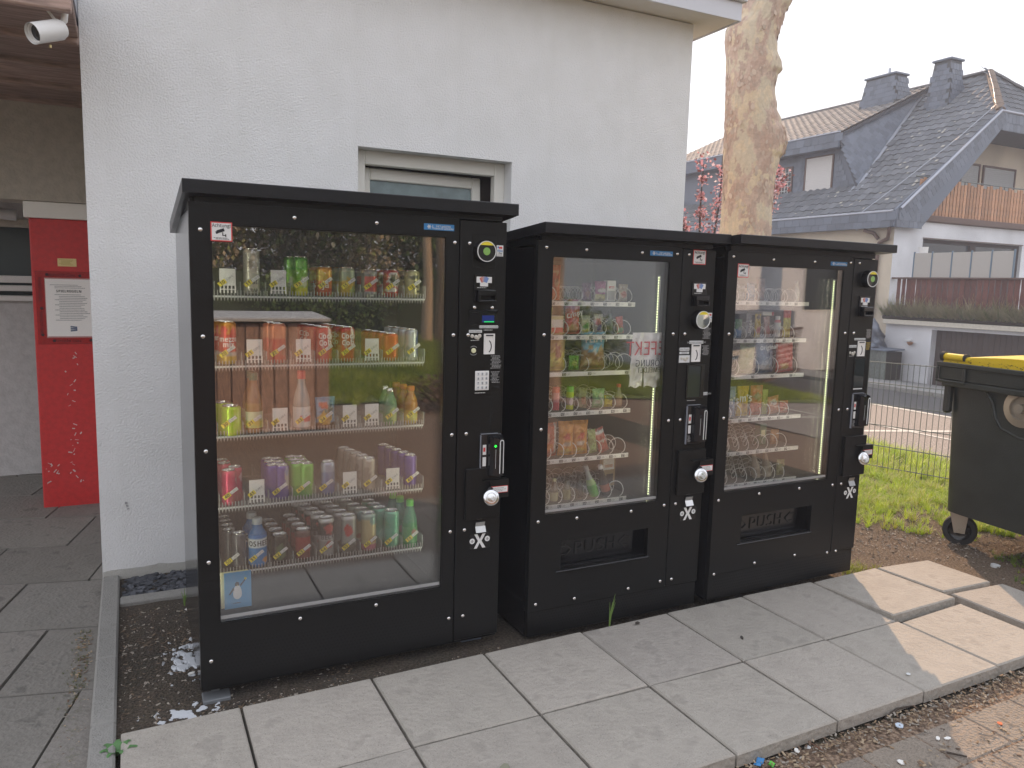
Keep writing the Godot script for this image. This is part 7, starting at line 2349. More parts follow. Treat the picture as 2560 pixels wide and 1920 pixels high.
# ---------------------------------------------------------------- trees and plants
func plane_tree():
	var base = Vector3(4.80, 2.093, -2.401)
	var rg = Vector3(0.895, 0, 0.447)
	var fw = Vector3(0.447, 0, -0.895)
	var tab = [[5.6, 0.02, 0.30], [5.155, -0.264, 0.365], [4.967, -0.29, 0.280], [4.776, -0.42, 0.238], [4.682, -0.425, 0.205], [4.55, -0.404, 0.220], [4.399, -0.388, 0.285], [4.323, -0.384, 0.300], [4.246, -0.381, 0.245], [4.093, -0.375, 0.222], [3.863, -0.371, 0.258], [3.709, -0.362, 0.329], [3.555, -0.356, 0.405], [3.439, -0.355, 0.432], [3.321, -0.352, 0.397], [3.242, -0.353, 0.342], [3.045, -0.341, 0.305], [2.847, -0.335, 0.293], [2.649, -0.331, 0.293], [2.449, -0.335, 0.296], [2.309, -0.341, 0.296], [1.2, -0.36, 0.32], [0.4, -0.42, 0.38], [-0.9, -0.52, 0.48]]
	for q in tab:
		q[0] = 1.5885 + 0.7 * (q[0] - 1.5885)
		q[1] *= 0.7
		q[2] *= 0.7
	var nz := FastNoiseLite.new()
	nz.seed = 12
	nz.frequency = 1.0
	nz.fractal_octaves = 4
	var at = func(y):
		for k in tab.size() - 1:
			if y <= tab[k][0] and y >= tab[k + 1][0]:
				var f = (tab[k][0] - y) / (tab[k][0] - tab[k + 1][0])
				f = f * f * (3 - 2 * f)
				return [lerp(tab[k][1], tab[k + 1][1], f), lerp(tab[k][2], tab[k + 1][2], f)]
		return [tab[0][1], tab[0][2]]
	var t = thing("plane_tree", "plane tree with mottled beige bark and burls beside the white building", "tree")
	var col = func(p, a):   # flaking bark: plates of olive, buff and pale cream
		var q = nz.get_noise_3d(p.x * 4.2 + 5.0, p.y * 2.4, p.z * 4.2)
		var q2 = nz.get_noise_3d(p.x * 8.0, p.y * 4.5 + 9.0, p.z * 8.0)
		var c = Color(0.36, 0.285, 0.22)
		if q > 0.10: c = Color(0.40, 0.38, 0.27)
		if q < -0.16: c = Color(0.30, 0.215, 0.16)
		if q2 > 0.24: c = Color(0.46, 0.41, 0.27)
		if q2 < -0.26: c = Color(0.26, 0.205, 0.16)
		return c.lerp(Color(0.50, 0.415, 0.355), 0.32) * Color(1.44, 1.36, 1.36) * (1.0 + 0.10 * nz.get_noise_3d(p.x * 20.0, p.y * 14.0, p.z * 20.0))
	var pos = func(u, v):
		var y = lerp(-0.15, 4.39, v)
		var lr = at.call(y)
		var c = (lr[0] + lr[1]) / 2
		var r = (lr[1] - lr[0]) / 2
		var a = u * TAU
		var p = base + rg * c + Vector3(0, y - base.y, 0)
		var d = rg * cos(a) + fw * sin(a) * 0.95
		var bump = nz.get_noise_3d(cos(a) * 2.2, y * 2.4, sin(a) * 2.2) * 0.006 + nz.get_noise_3d(cos(a) * 9.0, y * 7.0, sin(a) * 9.0) * 0.005
		var rr = lerp(0.27, 0.19, clamp(v, 0.0, 1.0))
		return p + (rg * cos(a) * r + fw * sin(a) * rr * 0.95) + d * bump
	var b = B.new()
	b.grid(150, 520, pos, func(u, v): return col.call(pos.call(u, v), u))
	part(t, "trunk", b, "bark")
	for q in [[Vector3(0.09, 3.9, 0), Vector3(0.30, 4.9, 0.1), Vector3(0.7, 6.4, 0.3), 0.145], [Vector3(-0.04, 3.85, 0), Vector3(-0.4, 5.0, -0.2), Vector3(-1.0, 6.6, -0.6), 0.15]]:
		b = B.new()
		b.grid(40, 60, func(u, v):
			var a = u * TAU
			var m = q[0].lerp(q[1], v).lerp(q[1].lerp(q[2], v), v)
			var p = base + rg * m.x + Vector3(0, m.y - base.y, 0) + fw * m.z
			var r = q[3] * (1.0 - 0.35 * v) * (0.35 + 0.65 * smoothstep(0.0, 0.3, v))
			return p + (rg * cos(a) + fw * sin(a)) * r, func(u, v): return col.call(Vector3(u * 2.0, v * 3.0, q[0].x), u))
		part(t, "limb", b, "bark")
	# raised bark flakes
	var fl = B.new()
	var fp = []
	for k in 7: fp.append(Vector2(cos(TAU * k / 7.0) * rng.randf_range(0.6, 1.0), sin(TAU * k / 7.0) * rng.randf_range(0.8, 1.5)))
	fl.poly(fp, 0.0, 0.12)
	var pl = []
	var cl = []
	for k in 1100:
		var u = rng.randf()
		var v = rng.randf_range(0.35, 0.98)
		var p = pos.call(u, v)
		if nz.get_noise_3d(p.x * 4.2 + 5.0, p.y * 2.4, p.z * 4.2) > 0.02: continue
		var a = u * TAU
		var n = (rg * cos(a) + fw * sin(a)).normalized()
		var sx = Vector3.UP.cross(n).normalized()
		pl.append(Transform3D(Basis(sx, Vector3.UP, n) * Basis(Vector3(0, 0, 1), rng.randf_range(-0.5, 0.5)) * Basis(Vector3(0, 1, 0), rng.randf_range(-0.15, 0.15)).scaled(Vector3.ONE * rng.randf_range(0.008, 0.024)), p + n * 0.0015))
		cl.append(Color(0.54, 0.44, 0.36) * rng.randf_range(0.85, 1.15))
	many(t, "bark_flakes", fl, "colored_matte", pl, cl)

func cherry_tree():
	var t = thing("cherry_tree", "flowering cherry with pink blossom behind the plane tree", "tree", Vector3(9.6, slope(9.6), -8.6))
	var b = B.new()
	var rg = Vector3(0.895, 0, 0.447)
	b.tube([Vector3(0, 0, 0), Vector3(0.05, 1.2, 0), Vector3(-0.05, 2.2, 0.05)], [0.14, 0.10, 0.08], 10)
	part(t, "trunk", b, "branch")
	var tips = []
	var br = B.new()
	var ends = [[-1.45, 4.4, 0.3], [-1.5, 3.75, -0.2], [-1.65, 3.3, 0.4], [-1.3, 2.7, 0.0], [-1.75, 2.25, 0.3], [-1.1, 3.9, 0.5], [1.35, 4.15, -0.1], [1.1, 3.85, 0.2], [1.0, 3.5, 0.1], [1.25, 3.95, 0.1], [-0.4, 4.2, 0.4], [0.2, 4.4, 0.0], [-0.9, 3.2, -0.4], [0.7, 3.2, 0.4], [-1.2, 2.1, 0.2], [-1.55, 4.0, -0.3], [-0.8, 4.5, 0.1], [-1.85, 2.8, 0.1], [-1.4, 1.9, -0.1], [-1.2, 4.7, 0.0], [-1.5, 4.55, 0.3], [-1.0, 5.0, -0.2], [-1.75, 4.1, 0.1], [-1.7, 3.55, 0.0]]
	for e in ends:
		var s = Vector3(-0.05, 1.7 + rng.randf() * 0.6, 0)
		var f = rg * e[0] + Vector3(0, e[1], 0) + Vector3(0, 0, e[2])
		var m = s.lerp(f, 0.55) + Vector3(rng.randf_range(-0.15, 0.15), -0.12, rng.randf_range(-0.15, 0.15))
		var pts = []
		for k in 9:
			var v = k / 8.0
			pts.append(s.lerp(m, v).lerp(m.lerp(f, v), v))
		var rr = []
		for k in 9: rr.append(lerp(0.035, 0.007, k / 8.0))
		br.tube(pts, rr, 6)
		for k in range(3, 9): tips.append([pts[k], k])
	part(t, "branches", br, "branch")
	var fl = B.new()
	for k in 5:
		var a = TAU * k / 5.0
		var bs = Basis(Vector3.UP, a)
		fl.face([Vector3.ZERO, bs * Vector3(0.35, 0.25, 0.3), bs * Vector3(0.0, 0.42, 0.95), bs * Vector3(-0.35, 0.25, 0.3)], Vector3(0, 1, 0), W1)
	var pl = []
	var cl = []
	for q in tips:
		if rng.randf() < 0.10: continue
		var clump = 0.04 + 0.06 * rng.randf()
		for k in int(30 + 45 * rng.randf()):
			var d = Vector3(rng.randfn(), rng.randfn(), rng.randfn()) * clump
			pl.append(Transform3D(Basis.from_euler(Vector3(rng.randf() * TAU, rng.randf() * TAU, 0)).scaled(Vector3.ONE * rng.randf_range(0.024, 0.046)), q[0] + d))
			cl.append([Color(0.78, 0.46, 0.49), Color(0.86, 0.66, 0.65), Color(0.76, 0.46, 0.49), Color(0.88, 0.74, 0.70), Color(0.30, 0.13, 0.10), Color(0.24, 0.10, 0.08)][rng.randi() % 6])
	many(t, "blossom", fl, "petal", pl, cl)

func grass_and_litter():
	var tuft = B.new()
	for k in 13:
		var a = TAU * k / 13.0 + rng.randf()
		var d = Vector3(cos(a), 0, sin(a))
		var s = d.cross(Vector3.UP) * 0.030
		var h = rng.randf_range(0.6, 1.0)
		var l = rng.randf_range(0.2, 1.15)
		var p0 = d * 0.08
		var p1 = d * (0.1 + l * 0.35) + Vector3(0, h * 0.6, 0)
		var p2 = d * (0.1 + l) + Vector3(0, h, 0)
		tuft.face([p0 - s, p0 + s, p1 + s * 0.8, p1 - s * 0.8], (Vector3.UP - d).normalized(), W1)
		tuft.face([p1 - s * 0.8, p1 + s * 0.8, p2], (Vector3.UP - d * 0.3).normalized(), W1)
	var nz := FastNoiseLite.new()
	nz.seed = 8
	nz.frequency = 1.4
	var pl = []
	var cl = []
	var tries = 0
	while pl.size() < 9000 and tries < 90000:
		tries += 1
		var x = rng.randf_range(3.7, 7.6)
		var z = rng.randf_range(-4.2, 0.9)
		var dens = 1.0
		var edge = z + (x - 4.36) * (-0.95) + 0.62   # soil strip near the slabs stays bare
		if edge > 0.0: dens = 0.0
		elif edge > -0.35: dens = 0.3
		if nz.get_noise_2d(x, z) < -0.05: dens *= 0.22
		if x > 4.45 and z > -0.1: dens *= 0.1
		if rng.randf() > dens: continue
		var s = rng.randf_range(0.035, 0.085) * (1.0 + max(0.0, x - 5.4) * 0.35)
		pl.append(Transform3D(Basis.from_euler(Vector3(rng.randf_range(-0.2, 0.2), rng.randf() * TAU, rng.randf_range(-0.2, 0.2))).scaled(Vector3(s, s * rng.randf_range(0.8, 1.5), s)), Vector3(x, slope(x) - 0.008, z)))
		var q = rng.randf()
		var c = Color(0.38, 0.50, 0.08).lerp(Color(0.66, 0.68, 0.20), q)
		if rng.randf() < 0.20: c = Color(0.58, 0.50, 0.30)
		cl.append(c * rng.randf_range(0.75, 1.15))
	for k in 260:   # a few tufts by the slabs and the dark patch at the right
		var c0 = [Vector3(3.62, 0, -0.05), Vector3(4.75, 0, 0.25), Vector3(4.9, 0, 0.45), Vector3(4.45, 0, 0.55)][k % 4]
		var p = c0 + Vector3(rng.randfn() * 0.07, 0, rng.randfn() * 0.07)
		var s = rng.randf_range(0.02, 0.05)
		if k % 4 > 0: s *= 0.8
		pl.append(Transform3D(Basis(Vector3.UP, rng.randf() * TAU).scaled(Vector3(s, s * 1.2, s)), Vector3(p.x, -0.055, p.z)))
		cl.append(Color(0.14, 0.24, 0.05).lerp(Color(0.36, 0.40, 0.08), rng.randf()) if k % 4 else Color(0.34, 0.34, 0.08))
	tag(many(self, "grass", tuft, "grass", pl, cl), "yellow green grass tufts between machines, fence and bin", "grass", "", "stuff")
	# moss and tiny weeds by the kerb at lower left
	pl = []
	cl = []
	for k in 420:
		var z = rng.randf_range(-0.9, 1.1)
		var x = -0.405 - abs(rng.randfn()) * 0.035 * (1.0 + max(0.0, z) * 1.6)
		var s = rng.randf_range(0.004, 0.014)
		pl.append(Transform3D(Basis(Vector3.UP, rng.randf() * TAU).scaled(Vector3(s, s, s)), Vector3(x, -0.043, z)))
		cl.append(Color(0.10, 0.13, 0.04).lerp(Color(0.20, 0.16, 0.08), rng.randf()))
	tag(many(self, "moss", tuft, "grass", pl, cl), "moss and crumbs in the joint beside the kerb", "moss", "", "stuff")
	# chips, bark crumbs and gravel
	var chip = B.new()
	chip.box(Vector3.ZERO, Vector3(1, 0.16, 0.42), W1, Basis(Vector3.UP, 0.2))
	pl = []
	cl = []
	var bands = [[2300, 0.6, 4.2, 1.14, 0.05, 0], [3200, -0.28, 0.6, -0.50, 0.42, 1], [2000, -0.1, 3.5, 0.085, 0.03, 2], [2400, 3.55, 5.2, 0.0, 0.28, 3], [450, 1.3, 3.4, 1.33, 0.14, 0], [500, -0.46, -0.39, -0.1, 0.7, 4]]
	for q in bands:
		for k in q[0]:
			var x = rng.randf_range(q[1], q[2])
			var z = q[3] + rng.randfn() * q[4]
			if q[5] == 0: z = q[3] - 0.012 * (x - 1.0) + abs(rng.randfn()) * q[4]
			if q[5] == 2: z = 0.075 - 0.02 * x + rng.randfn() * 0.018
			if q[5] == 3: z = -0.45 + (x - 4.2) * 0.5 + rng.randfn() * q[4]
			if q[5] == 1 and (z < -1.05 or z > 0.08): continue
			if q[5] == 4: z = rng.randf_range(-0.9, 1.2)
			var s = rng.randf_range(0.004, 0.014) * (1.25 if q[5] == 0 else 1.0)
			var y = -0.055
			if q[5] == 1 or (q[5] == 2 and x < 1.25): y = -0.028
			if q[5] == 1: s *= rng.randf_range(0.6, 1.7)
			if q[5] == 0: y = -0.055 + max(0.0, 0.022 - (z - q[3]) * 0.35) * rng.randf()
			if q[5] == 3:
				y = slope(x) + 0.004
				s *= rng.randf_range(0.7, 1.7)
			if q[5] == 4: y = -0.04
			pl.append(Transform3D(Basis.from_euler(Vector3(rng.randf_range(-0.5, 0.5), rng.randf() * TAU, rng.randf_range(-0.5, 0.5))).scaled(Vector3.ONE * s), Vector3(x, y, z)))
			var c = [Color(0.26, 0.18, 0.11), Color(0.36, 0.28, 0.19), Color(0.15, 0.10, 0.07), Color(0.30, 0.27, 0.23)][rng.randi() % 4]
			if q[5] == 1 or q[5] == 2: c = [Color(0.11, 0.08, 0.055), Color(0.17, 0.12, 0.08), Color(0.06, 0.055, 0.045), Color(0.34, 0.30, 0.25)][rng.randi() % 4]
			if q[5] == 3: c = [Color(0.24, 0.20, 0.16), Color(0.32, 0.28, 0.24), Color(0.17, 0.13, 0.10), Color(0.38, 0.33, 0.27)][rng.randi() % 4]
			cl.append(c)
	tag(many(self, "bark_chips", chip, "colored_matte", pl, cl), "wood chips, bark crumbs and grit scattered along the slabs", "wood chips", "", "stuff")
	# bigger scraps one can point to
	var scrap = func(called, label, cat, x, y, z, sx, sz, m, turn, th = 0.003):
		var b = B.new()
		var pts = []
		for k in 7:
			var a = TAU * k / 7.0
			pts.append(Vector2(cos(a) * sx * rng.randf_range(0.4, 0.55), sin(a) * sz * rng.randf_range(0.4, 0.55)))
		b.poly(pts, 0.0, th, Transform3D(Basis(Vector3(1, 0, 0), Vector3(0, 0, 1), Vector3(0, -1, 0)).rotated(Vector3.RIGHT, 0.12), Vector3(0, 0.006, 0)))
		single(called, b, m, label, cat, Vector3(x, y, z), turn)
	scrap.call("paper_scrap", "pale blue triangular scrap on the chips before the slabs", "scrap", 2.392, -0.052, 1.175, 0.04, 0.03, "scrap_blue", 0.3)
	scrap.call("petal_scrap", "left of two white curled scraps on the paving", "scrap", 2.458, -0.057, 1.287, 0.03, 0.016, "paper", 0.5)
	scrap.call("petal_scrap", "right of two white curled scraps on the paving", "scrap", 2.492, -0.057, 1.302, 0.03, 0.016, "paper", -0.2)
	scrap.call("paper_scrap", "small orange red scrap lying on the sunlit paving", "scrap", 2.779, -0.057, 1.321, 0.022, 0.02, "scrap_orange", 0.0)
	scrap.call("paper_scrap", "white square scrap at the lower right edge of the picture", "scrap", 2.198, -0.057, 1.33, 0.028, 0.028, "paper", 0.3)
	scrap.call("paper_scrap", "white scrap among the chips nearest the lowest slab", "scrap", 1.896, -0.048, 1.135, 0.03, 0.02, "paper", 0.9)
	scrap.call("paper_scrap", "grey stone chip beside the white scrap in the chips", "stone", 1.95, -0.048, 1.138, 0.024, 0.018, "label_grey", 0.2)
	scrap.call("dry_leaf", "brown dry leaf lying on the slab before the right machine", "leaf", 3.217, 0.006, 0.162, 0.05, 0.02, "leaf_brown", 0.4)
	scrap.call("twig_crumb", "dark twisted crumb on the slab before the middle machine", "crumb", 2.28, 0.002, 0.44, 0.03, 0.012, "dirt", 1.1, 0.008)
	scrap.call("paper_scrap", "small white disc of chewing gum on a slab near its front edge", "gum", 2.693, 0.0, 0.985, 0.022, 0.018, "label_grey", 0.0, 0.001)
	scrap.call("dry_leaf", "flat grey leaf on the slab under the middle machine", "leaf", 1.92, 0.003, 0.125, 0.03, 0.018, "dirt", 0.2)
	scrap.call("dry_leaf", "dry grey leaf on the second slab from the left", "leaf", 0.86, 0.002, 0.86, 0.05, 0.03, "leaf_grey", 0.5)
	for q in [[0.03, -0.92, 0.07, "white torn scrap by the cross kerb"], [0.10, -0.90, 0.05, "second white torn scrap touching the large machine"], [-0.02, -0.25, 0.03, "cream scrap in the middle of the soil bed"]]:
		scrap.call("paper_scrap", q[3], "scrap", q[0], -0.022, q[1], q[2], q[2] * 0.5, "paper", 0.4)
	scrap.call("stone", "pale stone on the soil near the bin", "stone", 4.515, -0.045, 0.235, 0.06, 0.05, "label_grey", 0.2, 0.03)
	scrap.call("stone", "brown stone right of the pale stone near the bin", "stone", 4.60, -0.045, 0.36, 0.06, 0.05, "leaf_brown", 0.2, 0.03)
	for q in [["white mortar splash on the soil beside the large machine", -0.03, -0.40, 0.16, 0.34], ["white mortar splash in front of the large machine's foot", -0.06, 0.03, 0.24, 0.13]]:
		var b = B.new()
		var n2 := FastNoiseLite.new()
		n2.frequency = 16.0
		n2.seed = int(q[3] * 100)
		b.grid(60, 60, func(u, v):
			var x = (u - 0.5) * q[3] * 1.4
			var z = (v - 0.5) * q[4] * 1.4
			var r = Vector2(x / q[3] * 2.0, z / q[4] * 2.0).length() + n2.get_noise_2d(x, z) * 1.5
			return Vector3(x, 0.001 - smoothstep(0.3, 1.0, r) * 0.022, z), func(_u, _v): return W1, true)
		single("mortar_splash", b, "chalk", q[0], "mortar", Vector3(q[1], -0.021 if q[2] < 0.0 else -0.026, q[2]))
	var tw = B.new()
	tw.tube([Vector3(2.38, -0.045, 1.12), Vector3(2.47, -0.035, 1.105), Vector3(2.56, -0.04, 1.11)], [0.004, 0.005, 0.002], 6)
	single("twig", tw, "branch", "crooked twig along the front edge of the slabs", "twig")
	tw = B.new()
	tw.tube([Vector3(2.40, -0.05, 1.36), Vector3(2.44, -0.048, 1.41)], [0.004, 0.003], 6)
	single("twig", tw, "branch", "short straight twig lying on the paving", "twig")
	tw = B.new()
	tw.tube([Vector3(1.975, -0.04, 1.115), Vector3(1.985, -0.045, 1.17)], [0.002, 0.003], 5)
	single("twig", tw, "leaf_brown", "pale splinter in the chips before the slabs", "twig")
	tw = B.new()
	tw.tube([Vector3(0.05, -0.02, 0.11), Vector3(0.12, -0.005, 0.085), Vector3(0.20, -0.02, 0.02)], [0.003, 0.003, 0.002], 5)
	single("twig", tw, "branch", "thin twig under the front of the large machine", "twig")
	var cw = B.new()
	cw.grid(8, 5, func(u, v): return Vector3(u * 0.05, 0.008 + sin(u * 9.0) * 0.006 + v * 0.004, v * 0.025), func(_u, _v): return W1, true)
	single("sweet_wrapper", cw, "sticker_blue", "crumpled blue sweet wrapper at the bottom of the picture", "wrapper", Vector3(1.69, -0.05, 1.135), 0.5)
	cw = B.new()
	cw.grid(8, 5, func(u, v): return Vector3(u * 0.03, 0.008 + cos(u * 9.0) * 0.006, v * 0.02), func(_u, _v): return W1, true)
	single("sweet_wrapper", cw, "cap_lime", "crumpled lime wrapper beside the blue one", "wrapper", Vector3(1.735, -0.05, 1.15), 0.1)
	# weeds
	var wd = thing("weed", "dandelion weed growing between kerb and first slab", "weed", Vector3(-0.285, -0.03, 0.22))
	for k in 7:
		var b = B.new()
		var a = TAU * k / 7.0 + 0.3
		var d = Vector3(cos(a), 0, sin(a))
		var L = rng.randf_range(0.04, 0.075)
		b.grid(6, 4, func(u, v):
			var w = sin(PI * clamp(u * 0.9 + 0.08, 0.0, 1.0)) * 0.012 * (1.0 + 0.35 * sin(u * 26.0))
			return d * u * L + Vector3(0, 0.035 * sin(u * 2.2), 0) + d.cross(Vector3.UP) * (v - 0.5) * 2.0 * w, func(_u, _v): return Color(0.09, 0.20, 0.07), true)
		part(wd, "leaf", b, "leaf")
	for q in [[Vector3(1.80, -0.02, 0.068), 0.16, "grass sprig growing at the foot of the middle machine"], [Vector3(0.0, -0.03, -0.99), 0.09, "grass tuft against the cross kerb"]]:
		wd = thing("grass_sprig", q[2], "grass", q[0])
		for k in 6:
			var b = B.new()
			var a = rng.randf() * TAU
			var d = Vector3(cos(a), 0, sin(a) * 0.4)
			var h = q[1] * rng.randf_range(0.5, 1.0)
			b.tube([Vector3.ZERO, d * h * 0.06 + Vector3(0, h * 0.5, 0), d * h * 0.28 + Vector3(0, h, 0)], [0.0035, 0.003, 0.0006], 5, Color(0.16, 0.26, 0.06))
			part(wd, "blade", b, "leaf")
# ---------------------------------------------------------------- what stands behind the viewer and shows in the glass
func leafy(parent, called, shapes, n, size, cols, seed_):   # leaf-sized faces through the volume of some ellipsoids
	var r := RandomNumberGenerator.new()
	r.seed = seed_
	var lf = B.new()
	lf.face([Vector3(0, -0.5, 0), Vector3(0.32, 0, 0.08), Vector3(0, 0.5, 0), Vector3(-0.32, 0, 0.08)], Vector3(0, 0, 1), W1)
	var pl = []
	var cl = []
	for k in n:
		var s = shapes[r.randi() % shapes.size()]
		var d = Vector3(r.randfn(), r.randfn(), r.randfn()).normalized() * pow(r.randf(), 0.4)
		pl.append(Transform3D(Basis.from_euler(Vector3(r.randf() * TAU, r.randf() * TAU, 0)).scaled(Vector3.ONE * size * r.randf_range(0.6, 1.3)), s[0] + d * s[1]))
		cl.append(cols[r.randi() % cols.size()] * r.randf_range(0.7, 1.25))
	return many(parent, called, lf, "leaf", pl, cl)

func behind_the_viewer():
	var b
	var sh = thing("bin_shelter", "brown plank bin shelter with grey metal lids reflected in the glass", "shelter", Vector3(0, -0.06, 5.3))
	for k in 24:
		b = B.new()
		b.bb(-1.7 + k * 0.143, -1.568 + k * 0.143, 0.03, 1.18, 0.0, 0.02, Color(0.46, 0.30, 0.23) * rng.randf_range(0.75, 1.2), 0.004)
		part(sh, "plank", b, "shed_wood")
	for k in 5:
		b = B.new()
		b.bb(1.715, 1.735, 0.03, 1.18, 0.022 + k * 0.143, 0.155 + k * 0.143, Color(0.46, 0.30, 0.23) * rng.randf_range(0.75, 1.2), 0.004)
		part(sh, "plank", b, "shed_wood")
	b = B.new()
	b.bb(-1.7, 1.71, 0.0, 1.16, 0.024, 0.74)
	part(sh, "shelter_core", b, "brown_dark")
	for k in 2:
		b = B.new()
		b.box(Vector3(-0.85 + k * 1.73, 1.225 + 0.012 * k, 0.34), Vector3(1.70, 0.045, 0.86), W1, Basis(Vector3.RIGHT, -0.04), 0.01)
		part(sh, "shelter_lid", b, "shed_lid")
	var greens = [Color(0.11, 0.18, 0.04), Color(0.16, 0.23, 0.06), Color(0.07, 0.12, 0.03)]
	var olive = [Color(0.30, 0.29, 0.12), Color(0.33, 0.26, 0.16), Color(0.20, 0.25, 0.08), Color(0.38, 0.32, 0.21)]
	var hedge = thing("hedge", "dark green hedge at the back of the lawn", "hedge", Vector3(0, 0.2, 17.0))
	b = B.new()
	b.grid(60, 10, func(u, v): return Vector3(lerp(-9.0, 12.0, u), v * 1.5 + sin(u * 40.0) * 0.1, -0.7 + v * 0.6 + sin(u * 23.0) * 0.15), func(_u, _v): return Color(0.03, 0.04, 0.015), true)
	part(hedge, "branches", b, "colored_matte")
	var hs = []
	for k in 22: hs.append([Vector3(-9.0 + k, 0.7 + 0.25 * sin(k * 2.1), -0.3 + 0.3 * sin(k * 1.3)), Vector3(0.85, 0.85, 0.55)])
	leafy(hedge, "leaves", hs, 26000, 0.11, greens, 3)
	var h2 = thing("hedge", "dark green hedge in front of the pale house by the street", "hedge", Vector3(11.4, -0.35, 13.6), 0.25)
	b = B.new()
	b.grid(30, 10, func(u, v): return Vector3(lerp(-3.0, 3.0, u), v * 1.5 + sin(u * 40.0) * 0.08, -0.4 + v * 0.3 + sin(u * 23.0) * 0.1), func(_u, _v): return Color(0.03, 0.04, 0.015), true)
	part(h2, "branches", b, "colored_matte")
	var hs3 = []
	for k in 9: hs3.append([Vector3(-3.0 + k * 0.75, 0.8 + 0.2 * sin(k * 2.1), -0.2), Vector3(0.7, 0.8, 0.45)])
	leafy(h2, "leaves", hs3, 9000, 0.11, greens, 5)
	var defs = [["brown leaved tree behind the hedge, left of the twin trunks", Vector3(-3.0, 0, 19.5), olive, 4.6], ["olive brown tree behind the hedge, in the middle", Vector3(1.6, 0, 20.5), olive, 5.0], ["tall olive tree behind the hedge near the twin trunks", Vector3(5.4, 0, 20.0), olive, 4.6], ["green tree behind the hedge at its right end", Vector3(9.6, 0, 19.0), greens, 3.6]]
	var k2 = 0
	for q in defs:
		var t = thing("broadleaf_tree", q[0], "tree", q[1], 0.0, "trees behind the hedge")
		b = B.new()
		b.tube([Vector3.ZERO, Vector3(0.1, 1.6, 0), Vector3(0.0, 3.4, 0.1)], [0.22, 0.17, 0.10], 10)
		for k in 5:
			var a = k * 1.3
			b.tube([Vector3(0.05, 1.6 + 0.3 * k, 0), Vector3(cos(a) * 0.9, 2.7 + 0.3 * k, sin(a) * 0.9), Vector3(cos(a) * 1.6, 3.4 + 0.3 * k, sin(a) * 1.6)], [0.09, 0.06, 0.02], 6)
		part(t, "trunk", b, "branch")
		var hs2 = []
		for k in 16:
			var a = k * 2.4
			hs2.append([Vector3(cos(a) * 2.2 * (0.4 + 0.6 * sin(k * 1.7)), q[3] * (0.30 + 0.045 * k), sin(a) * 1.6), Vector3(1.5, 0.9, 1.3)])
		leafy(t, "crown", hs2, 15000, 0.17, q[2], 11 + k2)
		k2 += 1
	for k in 2:
		var t = thing("tree", ["left one of the slim twin trunks on the lawn", "right one of the slim twin trunks on the lawn"][k], "tree", Vector3(6.25 + k * 0.42, 0.15, 14.6 + k * 0.2), 0.0, "slim twin trunks")
		b = B.new()
		b.tube([Vector3(0, -0.2, 0), Vector3(0.03, 1.5, 0), Vector3(-0.04, 3.0, 0.02), Vector3(0.02, 5.2, 0)], [0.15, 0.11, 0.10, 0.06], 10)
		part(t, "trunk", b, "trunk_pale")
		leafy(t, "crown", [[Vector3(0, 4.2, 0), Vector3(1.3, 1.0, 1.3)], [Vector3(0.4, 5.0, 0.2), Vector3(1.2, 1.0, 1.2)]], 2600, 0.12, greens, 31 + k)
	var pt = thing("street_tree", "broad plane tree trunk standing behind the viewer", "tree", Vector3(5.55, -0.1, 7.05))
	b = B.new()
	var nz := FastNoiseLite.new()
	nz.frequency = 1.5
	b.grid(40, 60, func(u, v):
		var a = u * TAU
		var r = lerp(0.26, 0.17, v) + nz.get_noise_3d(cos(a) * 3.0, v * 9.0, sin(a) * 3.0) * 0.02
		return Vector3(cos(a) * r, v * 6.0, sin(a) * r), func(u, v): return Color(0.40, 0.30, 0.2) if nz.get_noise_3d(cos(u * TAU) * 2.0, v * 6.0, sin(u * TAU) * 2.0) > 0.0 else Color(0.26, 0.19, 0.13), true)
	part(pt, "trunk", b, "bark")
	leafy(pt, "crown", [[Vector3(0, 6.4, 0), Vector3(2.2, 1.4, 2.2)], [Vector3(0.8, 7.2, 0.5), Vector3(1.8, 1.2, 1.8)]], 2600, 0.16, [Color(0.16, 0.24, 0.05), Color(0.2, 0.26, 0.08)], 77)
	var ho = thing("pale_house", "pale house with dark windows further down the street", "house", Vector3(19.4, -1.05, 15.4))
	b = B.new()
	b.bb(0, 7, 0, 6.2, 0, 12)
	part(ho, "wall", b, "white_house")
	b = B.new()
	b.poly([Vector2(-0.6, 6.0), Vector2(3.5, 9.4), Vector2(7.6, 6.0)], -0.6, 12.6)
	part(ho, "roof", b, "slate_flat")
	for q in [[0.9, 2.4, 0.9, 2.3], [3.6, 4.8, 2.4, 4.6], [6.2, 8.4, 0.4, 2.3], [9.2, 10.6, 2.6, 4.2], [1.2, 2.4, 3.8, 5.2], [6.0, 7.4, 3.8, 5.2]]:
		b = B.new()
		b.bb(-0.03, 0.02, q[2], q[3], q[0], q[1])
		var w = part(ho, "window", b, "white_trim")
		b = B.new()
		b.bb(-0.045, -0.032, q[2] + 0.06, q[3] - 0.06, q[0] + 0.06, q[1] - 0.06)
		part(w, "pane", b, "dark_pane")
	for q in [[1.0, 2.6, 2.0, 4.2], [4.0, 5.6, 2.2, 4.0]]:
		b = B.new()
		b.bb(q[0], q[1], q[2], q[3], -0.03, 0.02)
		var w = part(ho, "window", b, "white_trim")
		b = B.new()
		b.bb(q[0] + 0.06, q[1] - 0.06, q[2] + 0.06, q[3] - 0.06, -0.045, -0.032)
		part(w, "pane", b, "dark_pane")
	var gp = thing("pale_annex", "low pale annex with a dark open bay by the street", "building", Vector3(12.2, -0.6, 10.6), -0.5)
	b = B.new()
	b.bb(-1.0, 0.15, 0, 3.6, 0, 4)
	b.bb(0.75, 3.4, 0, 3.6, 0, 4)
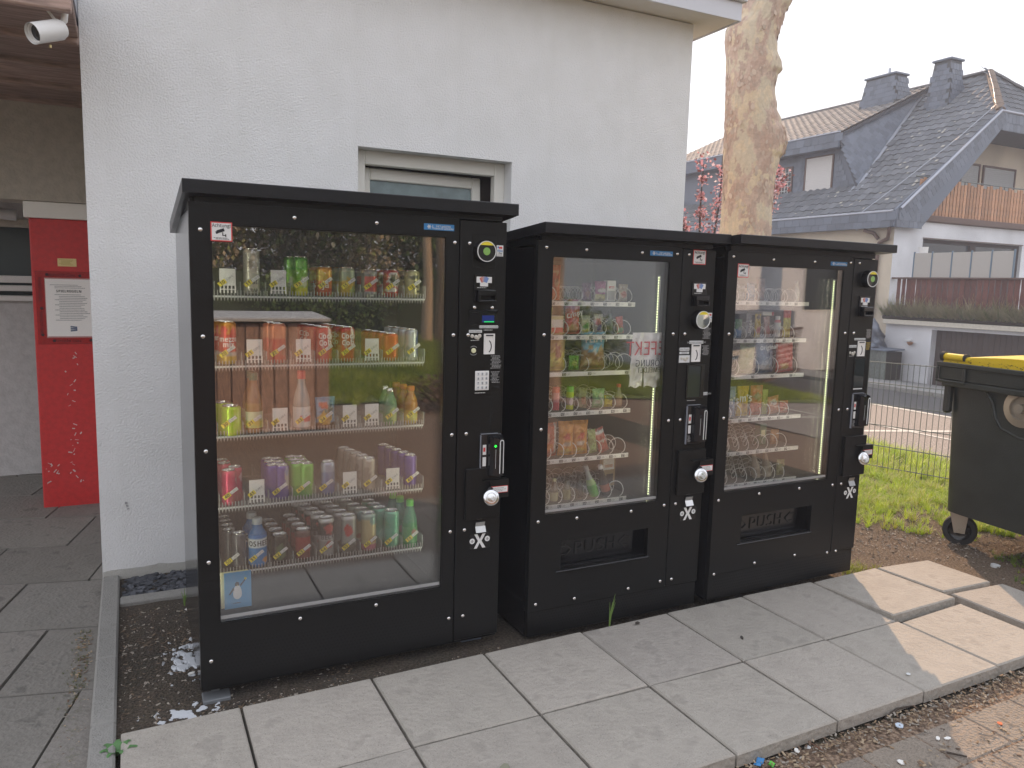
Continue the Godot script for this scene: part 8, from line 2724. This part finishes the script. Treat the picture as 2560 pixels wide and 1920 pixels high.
	b.bb(0.15, 0.75, 3.2, 3.6, 0, 4)
	part(gp, "wall", b, "white_house")
	b = B.new()
	b.bb(0.15, 0.75, 0, 3.2, 3.0, 3.1)
	part(gp, "dark_bay", b, "brown_dark")
	b = B.new()
	b.bb(-1.2, 3.6, 1.2, 1.7, -0.9, -0.02)
	part(gp, "canopy", b, "slate_flat")
	var lt = thing("lattice_panel", "wooden lattice fence panel by the annex", "fence", Vector3(12.6, -0.55, 9.2), -0.5)
	for k in 16:
		for s in [-1.0, 1.0]:
			b = B.new()
			var x = -0.3 + k * 0.16
			b.box(Vector3(x, 0.75, 0.006 * s), Vector3(0.03, 1.15, 0.010), Color(0.10, 0.07, 0.05), Basis(Vector3(0, 0, 1), 0.6 * s))
			part(lt, "lattice_strip", b, "board_wood")
	b = B.new()
	b.bb(-0.7, 2.5, 0.22, 0.28, -0.03, 0.03)
	b.bb(-0.7, 2.5, 1.24, 1.30, -0.03, 0.03)
	part(lt, "lattice_rail", b, "brown_metal")
	var gc = thing("shrub", "low brown leaved shrub at the edge of the lawn", "shrub", Vector3(3.5, -0.05, 6.3))
	b = B.new()
	for k in 5: b.tube([Vector3.ZERO, Vector3(0.3 * sin(k * 1.3), 0.3, 0.3 * cos(k * 1.3))], [0.015, 0.006], 5)
	part(gc, "stem", b, "branch")
	leafy(gc, "leaves", [[Vector3(0, 0.2, 0), Vector3(0.8, 0.26, 0.5)], [Vector3(0.5, 0.25, 0.2), Vector3(0.5, 0.25, 0.4)]], 2600, 0.06, [Color(0.10, 0.06, 0.05), Color(0.16, 0.10, 0.07), Color(0.2, 0.13, 0.1)], 61)
	var bd := FastNoiseLite.new()
	bd.frequency = 0.5
	var gt = B.new()
	for k in 9:
		var a = k * 2.4
		var d = Vector3(cos(a), 0, sin(a))
		var s = d.cross(Vector3.UP) * 0.035
		gt.face([d * 0.1 - s, d * 0.1 + s, d * (0.3 + 0.06 * k) + Vector3(0, 1.0 - 0.05 * k, 0)], (Vector3.UP * 0.6 - Vector3(0, 0, 1)).normalized(), W1)
	var lp = []
	var lc = []
	for k in 15000:
		var x = rng.randf_range(-1.0, 12.0)
		var z = rng.randf_range(6.7, 16.0)
		if z < 7.15 + bd.get_noise_2d(x * 3.0, 0.0) * 0.9: continue
		var s2 = rng.randf_range(0.10, 0.22)
		lp.append(Transform3D(Basis(Vector3.UP, rng.randf() * TAU).scaled(Vector3.ONE * s2), Vector3(x, slope(x) + (z - 7.0) / 11.0 * 0.35, z)))
		var q2 = bd.get_noise_2d(x, z) * 0.5 + 0.5
		lc.append(Color(0.26, 0.34, 0.06).lerp(Color(0.50, 0.50, 0.14), q2) * rng.randf_range(0.7, 1.2))
	tag(many(self, "lawn_grass", gt, "grass", lp, lc), "sunlit yellow green grass of the lawn behind the viewer", "grass", "", "stuff")
	var bs = thing("shrub", "yellow green shrub behind the street tree", "shrub", Vector3(7.2, -0.1, 9.6))
	b = B.new()
	b.tube([Vector3.ZERO, Vector3(0, 0.8, 0)], [0.06, 0.03], 6)
	part(bs, "stem", b, "branch")
	leafy(bs, "leaves", [[Vector3(0, 0.8, 0), Vector3(1.3, 0.7, 1.0)], [Vector3(0.8, 0.6, 0.4), Vector3(1.0, 0.6, 0.9)]], 4200, 0.09, [Color(0.14, 0.2, 0.03), Color(0.2, 0.22, 0.05), Color(0.08, 0.12, 0.03)], 51)

# ---------------------------------------------------------------- scene
func _ready():
	rng.seed = 20240417
	var cam := Camera3D.new()
	cam.name = "camera"
	var yaw = 0.4634
	var pitch = 0.1287
	var roll = 0.0263
	var fwd = Vector3(sin(yaw) * cos(pitch), -sin(pitch), -cos(yaw) * cos(pitch))
	var right = Vector3(cos(yaw), 0, sin(yaw))
	var up = right.cross(fwd)
	cam.transform = Transform3D(Basis(right * cos(roll) + up * sin(roll), up * cos(roll) - right * sin(roll), -fwd), Vector3(-0.1989, 1.5885, 2.964))
	cam.fov = 53.06
	cam.near = 0.05
	cam.far = 900.0
	add_child(cam)
	cam.current = true
	var env := Environment.new()
	env.background_mode = Environment.BG_SKY
	var sky := Sky.new()
	var ps := ProceduralSkyMaterial.new()
	ps.sky_top_color = Color(0.93, 0.945, 0.99)
	ps.sky_horizon_color = Color(1.0, 1.0, 1.0)
	ps.sky_curve = 0.25
	ps.sky_energy_multiplier = 1.0
	ps.ground_bottom_color = Color(0.45, 0.43, 0.40)
	ps.ground_horizon_color = Color(0.85, 0.85, 0.85)
	ps.sun_angle_max = 20.0
	sky.sky_material = ps
	env.sky = sky
	env.background_energy_multiplier = 1.0
	env.tonemap_mode = Environment.TONE_MAPPER_LINEAR
	env.tonemap_exposure = 1.56
	env.fog_enabled = true
	env.fog_density = 0.0045
	env.fog_light_color = Color(0.95, 0.96, 1.0)
	env.sdfgi_enabled = true
	env.ssao_enabled = true
	env.ssil_enabled = true
	var we := WorldEnvironment.new()
	we.name = "environment"
	we.environment = env
	add_child(we)
	var sun := DirectionalLight3D.new()
	sun.name = "sun"
	var to_sun = Vector3(0.605 * cos(deg_to_rad(29.0)), sin(deg_to_rad(29.0)), -0.796 * cos(deg_to_rad(29.0)))
	sun.look_at_from_position(Vector3.ZERO, -to_sun, Vector3.UP)
	sun.light_color = Color(1.0, 0.83, 0.66)
	sun.light_energy = 1.0
	sun.light_angular_distance = 0.5
	sun.shadow_enabled = true
	add_child(sun)
	make_materials()
	ground()
	paving()
	white_building()
	house()
	far_house()
	edging()
	machine_one()
	machine_two()
	machine_three()
	security_camera()
	mesh_fence()
	wheelie_bin()
	plane_tree()
	cherry_tree()
	behind_the_viewer()
	grass_and_litter()
